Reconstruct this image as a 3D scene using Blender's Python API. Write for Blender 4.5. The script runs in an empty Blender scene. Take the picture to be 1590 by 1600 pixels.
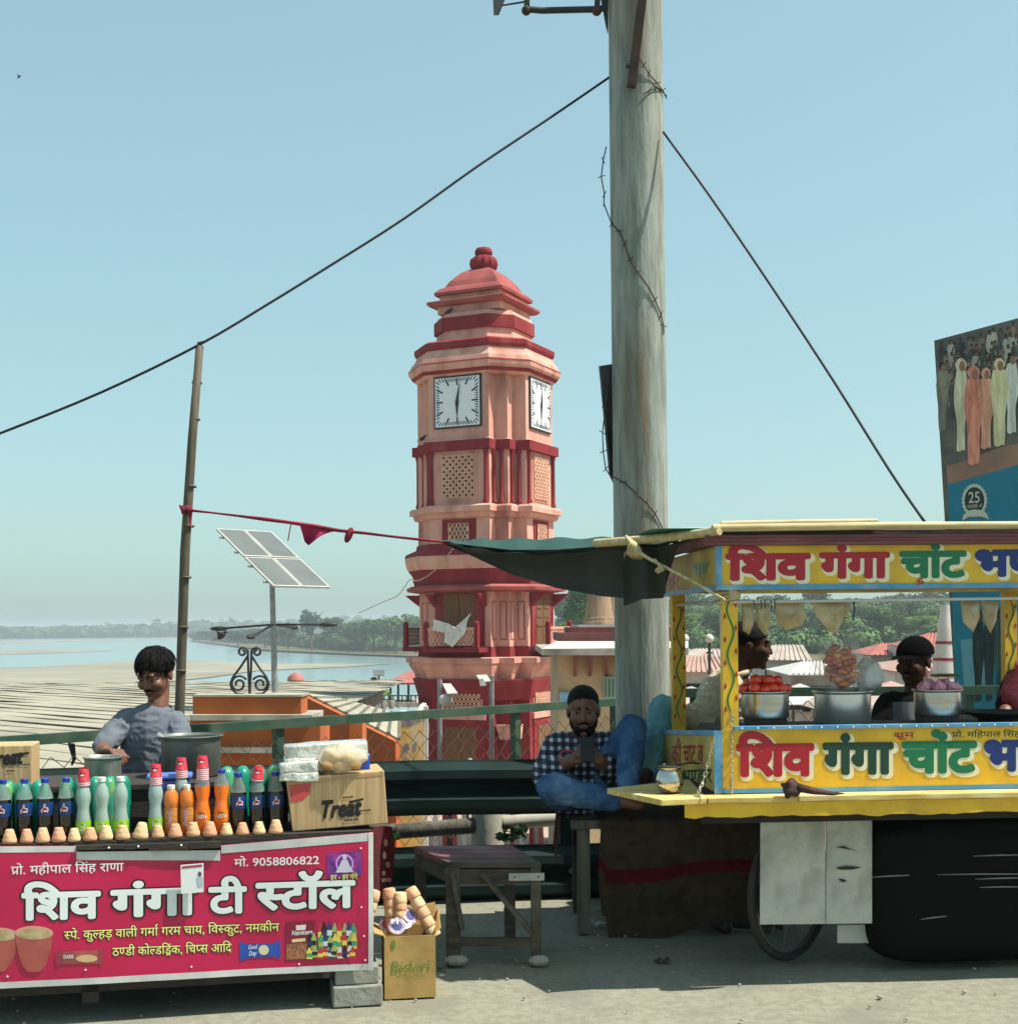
import bpy, bmesh, math, random
from mathutils import Vector, Matrix, noise
random.seed(7)
SC = bpy.context.scene
COL = SC.collection
# ---------------------------------------------------------------- camera
F, CX, CY, EYE, ROLL = 2100.0, 795.0, 978.0, 1.45, math.radians(0.55)
CR = Vector((math.cos(ROLL), 0, -math.sin(ROLL)))
CU = Vector((math.sin(ROLL), 0, math.cos(ROLL)))
cam = bpy.data.cameras.new('camera')
cam.sensor_fit = 'HORIZONTAL'; cam.sensor_width = 36.0
cam.lens = 36.0 * F / 1590.0
cam.shift_y = (CY - 800.0) / 1590.0
cam.clip_start = 0.05; cam.clip_end = 20000
camo = bpy.data.objects.new('camera', cam); COL.objects.link(camo)
camo.matrix_world = Matrix(((CR.x, CU.x, 0, 0), (CR.y, CU.y, -1, 0), (CR.z, CU.z, 0, EYE), (0, 0, 0, 1)))
SC.camera = camo
# ---------------------------------------------------------------- sky, sun, exposure
SUN_EL, SUN_AZ = math.radians(59), math.radians(99)      # azimuth clockwise from +Y (the view direction)
w = bpy.data.worlds.new('World'); SC.world = w; w.use_nodes = True
nt = w.node_tree; bg = nt.nodes['Background']
sky = nt.nodes.new('ShaderNodeTexSky'); sky.sky_type = 'NISHITA'; sky.sun_disc = False
sky.sun_elevation = SUN_EL; sky.sun_rotation = SUN_AZ
sky.air_density = 1.0; sky.dust_density = 2.2; sky.ozone_density = 1.0; sky.altitude = 200
mx = nt.nodes.new('ShaderNodeMix'); mx.data_type = 'RGBA'; mx.blend_type = 'MULTIPLY'; mx.inputs[0].default_value = 1
mx.inputs[7].default_value = (0.85, 1.16, 1.12, 1)
gm = nt.nodes.new('ShaderNodeGamma'); gm.inputs[1].default_value = .45      # thick, even summer haze
nt.links.new(sky.outputs[0], gm.inputs[0]); nt.links.new(gm.outputs[0], mx.inputs[6]); nt.links.new(mx.outputs[2], bg.inputs[0])
bg.inputs[1].default_value = 0.15
sl = bpy.data.lights.new('sun', 'SUN'); sl.energy = 3.3; sl.angle = math.radians(0.53); sl.color = (1.0, 0.94, 0.84)
so = bpy.data.objects.new('sun', sl); COL.objects.link(so)
SDIR = Vector((math.sin(SUN_AZ) * math.cos(SUN_EL), math.cos(SUN_AZ) * math.cos(SUN_EL), math.sin(SUN_EL)))
so.rotation_euler = SDIR.to_track_quat('Z', 'Y').to_euler(); so.location = SDIR * 40
SC.view_settings.view_transform = 'Standard'; SC.view_settings.look = 'None'
SC.view_settings.exposure = 1.2; SC.view_settings.gamma = 1.0; SC.view_settings.use_curve_mapping = False
SC.cycles.use_denoising = True
SC.cycles.max_bounces = 8; SC.cycles.transparent_max_bounces = 12; SC.cycles.volume_bounces = 0
SC.cycles.caustics_reflective = False; SC.cycles.caustics_refractive = False
SC.cycles.sample_clamp_indirect = 4.0

# ---------------------------------------------------------------- helpers: places
def ray(x, y):
    return CR * ((x - CX) / F) + CU * ((CY - y) / F) + Vector((0, 1, 0))
CAMP = Vector((0, 0, EYE))
def P(x, y, d): return CAMP + ray(x, y) * d              # a point d metres in front of the viewer
def G(x, y, z=0.0):                                      # a point on the level z
    r = ray(x, y); t = (z - EYE) / r.z; return CAMP + r * t
def V(*a): return Vector(a)
class Surf:                                              # a flat sheet in the place; prints on it are laid out on its own surface
    def __init__(s, p, n, wave=None): s.p = Vector(p); s.n = Vector(n).normalized(); s.wave = wave
    def pt(s, x, y, off=0.0):
        r = ray(x, y); t = (s.p - CAMP).dot(s.n) / r.dot(s.n); q = CAMP + r * t
        return q + s.n * (off + (s.wave(q) if s.wave else 0.0))
# ---------------------------------------------------------------- helpers: colour and material
def lin(c):
    return tuple((v / 12.92 if v <= .04045 else ((v + .055) / 1.055) ** 2.4) for v in (k / 255.0 for k in c)) + (1,)
MATS = {}
def M(name, c, c2=None, sc=6.0, r=.6, metal=0.0, bump=0.0, bsc=40.0, lo=.4, hi=.62, trans=0.0, spec=.5, coat=0.0,
      stretch=(1, 1, 1), c3=None, sc3=1.3, emit=None, alpha=1.0, sss=0.0, detail=5):
    if name in MATS: return MATS[name]
    m = bpy.data.materials.new(name); m.use_nodes = True; MATS[name] = m
    t = m.node_tree; b = t.nodes['Principled BSDF']
    N, L = t.nodes.new, t.links.new
    b.inputs['Base Color'].default_value = lin(c); b.inputs['Roughness'].default_value = r
    b.inputs['Metallic'].default_value = metal; b.inputs['Transmission Weight'].default_value = trans
    b.inputs['Specular IOR Level'].default_value = spec; b.inputs['Coat Weight'].default_value = coat
    b.inputs['Alpha'].default_value = alpha
    if c2 or bump:
        tc = N('ShaderNodeTexCoord'); mp = N('ShaderNodeMapping'); mp.inputs[3].default_value = stretch
        L(tc.outputs['Object'], mp.inputs[0])
    if c2:
        nz = N('ShaderNodeTexNoise'); nz.inputs['Scale'].default_value = sc; nz.inputs['Detail'].default_value = detail
        nz.inputs['Roughness'].default_value = .65
        L(mp.outputs[0], nz.inputs[0])
        rp = N('ShaderNodeMapRange'); rp.inputs[1].default_value = lo; rp.inputs[2].default_value = hi
        L(nz.outputs[0], rp.inputs[0])
        mi = N('ShaderNodeMix'); mi.data_type = 'RGBA'; mi.inputs[6].default_value = lin(c); mi.inputs[7].default_value = lin(c2)
        L(rp.outputs[0], mi.inputs[0]); out = mi.outputs[2]
        if c3:
            n3 = N('ShaderNodeTexNoise'); n3.inputs['Scale'].default_value = sc3; n3.inputs['Detail'].default_value = 6
            L(mp.outputs[0], n3.inputs[0])
            r3 = N('ShaderNodeMapRange'); r3.inputs[1].default_value = .5; r3.inputs[2].default_value = .72
            L(n3.outputs[0], r3.inputs[0])
            m3 = N('ShaderNodeMix'); m3.data_type = 'RGBA'; m3.inputs[7].default_value = lin(c3)
            L(out, m3.inputs[6]); L(r3.outputs[0], m3.inputs[0]); out = m3.outputs[2]
        L(out, b.inputs['Base Color'])
    if bump:
        nb = N('ShaderNodeTexNoise'); nb.inputs['Scale'].default_value = bsc; nb.inputs['Detail'].default_value = 4
        L(mp.outputs[0], nb.inputs[0])
        bp = N('ShaderNodeBump'); bp.inputs['Strength'].default_value = bump; bp.inputs['Distance'].default_value = .02
        L(nb.outputs[0], bp.inputs['Height']); L(bp.outputs[0], b.inputs['Normal'])
    return m
# ---------------------------------------------------------------- helpers: objects
def tag(o, label, cat, group=None, kind=None):
    if label: o['label'] = label
    if cat: o['category'] = cat
    if group: o['group'] = group
    if kind: o['kind'] = kind
    return o
def thing(name, loc, label, cat, group=None, rz=0.0):
    o = bpy.data.objects.new(name, None); COL.objects.link(o)
    o.empty_display_size = .1; o.location = loc; o.rotation_euler = (0, 0, rz)
    return tag(o, label, cat, group)
def link(name, me, mat, parent=None, local=False, loc=None):
    o = bpy.data.objects.new(name, me); COL.objects.link(o)
    if mat is not None: me.materials.clear(); me.materials.append(mat)
    if parent is not None:
        o.parent = parent
        if not local and parent.parent is None:
            T = Matrix.Translation(parent.location) @ Matrix.Rotation(parent.rotation_euler.z, 4, 'Z')
            o.matrix_parent_inverse = T.inverted()
    if loc is not None: o.location = loc
    return o
def frame(axis):
    a = Vector(axis).normalized(); t = Vector((0, 0, 1)) if abs(a.z) < .9 else Vector((1, 0, 0))
    u = a.cross(t).normalized(); return u, a.cross(u).normalized()
class MB:
    def __init__(s): s.v = []; s.f = []
    def add(s, vs, fs):
        k = len(s.v); s.v += [Vector(v) for v in vs]; s.f += [tuple(i + k for i in f) for f in fs]; return s
    def hexa(s, p):                                     # 8 corners: bottom ring 0-3, top ring 4-7
        return s.add(p, [(0, 3, 2, 1), (4, 5, 6, 7), (0, 1, 5, 4), (1, 2, 6, 5), (2, 3, 7, 6), (3, 0, 4, 7)])
    def box(s, c, size, rz=0.0, R=None):
        hx, hy, hz = size[0] / 2, size[1] / 2, size[2] / 2
        R = R or Matrix.Rotation(rz, 3, 'Z'); c = Vector(c)
        p = [c + R @ Vector(q) for q in ((-hx, -hy, -hz), (hx, -hy, -hz), (hx, hy, -hz), (-hx, hy, -hz), (-hx, -hy, hz), (hx, -hy, hz), (hx, hy, hz), (-hx, hy, hz))]
        return s.hexa(p)
    def bar(s, a, b, w, h, up=(0, 0, 1)):               # a rectangular bar from a to b
        a, b = Vector(a), Vector(b); d = (b - a).normalized(); u = d.cross(Vector(up))
        if u.length < 1e-5: u = d.cross(Vector((1, 0, 0)))
        u.normalize(); t = u.cross(d)
        o = [u * (-w / 2) - t * (h / 2), u * (w / 2) - t * (h / 2), u * (w / 2) + t * (h / 2), u * (-w / 2) + t * (h / 2)]
        p = [a + k for k in o] + [b + k for k in o]
        return s.add(p, [(0, 1, 2, 3), (7, 6, 5, 4), (0, 4, 5, 1), (1, 5, 6, 2), (2, 6, 7, 3), (3, 7, 4, 0)])
    def tube(s, pts, rad, n=8, cap=True, flat=1.0):
        pts = [Vector(p) for p in pts]; m = len(pts)
        rad = rad if isinstance(rad, (list, tuple)) else [rad] * m
        vs, fs = [], []; u0 = None
        for i, p in enumerate(pts):
            d = (pts[min(i + 1, m - 1)] - pts[max(i - 1, 0)])
            d = d.normalized() if d.length > 1e-9 else Vector((0, 0, 1))
            if u0 is None: u0, _ = frame(d)
            u = (u0 - d * u0.dot(d)); u = u.normalized() if u.length > 1e-6 else frame(d)[0]
            t = d.cross(u); u0 = u
            for k in range(n):
                a = 2 * math.pi * k / n; vs.append(p + (u * math.cos(a) + t * math.sin(a) * flat) * rad[i])
        for i in range(m - 1):
            for k in range(n):
                a, b = i * n + k, i * n + (k + 1) % n; fs.append((a, b, b + n, a + n))
        if cap: fs += [tuple(range(n - 1, -1, -1)), tuple((m - 1) * n + k for k in range(n))]
        return s.add(vs, fs)
    def lathe(s, prof, n=24, c=(0, 0, 0), axis=(0, 0, 1), cap0=True, cap1=True, rib=0, ribd=0.0):
        c = Vector(c); a = Vector(axis).normalized()
        if abs(a.z) > .999: u, t = Vector((1, 0, 0)), Vector((0, 1, 0)) * (1 if a.z > 0 else -1)
        else: u, t = frame(a); t = a.cross(u)
        vs, fs = [], []
        for r, h in prof:
            for k in range(n):
                q = 2 * math.pi * k / n; rr = r * (1 + ribd * math.cos(rib * q)) if rib else r
                vs.append(c + a * h + (u * math.cos(q) + t * math.sin(q)) * rr)
        for i in range(len(prof) - 1):
            for k in range(n):
                p, q = i * n + k, i * n + (k + 1) % n; fs.append((p, q, q + n, p + n))
        if cap0: fs.append(tuple(range(n - 1, -1, -1)))
        if cap1: fs.append(tuple((len(prof) - 1) * n + k for k in range(n)))
        return s.add(vs, fs)
    def prism(s, poly, vec):                            # polygon (3D points) pushed along vec
        n = len(poly); vec = Vector(vec); p = [Vector(q) for q in poly]
        fs = [tuple(range(n - 1, -1, -1)), tuple(range(n, 2 * n))] + [(i, (i + 1) % n, n + (i + 1) % n, n + i) for i in range(n)]
        return s.add(p + [q + vec for q in p], fs)
    def grid(s, fn, nu, nv):
        vs = [fn(i / nu, j / nv) for j in range(nv + 1) for i in range(nu + 1)]
        fs = [(j * (nu + 1) + i, j * (nu + 1) + i + 1, (j + 1) * (nu + 1) + i + 1, (j + 1) * (nu + 1) + i) for j in range(nv) for i in range(nu)]
        return s.add(vs, fs)
    def ball(s, c, r, n=12, m=8, R=None):
        c = Vector(c); r = r if isinstance(r, (tuple, list)) else (r, r, r); vs, fs = [], []
        R = R or Matrix.Identity(3)
        for j in range(1, m):
            th = math.pi * j / m
            for i in range(n):
                ph = 2 * math.pi * i / n
                vs.append(c + R @ Vector((r[0] * math.sin(th) * math.cos(ph), r[1] * math.sin(th) * math.sin(ph), r[2] * math.cos(th))))
        top, bot = len(vs), len(vs) + 1
        vs += [c + R @ Vector((0, 0, r[2])), c - R @ Vector((0, 0, r[2]))]
        for i in range(n): fs.append((top, i, (i + 1) % n)); fs.append((bot, (m - 2) * n + (i + 1) % n, (m - 2) * n + i))
        for j in range(m - 2):
            for i in range(n):
                a, b = j * n + i, j * n + (i + 1) % n; fs.append((a, a + n, b + n, b))
        return s.add(vs, fs)
    def capsule(s, a, ra, b, rb, n=12):
        a, b = Vector(a), Vector(b); d = (b - a); L = d.length
        if L < 1e-6: return s.ball(a, ra)
        d.normalize(); prof = []
        for k in range(1, 5): q = math.pi / 2 * k / 4; prof.append((ra * math.sin(q), -ra * math.cos(q)))
        for k in range(0, 4): q = math.pi / 2 * k / 4; prof.append((rb * math.cos(q), L + rb * math.sin(q)))
        return s.lathe(prof, n, a, d)
    def solid(s, th, n=None):                           # give an open sheet thickness along its normals (or a fixed direction)
        me = s.mesh('tmp'); bm = bmesh.new(); bm.from_mesh(me); bpy.data.meshes.remove(me)
        bmesh.ops.solidify(bm, geom=bm.faces[:], thickness=th); bm.verts.ensure_lookup_table()
        s.v = [v.co.copy() for v in bm.verts]; s.f = [tuple(v.index for v in f.verts) for f in bm.faces]; bm.free(); return s
    def mesh(s, name):
        me = bpy.data.meshes.new(name); me.from_pydata([tuple(v) for v in s.v], [], s.f); me.validate(); me.update(); return me
    def build(s, name, mat, parent=None, local=False, smooth=None, base=True, bevel=0.0, sub=0):
        me = s.mesh(name); loc = None
        if bevel:
            bm = bmesh.new(); bm.from_mesh(me)
            ed = [e for e in bm.edges if len(e.link_faces) == 2 and e.calc_face_angle(0) > .6]
            bmesh.ops.bevel(bm, geom=ed, offset=bevel, segments=2, affect='EDGES', profile=.5)
            bm.to_mesh(me); bm.free()
        if smooth is not None:
            for p in me.polygons: p.use_smooth = True
            if smooth < 179:
                me.set_sharp_from_angle(angle=math.radians(smooth))
        if parent is None and base and s.v:
            xs = [v.x for v in s.v]; ys = [v.y for v in s.v]; zs = [v.z for v in s.v]
            loc = Vector(((min(xs) + max(xs)) / 2, (min(ys) + max(ys)) / 2, min(zs)))
            me.transform(Matrix.Translation(-loc))
        return link(name, me, mat, parent, local, loc)
def copy_tree(o, parent=None):
    c = o.copy(); COL.objects.link(c); c.parent = parent
    for ch in KIDS.get(o.name, []): copy_tree(ch, c)
    return c
KIDS = {}
def reg(o):                                             # remember a prototype's children for copy_tree
    for ob in COL.objects:
        if ob.parent: KIDS.setdefault(ob.parent.name, [])
    def walk(q):
        KIDS[q.name] = [b for b in COL.objects if b.parent == q]
        for b in KIDS[q.name]: walk(b)
    walk(o); return o
ORD = ['first', 'second', 'third', 'fourth', 'fifth', 'sixth', 'seventh', 'eighth', 'ninth', 'tenth', 'eleventh', 'twelfth', 'thirteenth', 'fourteenth', 'fifteenth', 'sixteenth', 'seventeenth', 'eighteenth', 'nineteenth', 'twentieth', 'twenty-first', 'twenty-second', 'twenty-third', 'twenty-fourth', 'twenty-fifth', 'twenty-sixth', 'twenty-seventh', 'twenty-eighth', 'twenty-ninth', 'thirtieth', 'thirty-first', 'thirty-second', 'thirty-third', 'thirty-fourth', 'thirty-fifth', 'thirty-sixth', 'thirty-seventh', 'thirty-eighth', 'thirty-ninth', 'fortieth']
# ---------------------------------------------------------------- helpers: lettering
TC = bpy.data.curves.new('lettering_source', 'FONT'); TO = bpy.data.objects.new('lettering_source', TC)
COL.objects.link(TO); TC.resolution_u = 3
RAWC = {}
def raw(body, bold=0.0, shear=0.0):
    k = (body, bold, shear)
    if k not in RAWC:
        TC.body = body; TC.offset = bold; TC.shear = shear
        dg = bpy.context.evaluated_depsgraph_get(); dg.update(); ev = TO.evaluated_get(dg); me = ev.to_mesh()
        RAWC[k] = ([(v.co.x, v.co.y) for v in me.vertices], [tuple(p.vertices) for p in me.polygons]); ev.to_mesh_clear()
    return RAWC[k]
def adv(ch):                                            # how far a glyph moves the pen: where a bar set after it lands
    a = min(v[0] for v in raw('|')[0]); bare = set((round(x, 3), round(y, 3)) for x, y in raw(ch)[0])
    bar = [x for x, y in raw(ch + '|')[0] if (round(x, 3), round(y, 3)) not in bare]
    return min(bar) - a if bar else 0.0
def stroke(pts, wd):
    vs, fs = [], []
    for i, p in enumerate(pts):
        q0, q1 = pts[max(i - 1, 0)], pts[min(i + 1, len(pts) - 1)]
        d = Vector((q1[0] - q0[0], q1[1] - q0[1])).normalized(); n = Vector((-d.y, d.x)) * wd / 2
        vs += [(p[0] + n.x, p[1] + n.y), (p[0] - n.x, p[1] - n.y)]
    for i in range(len(pts) - 1): fs.append((2 * i, 2 * i + 1, 2 * i + 3, 2 * i + 2))
    return vs, fs
def compose(spec, bold=0.0, shear=0.0):
    if bold < .015: return compose0(spec, bold, shear)
    base = compose0(spec, 0.0, shear); V2, F2 = [], []; n = 12 if bold < .05 else 18      # a heavy pen: the letter laid round a small circle
    for k in range(n + 1):
        r = 0 if k == n else bold; a = 2 * math.pi * k / n; j = len(V2)
        V2 += [(x + r * math.cos(a), y + r * math.sin(a)) for x, y in base[0]]; F2 += [tuple(q + j for q in f) for f in base[1]]
    return V2, F2
def compose0(spec, bold=0.0, shear=0.0):
    """{x} a half letter, / the lower slant of a joined r, < the hat below, ^ the hook above; anything else is plain text."""
    V2, F2, x, i = [], [], 0.0, 0
    def put(vs, fs, dx):
        k = len(V2); V2.extend((a + dx, b) for a, b in vs); F2.extend(tuple(j + k for j in f) for f in fs)
    last = 0.6
    while i < len(spec):
        ch = spec[i]
        if ch == '{':
            g = spec[i + 1]; A = adv(g); cut = A - .185
            me = bpy.data.meshes.new('t'); vs, fs = raw(g, bold); me.from_pydata([(a, b, 0) for a, b in vs], [], fs)
            bm = bmesh.new(); bm.from_mesh(me); bpy.data.meshes.remove(me)
            bmesh.ops.bisect_plane(bm, geom=bm.verts[:] + bm.edges[:] + bm.faces[:], plane_co=(cut, 0, 0), plane_no=(1, 0, 0), clear_outer=True)
            bm.verts.index_update(); put([(v.co.x, v.co.y) for v in bm.verts], [tuple(v.index for v in f.verts) for f in bm.faces], x); bm.free()
            x += cut - .01; i += 3; continue
        if ch in '/<^':
            wd = .085 + 2 * bold
            if ch == '/': put(*stroke([(-.20, .24), (-.46, .03)], wd), x)
            if ch == '<': put(*stroke([(-last * .75, -.12), (-last * .45, .0), (-last * .15, -.12)], wd), x)
            if ch == '^': put(*stroke([(-.12, .66), (-.19, .76), (-.14, .87), (-.02, .88)], wd), x)
            i += 1; continue
        put(*raw(ch, bold, shear), x); A = adv(ch); x += A; last = A if A > .1 else last; i += 1
    return V2, F2
def lettering(spec, surf, x0, x1, yb, yh, mat, parent, off=.003, bold=0.0, slope=0.0, head=.64, name='lettering', shear=0.0, warp=None):
    V2, F2 = compose(spec, bold, shear)
    if not V2: return None
    W0, W1 = compose(spec, 0.0, shear)[0], None
    a, b = min(v[0] for v in W0), max(v[0] for v in W0)
    sx = (x1 - x0) / (b - a); sy = (yb - yh) / head; mb = MB()
    q = [surf.pt(x0 + (u - a) * sx, yb - v * sy - slope * (u - a) * sx, off + (k // len(W0)) * 2e-5) for k, (u, v) in enumerate(V2)]
    mb.add(q, F2); return mb.build(name, mat, parent)
def decal(polys, surf, mat, parent, off=.003, name='print'):   # flat print: polygons given where they sit on the sheet
    mb = MB()
    for i, p in enumerate(polys):
        if surf.wave is None: mb.add([surf.pt(x, y, off + i * 1.5e-4) for x, y in p], [tuple(range(len(p)))]); continue
        bm = bmesh.new(); bm.faces.new([bm.verts.new((x, y, 0)) for x, y in p]); bmesh.ops.triangulate(bm, faces=bm.faces[:])
        for _ in range(4):
            ed = [e for e in bm.edges if e.calc_length() > 7]
            if ed: bmesh.ops.subdivide_edges(bm, edges=ed, cuts=1); bmesh.ops.triangulate(bm, faces=bm.faces[:])
        bm.verts.index_update(); mb.add([surf.pt(v.co.x, v.co.y, off + i * 1.5e-4) for v in bm.verts], [tuple(v.index for v in f.verts) for f in bm.faces]); bm.free()
    return mb.build(name, mat, parent)
def oval(cx, cy, rx, ry, n=20, a0=0, a1=360):
    return [(cx + rx * math.cos(math.radians(a0 + (a1 - a0) * k / n)), cy - ry * math.sin(math.radians(a0 + (a1 - a0) * k / n))) for k in range(n + (a1 - a0 < 360))]
def rect(x0, y0, x1, y1): return [(x0, y0), (x1, y0), (x1, y1), (x0, y1)]
# ================================================================ the setting
WATER, GHAT = -8.0, -3.5
def sheet(name, poly, mat, kind='structure', z=None, th=None):
    mb = MB(); p = [Vector(q) if z is None else Vector((q[0], q[1], z)) for q in poly]
    mb.add(p, [tuple(range(len(p)))]); o = mb.build(name, mat, base=False); o['kind'] = kind; return o
m_road = M('road_dust', (140, 138, 122), (124, 122, 107), sc=26, r=.95, bump=.3, bsc=140, c3=(118, 116, 103), sc3=2.6, spec=.2, detail=9)
m_pave = M('ghat_paving', (171, 146, 131), (156, 131, 118), sc=.6, r=.9, c3=(178, 163, 149), sc3=.25)
m_sand = M('sand', (142, 138, 122), (126, 123, 108), sc=.02, r=1, c3=(152, 148, 132), sc3=.06, spec=.1)
m_earth = M('earth', (106, 98, 76), (80, 86, 55), sc=.08, r=1, spec=.1)
m_water = M('river_water', (118, 142, 146), (128, 148, 150), sc=.02, r=.16, bump=.25, bsc=.7, spec=.5, stretch=(1, 2.5, 1))
# road: fine grid with a little unevenness so that grit catches the light
def roadpt(u, v):
    x, y = -14 + 28 * u, -6 + 14.3 * v
    z = .010 * noise.noise((x * 1.3, y * 1.3, 0)) + .004 * noise.noise((x * 6, y * 6, 3)) if 3 < y < 8 else 0
    return (x, y, min(z, .012) - .006)
road = MB().grid(roadpt, 150, 90).build('road', m_road, base=False, smooth=180); road['kind'] = 'structure'
emb = MB().grid(lambda u, v: (-60 + 120 * u, 8.3 + 3.2 * v, -.01 - 3.6 * v), 20, 4).build('embankment', m_earth, base=False); emb['kind'] = 'structure'
sheet('road_shoulder', [(-60, -6.1), (60, -6.1), (60, 8.32), (-60, 8.32)], m_road, z=-.03)
sheet('ghat_ground', [(-70, 11), (130, 11), (130, 62), (-70, 62)], m_pave, z=GHAT)
sheet('town_ground', [(4, 62), (4, 70), (30, 150), (60, 420), (600, 420), (600, 62)], m_earth, z=GHAT - .05)
sl_ = MB().add([(-300, 62, GHAT - .02), (4, 62, GHAT - .02), (4, 110, WATER - .3), (-300, 110, WATER - .3)], [(0, 1, 2, 3)]).build('river_bank_slope', m_sand, base=False); sl_['kind'] = 'structure'
sheet('river', [(-9000, 60), (9000, 60), (9000, 15000), (-9000, 15000)], m_water, z=WATER)
def onz(pts, z): return [G(x, y, z) for x, y in pts]
sheet('sandy_beach', onz([(-420, 1052), (-100, 1046), (80, 1041), (180, 1034), (280, 1032), (420, 1037), (610, 1037), (540, 1042), (400, 1048), (330, 1058), (250, 1066), (-420, 1074)], WATER + .12), m_sand)
sheet('sandbar', onz([(-500, 1024), (0, 1017), (110, 1015), (178, 1017), (60, 1021), (-40, 1024), (-500, 1034)], WATER + .1), m_sand)
sheet('far_sandbar', onz([(-500, 1008), (-40, 1003), (60, 1000.5), (290, 997), (300, 998.3), (120, 1001.8), (0, 1006), (-500, 1014)], WATER + .1), m_sand)
sheet('far_bank', [(-6000, 1560), (1500, 1640), (6000, 1500), (9000, 12000), (-9000, 12000)], m_earth, z=WATER + .5)
sheet('wooded_bank', onz([(296, 1001), (420, 1016), (560, 1022), (680, 1026), (900, 1024), (900, 1003), (600, 1000), (400, 998)], WATER + .6), m_earth)
# ---------------------------------------------------------------- foliage
m_leaf = [M('foliage_%s' % n, a, b, sc=.35, r=.75, spec=.25) for n, a, b in (('dark', (44, 68, 34), (62, 88, 42)), ('mid', (58, 88, 40), (84, 112, 52)), ('light', (82, 112, 48), (106, 134, 64)))]
m_bark = M('bark', (92, 76, 58), (70, 58, 46), sc=3, r=.95)
def crown_mesh(seed, leaf=.085, n=1500, flat=.8):
    rg = random.Random(seed); mb = MB(); lobes = []
    for k in range(13):
        a = rg.uniform(0, 6.28); q = rg.uniform(.15, .68); lobes.append((Vector((q * math.cos(a), q * math.sin(a), rg.uniform(-.45, .55) * flat)), rg.uniform(.26, .46)))
    vs, fs = [], []
    for i in range(n):
        c, r = rg.choice(lobes); d = Vector((rg.gauss(0, 1), rg.gauss(0, 1), rg.gauss(0, 1))).normalized()
        p = c + d * r * (rg.uniform(.35, 1.0) ** .5); nrm = (d + Vector((rg.gauss(0, .6), rg.gauss(0, .6), rg.gauss(.2, .6)))).normalized()
        u, t = frame(nrm); s = leaf * rg.uniform(.6, 1.4); k = len(vs)
        vs += [p + u * s, p + t * s * .7, p - u * s, p - t * s * .7]; fs.append((k, k + 1, k + 2, k + 3))
    return mb.add(vs, fs).mesh('crown')
CROWNS = [crown_mesh(k) for k in range(5)]
CROWN_FINE = [crown_mesh(20 + k, leaf=.045, n=5200) for k in range(3)]
def trunk_mesh(seed):
    rg = random.Random(seed); mb = MB(); mb.tube([(0, 0, -.05), (.01, .0, .25), (.03, .02, .5), (.0, .02, .75)], [.035, .028, .022, .01], 7)
    for k in range(5):
        a = rg.uniform(0, 6.28); mb.tube([(.01, .01, .3 + .06 * k), (.12 * math.cos(a), .12 * math.sin(a), .5 + .06 * k), (.28 * math.cos(a), .28 * math.sin(a), .62 + .07 * k)], [.016, .011, .004], 5)
    return mb.mesh('trunk')
TRUNKS = [trunk_mesh(k) for k in range(3)]
def tree(p, h, wdt, label, group, kind=0, fine=False, i=0):
    t = thing('tree', p, label, 'tree', group, rz=random.uniform(0, 6))
    tr = link('trunk', TRUNKS[i % 3].copy(), m_bark, t, True); tr.scale = (h, h, h)
    src = (CROWN_FINE if fine else CROWNS); me = src[i % len(src)].copy()
    c = link('crown', me, m_leaf[kind], t, True); c.location = (0, 0, h * .62); c.scale = (wdt / 2, wdt / 2, h * .42)
    return t
def mass(name, pts, mat, label, leafs=26, seed=1, lf=(.12, .28)):      # a far wood that reads as one mass
    rg = random.Random(seed); vs, fs = [], []
    for (x, y, z, h, wd) in pts:
        for i in range(leafs):
            d = Vector((rg.gauss(0, 1), rg.gauss(0, 1), rg.gauss(0, 1))).normalized(); rr = rg.uniform(.5, 1)
            p = Vector((x + d.x * wd * .5 * rr, y + d.y * wd * .5 * rr, z + h * .52 + d.z * h * .5 * rr))
            u, t = frame((d + Vector((0, 0, .4))).normalized()); s = wd * rg.uniform(*lf); k = len(vs)
            vs += [p + u * s, p + t * s, p - u * s, p - t * s]; fs.append((k, k + 1, k + 2, k + 3))
    o = MB().add(vs, fs).build(name, mat, base=False); return tag(o, label, 'woodland', kind='stuff')
rg = random.Random(3); pts = []
for k in range(900):
    x = rg.uniform(-130, 1000); d = rg.uniform(1570, 1850); q = P(x, 980, d)
    hh = rg.uniform(9, 15) * (1.25 if rg.random() < .08 else 1) * (1.0 + .35 * max(0, min(1, (x - 160) / 140)))
    pts.append((q.x, q.y, WATER + .5, hh, rg.uniform(14, 26)))
mass('far_woodland', pts, m_leaf[0], 'hazy line of trees along the far river bank', 24)
rg = random.Random(5); pts = []
for k in range(260):
    x = rg.uniform(300, 900); d = G(x, 1001 + 20 * min(1, (x - 296) / 260), WATER).y * rg.uniform(1.0, 1.12); q = P(x, 980, d)
    pts.append((q.x, q.y, WATER + .5, rg.uniform(4, 8), rg.uniform(7, 13)))
mass('riverside_scrub', pts, m_leaf[0], 'low scrub along the wooded river bank left of the tower', 90, 1, (.06, .13))
k = 0
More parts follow.
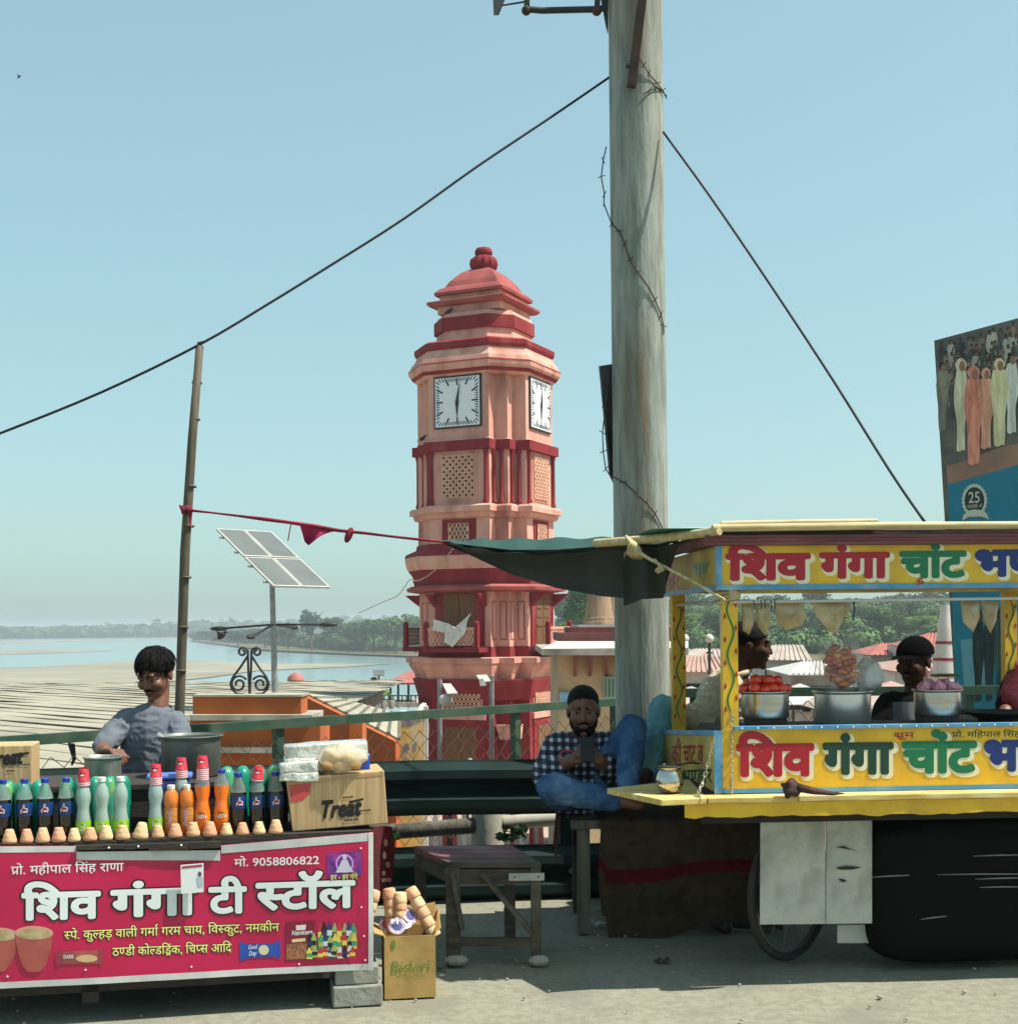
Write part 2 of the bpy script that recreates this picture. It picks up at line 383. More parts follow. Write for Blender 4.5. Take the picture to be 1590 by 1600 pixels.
for x, yb, yt, wpx, kd in ((330, 1004, 984, 50, 0), (372, 1010, 982, 60, 0), (414, 1013, 978, 60, 0), (450, 1015, 970, 56, 0), (487, 1017, 948, 44, 0), (520, 1016, 960, 52, 0), (552, 1019, 966, 60, 1), (585, 1020, 960, 66, 1), (618, 1021, 958, 64, 1), (650, 1022, 955, 70, 1), (540, 1012, 970, 50, 0), (600, 1013, 963, 60, 0)):
    q = G(x, yb, WATER + .4); h = (yb - yt) / F * q.y
    tree(q, h, wpx / F * q.y, '%s tree from the left in the wooded bank beyond the river, left of the tower' % ORD[k], 'trees on the wooded river bank', kd, i=k); k += 1
# slope of trees behind the town on the right
k = 0; rg = random.Random(11)
for row, (d, yt0, yb) in enumerate(((330, 922, 985), (265, 938, 992), (215, 952, 1000))):
    for j in range(11):
        x = 884 + 64 * j + rg.uniform(-12, 12) + 20 * row; yt = yt0 + rg.uniform(-8, 9); q = P(x, yb, d); q.z = max(q.z, GHAT - .3)
        h = (yb - yt) / F * d * 1.0; nm = ('back', 'middle', 'front')[row]
        tree(q, h, rg.uniform(64, 96) / F * d, '%s tree from the left in the %s row on the slope behind the town' % (ORD[j], nm), 'trees on the slope behind the town', (0, 1, 2)[rg.choice((row, row, 1))] if row else rg.choice((0, 0, 1)), fine=(row > 0), i=k); k += 1
hillm = MB().grid(lambda u, v: (30 + 260 * u, 205 + 160 * v, GHAT - .3 + 8.5 * min(1, v * 1.2) * (1 + .15 * noise.noise((u * 6, v * 4, 0)))), 26, 8).build('wooded_slope', m_earth, base=False, smooth=180); hillm['kind'] = 'structure'
pts = []
for k in range(240):
    x = rg.uniform(870, 1640); d = rg.uniform(208, 330); v = (d - 205) / 160; q = P(x, 980, d)
    pts.append((q.x, q.y, GHAT - .3 + 8.0 * min(1, v * 1.2), rg.uniform(2.5, 4.5), rg.uniform(4, 8)))
mass('slope_undergrowth', pts, m_leaf[1], 'tangle of bushes under the trees on the slope behind the town', 260, 9, (.03, .07))
tree(P(908, 1010, 120), 6.4, 4.4, 'light green tree rising just right of the clock tower', 'trees on the slope behind the town', 1, True, 1)
tree(P(936, 1012, 130), 5.0, 4.0, 'small tree between the clock tower and the fluted temple spire', 'trees on the slope behind the town', 1, True, 2)

# ================================================================ clock tower
TD, U = 40.0, .0186
m_peach = M('tower_peach', (212, 160, 144), (200, 147, 131), sc=1.6, r=.95, bump=.15, bsc=20, c3=(160, 108, 94), sc3=1.1, spec=.15, stretch=(1.5, 1.5, .5))
m_red = M('tower_red', (134, 46, 52), (122, 40, 46), sc=1.6, r=.9, spec=.15, c3=(146, 68, 68), sc3=1.2, stretch=(1.5, 1.5, .5))
m_pink = M('tower_dusty_red', (164, 90, 86), (148, 78, 76), sc=1.6, r=.95, spec=.12, c3=(134, 72, 70), sc3=1.1)
m_lat = M('tower_lattice', (214, 166, 140), (198, 150, 126), sc=2, r=.85)
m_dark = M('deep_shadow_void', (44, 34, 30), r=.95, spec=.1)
m_wood = M('shutter_wood', (120, 84, 52), (96, 66, 42), sc=4, r=.8, stretch=(6, 6, .6))
m_dial = M('clock_dial', (222, 224, 228), r=.25, coat=.3)
m_black = M('black_paint', (22, 22, 24), r=.5)
tb = P(761, 978, TD); tb.z = GHAT
tower = thing('clock_tower', tb, 'tall pink and red clock tower with square white dials and ribbed finial', 'clock tower', rz=math.radians(-25))
def zy(y): return EYE + (978.3 - y) / F * (38.9 + 1.2 * max(0, min(1, (600 - y) / 150))) - GHAT
def plan(W, stair, cutk=.225):
    S = 189 * W / 217 * U / 2; a = S * (1 - 2 * cutk); q = (S - a) / 2; pts = []
    for k in range(4):
        R = Matrix.Rotation(math.pi / 2 * k, 2)
        loc = [(-a, -S), (a, -S)] + ([(a, -S + q), (a + q, -S + q), (a + q, -S + 2 * q)] if stair else [])
        pts += [R @ Vector(p) for p in loc]
    return pts
def seg(name, mat, prof, stair=False, square=False, cap=True):
    mb = MB(); vs, fs = [], []; n = 0
    for y, W in prof:
        pl = plan(W, stair, .02 if square else .225); n = len(pl); vs += [(p.x, p.y, zy(y)) for p in pl]
    for i in range(len(prof) - 1):
        for k in range(n):
            a, b = i * n + k, i * n + (k + 1) % n; fs.append((a, b, b + n, a + n))
    if cap: fs += [tuple(range(n - 1, -1, -1)), tuple((len(prof) - 1) * n + k for k in range(n))]
    mb.add(vs, fs); return mb.build(name, mat, tower, True)
seg('base_storey', m_red, [(1300, 226), (1104, 222), (1092, 222)], True)
seg('base_cornice', m_red, [(1092.1, 222), (1086, 226), (1072, 234), (1062, 240), (1060, 240)], False)
seg('cornice', m_peach, [(1059.9, 232), (1052, 236), (1046, 244), (1040, 252), (1036, 252), (1035, 262), (1027, 262), (1026, 250)], True)
seg('storey_plinth', m_red, [(1025.9, 222), (1010, 222)], True)
seg('balcony_storey', m_peach, [(1009.9, 217), (926, 217)], True)
seg('eave_slab', m_pink, [(925.9, 222), (923, 256), (918, 258), (914, 240)], False)
seg('moulding', m_red, [(913.9, 232), (905, 238), (899, 238), (893, 248), (890, 252)], False)
seg('cornice', m_peach, [(889.9, 252), (884, 258), (874, 262), (869, 262)], False)
seg('moulding', m_red, [(868.9, 264), (864, 258), (857, 226), (850, 224)], False)
seg('small_storey', m_peach, [(849.9, 219), (811, 217)], True)
seg('cornice', m_peach, [(810.9, 226), (808, 232), (803, 234), (802, 246), (794, 246), (791, 236)], True)
seg('lattice_storey', m_peach, [(790.9, 217), (707, 217)], True)
seg('band', m_red, [(706.9, 236), (692, 236)], True)
seg('clock_storey', m_peach, [(691.9, 222), (688, 217), (592, 217)], True)
seg('clock_cornice', m_peach, [(591.9, 219), (586, 232), (580, 244), (575, 246), (572, 240), (566, 236), (560, 224), (553, 218)])
seg('fillet', m_red, [(588.5, 230), (586.5, 232.5), (584, 238)], cap=False)
seg('fillet', m_red, [(574, 247), (572, 242.5)], cap=False)
seg('cornice_slab', m_red, [(552.9, 222), (549, 226), (543, 226), (540, 214)])
seg('drum', m_peach, [(539.9, 190), (535, 158), (521, 152)])
seg('drum_band', m_red, [(520.9, 162), (503, 162)])
seg('drum', m_peach, [(502.9, 156), (497, 150), (494, 138)])
seg('neck', m_peach, [(493.9, 128), (484, 128)], square=True)
seg('roof_slab', m_pink, [(483.9, 150), (481, 158), (478, 158), (475, 136)], square=True)
seg('neck', m_peach, [(474.9, 122), (468, 122)], square=True)
seg('roof_eave', m_pink, [(467.9, 136), (464, 138), (458, 124), (455, 108)], square=True)
seg('dome_roof', m_pink, [(454.9, 108), (452, 104), (446, 96), (438, 80), (430, 62), (425, 42)], square=True)
MB().lathe([(.30, zy(425)), (.37, zy(421)), (.40, zy(414)), (.37, zy(407)), (.24, zy(402))], 48, rib=12, ribd=.07).build('finial_bulb', m_red, tower, True, smooth=60)
MB().lathe([(.20, zy(402.5)), (.26, zy(399)), (.27, zy(395)), (.22, zy(390)), (.10, zy(388)), (.02, zy(387.5))], 20).build('finial_ball', m_red, tower, True, smooth=60)
SF, AF = 189 * U / 2, 189 * U / 2 * .55
def jali(p0, u, v, wd, ht, cell, hole, dep=.04, n=6):
    mb = MB(); u, v = Vector(u), Vector(v); nn = u.cross(v).normalized(); rows = max(1, int(ht / (cell * .866))); cols = max(1, int(wd / cell))
    cw, ch = wd / cols, ht / rows
    for j in range(rows):
        for i in range(cols + (0 if j % 2 == 0 else 1)):
            cx = (i + .5) * cw if j % 2 == 0 else i * cw
            x0, x1 = max(0, cx - cw / 2), min(wd, cx + cw / 2)
            if x1 - x0 < cw * .4: continue
            cy = (j + .5) * ch; c = Vector(p0) + u * ((x0 + x1) / 2) + v * cy; hx = (x1 - x0) / 2
            if hx < cw * .45:
                mb.add([c + u * a + v * b for a, b in ((-hx, -ch / 2), (hx, -ch / 2), (hx, ch / 2), (-hx, ch / 2))], [(0, 1, 2, 3)]); continue
            out, inn = [], []
            for k in range(8):
                q = math.pi / 4 * (k + .5); ca, sa = math.cos(q), math.sin(q); m = max(abs(ca), abs(sa))
                out.append(c + u * (ca / m * hx) + v * (sa / m * ch / 2))
                inn.append(c + (u * ca + v * sa) * (min(hx, ch / 2) * hole))
            bk = [p - nn * dep for p in inn]; vs = out + inn + bk
            fs = [(k, (k + 1) % 8, 8 + (k + 1) % 8, 8 + k) for k in range(8)] + [(8 + k, 8 + (k + 1) % 8, 16 + (k + 1) % 8, 16 + k) for k in range(8)]
            mb.add(vs, fs)
    return mb
def lattice(p0, u, v, wd, ht, cell):                     # fretwork of crossing bars with small rosettes
    mb = MB(); u, v = Vector(u), Vector(v); nn = u.cross(v).normalized(); nx, ny = max(1, round(wd / cell)), max(1, round(ht / cell))
    for i in range(nx + 1): mb.bar(Vector(p0) + u * wd * i / nx, Vector(p0) + u * wd * i / nx + v * ht, cell * .30, .03, nn)
    for j in range(ny + 1): mb.bar(Vector(p0) + v * ht * j / ny + nn * .004, Vector(p0) + v * ht * j / ny + u * wd + nn * .004, cell * .30, .03, nn)
    for i in range(nx):
        for j in range(ny):
            if (i + j) % 2 == 0: mb.box(Vector(p0) + u * wd * (i + .5) / nx + v * ht * (j + .5) / ny + nn * .01, (cell * .5, .02, cell * .5), R=Matrix((u, nn, v)).transposed() @ Matrix.Rotation(math.pi / 4, 3, 'Y'))
    return mb
for fk in range(4):
    R = Matrix.Rotation(math.pi / 2 * fk, 3, 'Z'); u = R @ Vector((1, 0, 0)); nn = R @ Vector((0, -1, 0)); v = Vector((0, 0, 1))
    def L(x, y, o): return u * (x * U) + nn * (SF + o) + v * zy(y)      # x px from the face's centre line
    def bx(x0, x1, y0, y1, o0, o1):                                       # a block on this face
        mb = MB(); p = [L(x0, y1, o0), L(x1, y1, o0), L(x1, y1, o1), L(x0, y1, o1), L(x0, y0, o0), L(x1, y0, o0), L(x1, y0, o1), L(x0, y0, o1)]
        return mb.hexa([p[3], p[2], p[1], p[0], p[7], p[6], p[5], p[4]])
    # clock
    bx(-40.5, 40.5, 592, 672, -.02, .05).build('clock_frame', m_black, tower, True)
    dial = bx(-38, 38, 594.5, 669.5, .0, .062).build('clock_dial', m_dial, tower, True)
    mb = MB(); cz = 631.5
    for k in range(60):
        q = math.radians(6 * k); dx, dy = math.sin(q), math.cos(q); m = max(abs(dx), abs(dy)); e = 36 / m
        ln = 11 if k % 5 == 0 else 5; wd = .045 if k % 5 == 0 else .028
        mb.bar(L(dx * e, cz - dy * e, .066), L(dx * (e - ln / max(.75, m)), cz - dy * (e - ln / max(.75, m)), .066), wd, .006, nn)
    mb.build('hour_marks', m_black, dial, True)
    def hand(ang, ln, tail, wd, o, nm):
        q = math.radians(ang); d = (math.sin(q), math.cos(q)); s = (d[1], -d[0])
        pts = [(-d[0] * tail - s[0] * wd * .6, -d[1] * tail - s[1] * wd * .6), (s[0] * -wd * 1.3, s[1] * -wd * 1.3), (d[0] * ln, d[1] * ln), (s[0] * wd * 1.3, s[1] * wd * 1.3), (-d[0] * tail + s[0] * wd * .6, -d[1] * tail + s[1] * wd * .6)]
        MB().prism([L(a, cz - b, o) for a, b in pts], nn * .012).build(nm, m_black, dial, True)
    hand(10 if fk == 0 else 4, 31, 6, 1.7, .085, 'minute_hand'); hand(181, 25, 5, 2.3, .072, 'hour_hand')
    # lattice storey
    fr = bx(-32, 32, 711, 784, -.02, .025).build('lattice_window', m_peach, tower, True)
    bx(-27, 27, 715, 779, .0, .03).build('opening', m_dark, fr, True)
    lattice(L(-27, 779, .045), u, v, 54 * U, zy(715) - zy(779), .10).build('lattice_screen', m_lat, fr, True)['kind'] = 'stuff'
    for s in (-1, 1):
        for cxp, dep in ((47, .045), (63, -.80 * .5 + .04), (83, -.80 + .04)):
            col = MB(); c = u * (s * cxp * U) + nn * (SF + dep)
            col.lathe([(.085, zy(789)), (.085, zy(786)), (.06, zy(782)), (.055, zy(715)), (.07, zy(712)), (.085, zy(707.5))], 10, c)
            col.build('colonnette', m_red, tower, True, smooth=40)
    # small storey
    fr = bx(-29, 29, 813, 855, -.02, .03).build('window_surround', m_red, tower, True)
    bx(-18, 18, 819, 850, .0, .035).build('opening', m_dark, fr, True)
    jali(L(-18, 850, .06), u, v, 36 * U, zy(819) - zy(850), .115, .72).build('lattice_screen', m_lat, fr, True)['kind'] = 'stuff'
    # balcony storey
    fr = bx(-42, 42, 926.5, 1009, -.02, .05).build('balcony_door', m_red, tower, True)
    for s in (-1, 1):
        sh = bx(min(s * 1, s * 26), max(s * 1, s * 26), 929, 1008, .0, .062).build('shutter', m_wood, fr, True)
        for q in (936, 950, 964, 978): MB().bar(L(min(s * 4, s * 23), q, .066), L(max(s * 4, s * 23), q, .066), .05, .03, nn).build('shutter_rail', m_wood, sh, True)
    bal = bx(-48, 48, 1011, 1018, .0, .62).build('balcony', m_red, tower, True)
    jali(L(-40, 1008, .58), u, v, 80 * U, zy(984) - zy(1008), .115, .6).build('balcony_screen', m_peach, bal, True)['kind'] = 'stuff'
    bx(-46, 46, 980, 984, .52, .60).build('balcony_rail', m_peach, bal, True)
    for s in (-1, 1):
        MB().box(L(s * 43, 993, .56), (.12, .12, zy(975) - zy(1012))).build('balcony_post', m_red, bal, True)
        MB().ball(L(s * 43, 974, .56), .075).build('post_knob', m_red, bal, True)
        MB().prism([L(s * 46, 928, .02), L(s * 46, 928, .55), L(s * 46, 938, .3), L(s * 46, 948, .02)], u * -.1 * s).build('bracket', m_red, tower, True)
    for s in (-1, 1):
        for cxp, dep in ((63.5, -.393), (84, -.785)):
            for o_ in (0, 1):
                w_ = 6 - 2 * o_; pl2 = [L(s * cxp - w_, 940 + 2 * o_, dep + .004 + .006 * o_), L(s * cxp + w_, 940 + 2 * o_, dep + .004 + .006 * o_), L(s * cxp + w_, 1000 - 2 * o_, dep + .004 + .006 * o_), L(s * cxp - w_, 1000 - 2 * o_, dep + .004 + .006 * o_)]
                MB().add(pl2, [(0, 3, 2, 1)]).build('raised_panel', (m_pink, m_peach)[o_], tower, True)
    # base storey
    fr = bx(-38, 38, 1078, 1110, -.02, .05).build('lattice_panel', m_peach, tower, True)
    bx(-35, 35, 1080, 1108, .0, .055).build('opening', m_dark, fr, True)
    jali(L(-35, 1108, .09), u, v, 70 * U, zy(1080) - zy(1108), .125, .62).build('lattice_screen', m_lat, fr, True)['kind'] = 'stuff'
    bx(-44, 44, 1113, 1122, .0, .12).build('lintel', m_peach, tower, True)
    fr = bx(-42, 42, 1122.3, 1290, .0, .09).build('door_surround', m_red, tower, True)
    for s in (-1, 1): bx(min(s * .6, s * 27), max(s * .6, s * 27), 1134, 1285, .02, .10).build('door_leaf', m_wood, fr, True)
    for s in (-1, 1):
        MB().prism([L(s * 70 - 15, 1130, -.42), L(s * 70 + 15, 1130, -.42), L(s * 70 + 8, 1152, -.42), L(s * 70 - 8, 1152, -.42)], nn * .28).build('bracket_block', m_peach, tower, True)
m_sheet = M('white_plastic', (214, 214, 206), (190, 190, 184), sc=3, r=.6)
wr = Matrix.Rotation(math.radians(-25), 3, 'Z')
def tl(x, y, o): return tb + wr @ Vector((x * U, -SF - o, zy(y)))
mb = MB()
cl = [(-27, 967), (-3, 974), (12, 981), (36, 958), (30, 972), (24, 990), (4, 1010), (-10, 1002), (-8, 988), (-30, 984)]
def clothp(a, b):
    ctr = Vector((4, 984)); i = a * len(cl); p, q = Vector(cl[int(i) % len(cl)]), Vector(cl[(int(i) + 1) % len(cl)]); e = p.lerp(q, i % 1)
    s = ctr.lerp(e, b); return tl(s.x, s.y, .66 + .05 * math.sin(s.x * .5) * math.cos(s.y * .4))
mb.grid(clothp, 20, 4); o = mb.build('draped_cloth', m_sheet); tag(o, 'torn white printed cloth hung over the clock tower balcony', 'cloth')
def bird(p, s, label, pose='perched'):
    t = thing('bird', p, label, 'bird'); m = M('bird_feathers', (30, 30, 32), r=.7)
    MB().ball(V(0, 0, s * .5), (s * .55, s * .3, s * .3), R=Matrix.Rotation(-.6, 3, 'Y')).build('body', m, t, True, smooth=180)
    MB().ball(V(s * .45, 0, s * .95), (s * .2, s * .18, s * .18)).build('head', m, t, True, smooth=180)
    MB().tube([V(s * .6, 0, s * .95), V(s * .85, 0, s * .92)], [s * .06, .002], 5).build('beak', m, t, True)
    for q in (-1, 1):
        e = V(-s * .5, q * s * .3, s * .3) if pose == 'perched' else V(-s * .2, q * s * 1.6, s * 1.1)
        MB().add([V(s * .3, q * s * .25, s * .7), e, V(-s * .4, q * s * .25, s * .5)], [(0, 1, 2)]).solid(.012).build('wing', m, t, True)
    MB().add([V(-s * .3, -.05 * s, s * .4), V(-s * .3, .05 * s, s * .4), V(-s * .95, .16 * s, s * .02), V(-s * .95, -.16 * s, s * .02)], [(0, 1, 2, 3)]).solid(.01).build('tail', m, t, True)
bird(P(660, 690, 39.0), .18, 'small dark bird perched on the red band of the clock tower')
bird(P(700, 493, 39.2), .2, 'dark bird perched under the tower roof slab')
bird(P(346, 1001, 45), .3, 'dark bird flying over the river left of the tower', 'flying')
bird(P(30, 122, 60), .12, 'tiny bird high in the sky at the upper left', 'flying')
# ================================================================ middle distance
m_cream = M('cream_roof_sheet', (158, 152, 132), (144, 138, 120), sc=.5, r=.75, c3=(128, 122, 106), sc3=.25)
m_seam = M('roof_seam_tar', (104, 99, 86), (84, 80, 70), sc=2, r=.9)
m_orange = M('orange_plaster', (180, 94, 37), (165, 82, 32), sc=1.5, r=.85, c3=(148, 77, 37), sc3=.6)
m_conc = M('weathered_concrete', (168, 164, 150), (140, 136, 122), sc=2.5, r=.9, bump=.15, bsc=12, c3=(112, 108, 96), sc3=.9)
m_steel = M('galvanised_steel', (150, 154, 152), (128, 132, 132), sc=6, r=.5, metal=.4)
m_iron = M('black_iron', (34, 34, 34), r=.6)
m_cell = M('solar_cells', (97, 102, 99), (87, 92, 91), sc=1, r=.5)
m_white = M('white_paint', (192, 190, 182), (176, 174, 166), sc=2, r=.6)
m_dgreen = M('dark_green_paint', (22, 44, 40), (17, 34, 32), sc=3, r=.8, c3=(36, 46, 43), sc3=2.0, spec=.2)
m_rail = M('fence_rail_green', (30, 68, 48), (38, 64, 48), sc=6, r=.6, c3=(70, 82, 66), sc3=5)
# big low shed roof on the left: strips of sheet with tarred seams between them
ZR = -.6
shed = thing('shed_roof', G(100, 1120, ZR), 'broad cream sheet roof with dark seams behind the wire fence', 'roof')
dr = Vector((.73, -.683, 0)).normalized(); nr = Vector((dr.y, -dr.x, 0)) * -1          # run of the seams, across them
c0 = G(120, 1135, ZR)
A0, A1 = G(-60, 1208, ZR), G(560, 1150, ZR)
strips = 46
for i in range(strips):
    o0, o1 = -14.5 + i * .8, -14.5 + (i + 1) * .8 - .004
    def lineseg(o):
        b = c0 + nr * o; return b
    far, near = -60.0, 13.0
    p, q = lineseg(o0), lineseg(o1)
    def zz(pt, s): return ZR + .05 * math.sin(pt.x * .7 + i) * .3
    lim = 3.1 + .05 * i                                   # the roof ends by the orange block
    def at(b, t):
        r = b + dr * t
        return r
    def clipn(b):                                          # stop at the near eave, which runs along the embankment
        t = (13.6 - b.y) / dr.y; return min(t, near + 20)
    def clipf(b):
        t = (52 - b.y) / dr.y; return max(t, far)
    n0, n1, f0, f1 = clipn(p), clipn(q), clipf(p), clipf(q)
    # right-hand verge of the roof
    pts = [at(p, f0), at(q, f1), at(q, n1), at(p, n0)]
    verge = lambda v: (v.x - (-4.6 + (v.y - 17) * .02)) > 0
    def cut(a, b):
        if not verge(b): return b
        lo_, hi_ = 0.0, 1.0
        for _ in range(24):
            m = (lo_ + hi_) / 2
            if verge(a.lerp(b, m)): hi_ = m
            else: lo_ = m
        return a.lerp(b, lo_)
    if verge(pts[0]) or verge(pts[1]): continue
    pts[3] = cut(pts[0], pts[3]); pts[2] = cut(pts[1], pts[2])
    if (pts[3] - pts[0]).length < 1: continue
    rows = MB(); a, b, c, d = pts
    rows.grid(lambda u, v: (a.lerp(d, v)).lerp(b.lerp(c, v), u) + Vector((0, 0, .05 * noise.noise(((a.lerp(d, v)).x * .35, (a.lerp(d, v)).y * .35, i)) + .006 * math.sin(math.pi * u))), 3, 14)
    rows.build('roof_sheet', m_cream, shed)
    mb = MB(); ppts = []
    for k in range(15):
        e = b.lerp(c, k / 14); f_ = e + nr * .015 + Vector((0, 0, .008 + .02 * noise.noise((k * .9, i * 2.1, 0)))); ppts.append(f_)
    mb.tube(ppts, [.013 + .02 * max(-.5, noise.noise((k * .9, i * 1.7, 4))) for k in range(15)], 5); mb.build('seam', m_seam, shed)
MB().box((-24, 32, -1.05), (38.6, 36, .5)).build('roof_deck', m_seam, shed)
MB().box((-24, 32, -2.4), (37, 34, 2.2)).build('shed_wall', m_conc, shed)
# second, smaller ribbed roof right of the orange block
r2 = thing('ribbed_roof', P(600, 1130, 21), 'small cream ribbed roof sloping down beside the orange block', 'roof')
a, b, c, d = P(470, 1082, 24), P(505, 1086, 26), P(622, 1130, 22), P(622, 1152, 20)
a, b, c, d = P(478, 1086, 21), P(520, 1090, 26), P(624, 1118, 26), P(624, 1158, 20)
for i in range(9):
    MB().add([a.lerp(d, i / 9), b.lerp(c, i / 9), b.lerp(c, (i + .86) / 9), a.lerp(d, (i + .86) / 9)], [(0, 1, 2, 3)]).solid(.03).build('roof_sheet', m_cream, r2)
    MB().tube([a.lerp(d, (i + .93) / 9) + V(0, 0, .02), b.lerp(c, (i + .93) / 9) + V(0, 0, .02)], .035, 5).build('rib', m_seam, r2)
MB().add([a, d, d + V(0, 0, -2.5), a + V(0, 0, -2.5)], [(0, 1, 2, 3)]).solid(.1).build('gable_wall', m_orange, r2)
# orange parapet block with iron scrollwork
DO = 17.0
def fb(mb, x0, x1, y0, y1, d, dep):                        # a block facing the road, given by its outline where it stands
    a, b, c, e = P(x0, y1, d), P(x1, y1, d), P(x1, y0, d), P(x0, y0, d); k = V(0, dep, 0)
    return mb.hexa([a, b, b + k, a + k, e, c, c + k, e + k])
ob = thing('orange_parapet', P(390, 1300, DO), 'orange plastered parapet block with a concrete ledge', 'parapet')
fb(MB(), 301, 470, 1089, 1117, DO, .55).build('upper_block', m_orange, ob)
fb(MB(), 296, 488, 1117.3, 1126, DO - .15, 1.0).build('ledge', m_conc, ob)
fb(MB(), 296, 500, 1126.3, 1168, DO, .9).build('wall_panel', m_orange, ob)
fb(MB(), 292, 552, 1168.3, 1177, DO - .12, 1.0).build('ledge', m_conc, ob)
fb(MB(), 296, 545, 1177.3, 1592, DO, .9).build('wall_panel', m_orange, ob)
fb(MB(), 300, 472, 1086, 1089, DO - .03, .62).build('coping', m_conc, ob)
fb(MB(), 546, 566, 1130, 1592, DO + .1, .5).build('wall_end', m_orange, ob)
sw = thing('iron_scrollwork', P(390, 1086, DO + .2), 'black wrought iron scrollwork standing on the orange parapet', 'scrollwork')
def scroll(pts, nm, r=.016): MB().tube([P(x, y, DO + .25) for x, y in pts], r, 6).build(nm, m_iron, sw)
def spiral(cx, cy, r0, r1, a0, a1, n=30): return [(cx + (r0 + (r1 - r0) * k / n) * math.cos(math.radians(a0 + (a1 - a0) * k / n)), cy - (r0 + (r1 - r0) * k / n) * math.sin(math.radians(a0 + (a1 - a0) * k / n))) for k in range(n + 1)]
for s in (-1, 1):
    X = lambda x: 390 + s * x
    scroll([(X(0), 1086), (X(2), 1050), (X(3), 1016)], 'upright')
    scroll([(X(3), 1025), (X(14), 1042), (X(26), 1058), (X(30), 1068), (X(28), 1077), (X(20), 1084), (X(8), 1085)], 'outer_scroll')
    scroll([(X(p[0] - 390), p[1]) for p in spiral(390 + 17, 1069, 13.5, 4, 150, 150 - 540)], 'spiral')
    scroll([(X(p[0] - 390), p[1]) for p in spiral(390 + 11, 1019, 8, 2.5, 200, 200 - 480)], 'top_spiral')
scroll([(355, 1086.2), (430, 1086.2)], 'foot_bar', .02)
# solar street light
SDp = 34.0
sol = thing('solar_street_light', P(428, 1100, SDp), 'tall solar street light with four tilted panels and crossed lamp arms', 'street light')
MB().tube([P(431, 1200, SDp), P(429.5, 1080, SDp), P(424.5, 890, SDp)], [.085, .08, .065], 10).build('pole', m_steel, sol, smooth=60)
k = SDp / F; wv = CR * (76 * k) + V(0, 1, 0) * (70 * k); lv = CR * (114 * k) - CU * (96 * k) - V(0, 1, 0) * (125 * k); n0 = wv.cross(lv).normalized(); n0 = n0 if n0.z > 0 else -n0
TLp = P(331, 823, SDp) + V(0, 1, 0) * 27 * k
for i in range(2):
    for j in range(2):
        o_ = TLp + wv * (i * .5 + .008) + lv * (j * .5 + .008); w1, l1 = wv * .484, lv * .48
        pf = MB().prism([o_, o_ + w1, o_ + w1 + l1, o_ + l1], n0 * -.05).build('solar_panel', m_white, sol)
        MB().prism([o_ + w1 * .05 + l1 * .03 + n0 * .003, o_ + w1 * .95 + l1 * .03 + n0 * .003, o_ + w1 * .95 + l1 * .97 + n0 * .003, o_ + w1 * .05 + l1 * .97 + n0 * .003], n0 * .004).build('cell_sheet', m_cell, pf)
for j in (.12, .38, .62, .88): MB().bar(TLp + lv * j - wv * .03 - n0 * .09, TLp + lv * j + wv * 1.02 - n0 * .09, .05, .05).build('panel_rail', m_steel, sol)
for (x, y, dd) in ((336, 983, 0), (519, 976, 0), (389, 997, -2.6), (462, 981, 2.6)):
    e = P(x, y, SDp + dd); s_ = P(427, 976, SDp); ar = MB().tube([s_, s_.lerp(e, .75), e], .03, 6).build('lamp_arm', m_iron, sol)
    MB().ball(s_.lerp(e, .93), (.24, .10, .06), R=Matrix.Rotation(math.atan2((e - s_).y, (e - s_).x), 3, 'Z')).build('lamp_head', m_iron, ar, smooth=180)
# hipped red roof far behind
m_rroof = M('red_sheet_roof', (165, 99, 87), (148, 84, 76), sc=.8, r=.75)
hr = thing('hipped_roof_pavilion', P(480, 1120, 55), 'red sheet hipped roof with a small cupola near the water', 'pavilion')
apx = P(462, 1068, 55); ring = [P(400, 1096, 53), P(470, 1112, 50), P(572, 1098, 52), P(560, 1090, 60), P(450, 1086, 62)]
for i in range(5): MB().add([apx, ring[i], ring[(i + 1) % 5]], [(0, 1, 2)]).solid(.06).build('roof_slope', m_rroof, hr)
for i in range(12):
    t = i / 11; e = ring[1].lerp(ring[2], t) if i % 2 else ring[0].lerp(ring[1], t); MB().tube([apx + V(0, 0, .04), e + V(0, 0, .04)], .04, 4).build('roof_seam', M('roof_seam_red', (150, 84, 76)), hr)
MB().lathe([(.30, 0), (.30, .22), (.36, .24), (.3, .4), (.12, .52), (.02, .56)], 12, apx + V(0, 0, -.1)).build('cupola', m_rroof, hr, smooth=50)
MB().lathe([(.05, 0), (.05, 3)], 6, P(470, 1112, 51) - V(0, 0, 3)).build('post', m_iron, hr); MB().lathe([(.05, 0), (.05, 3)], 6, P(560, 1098, 53) - V(0, 0, 3)).build('post', m_iron, hr)
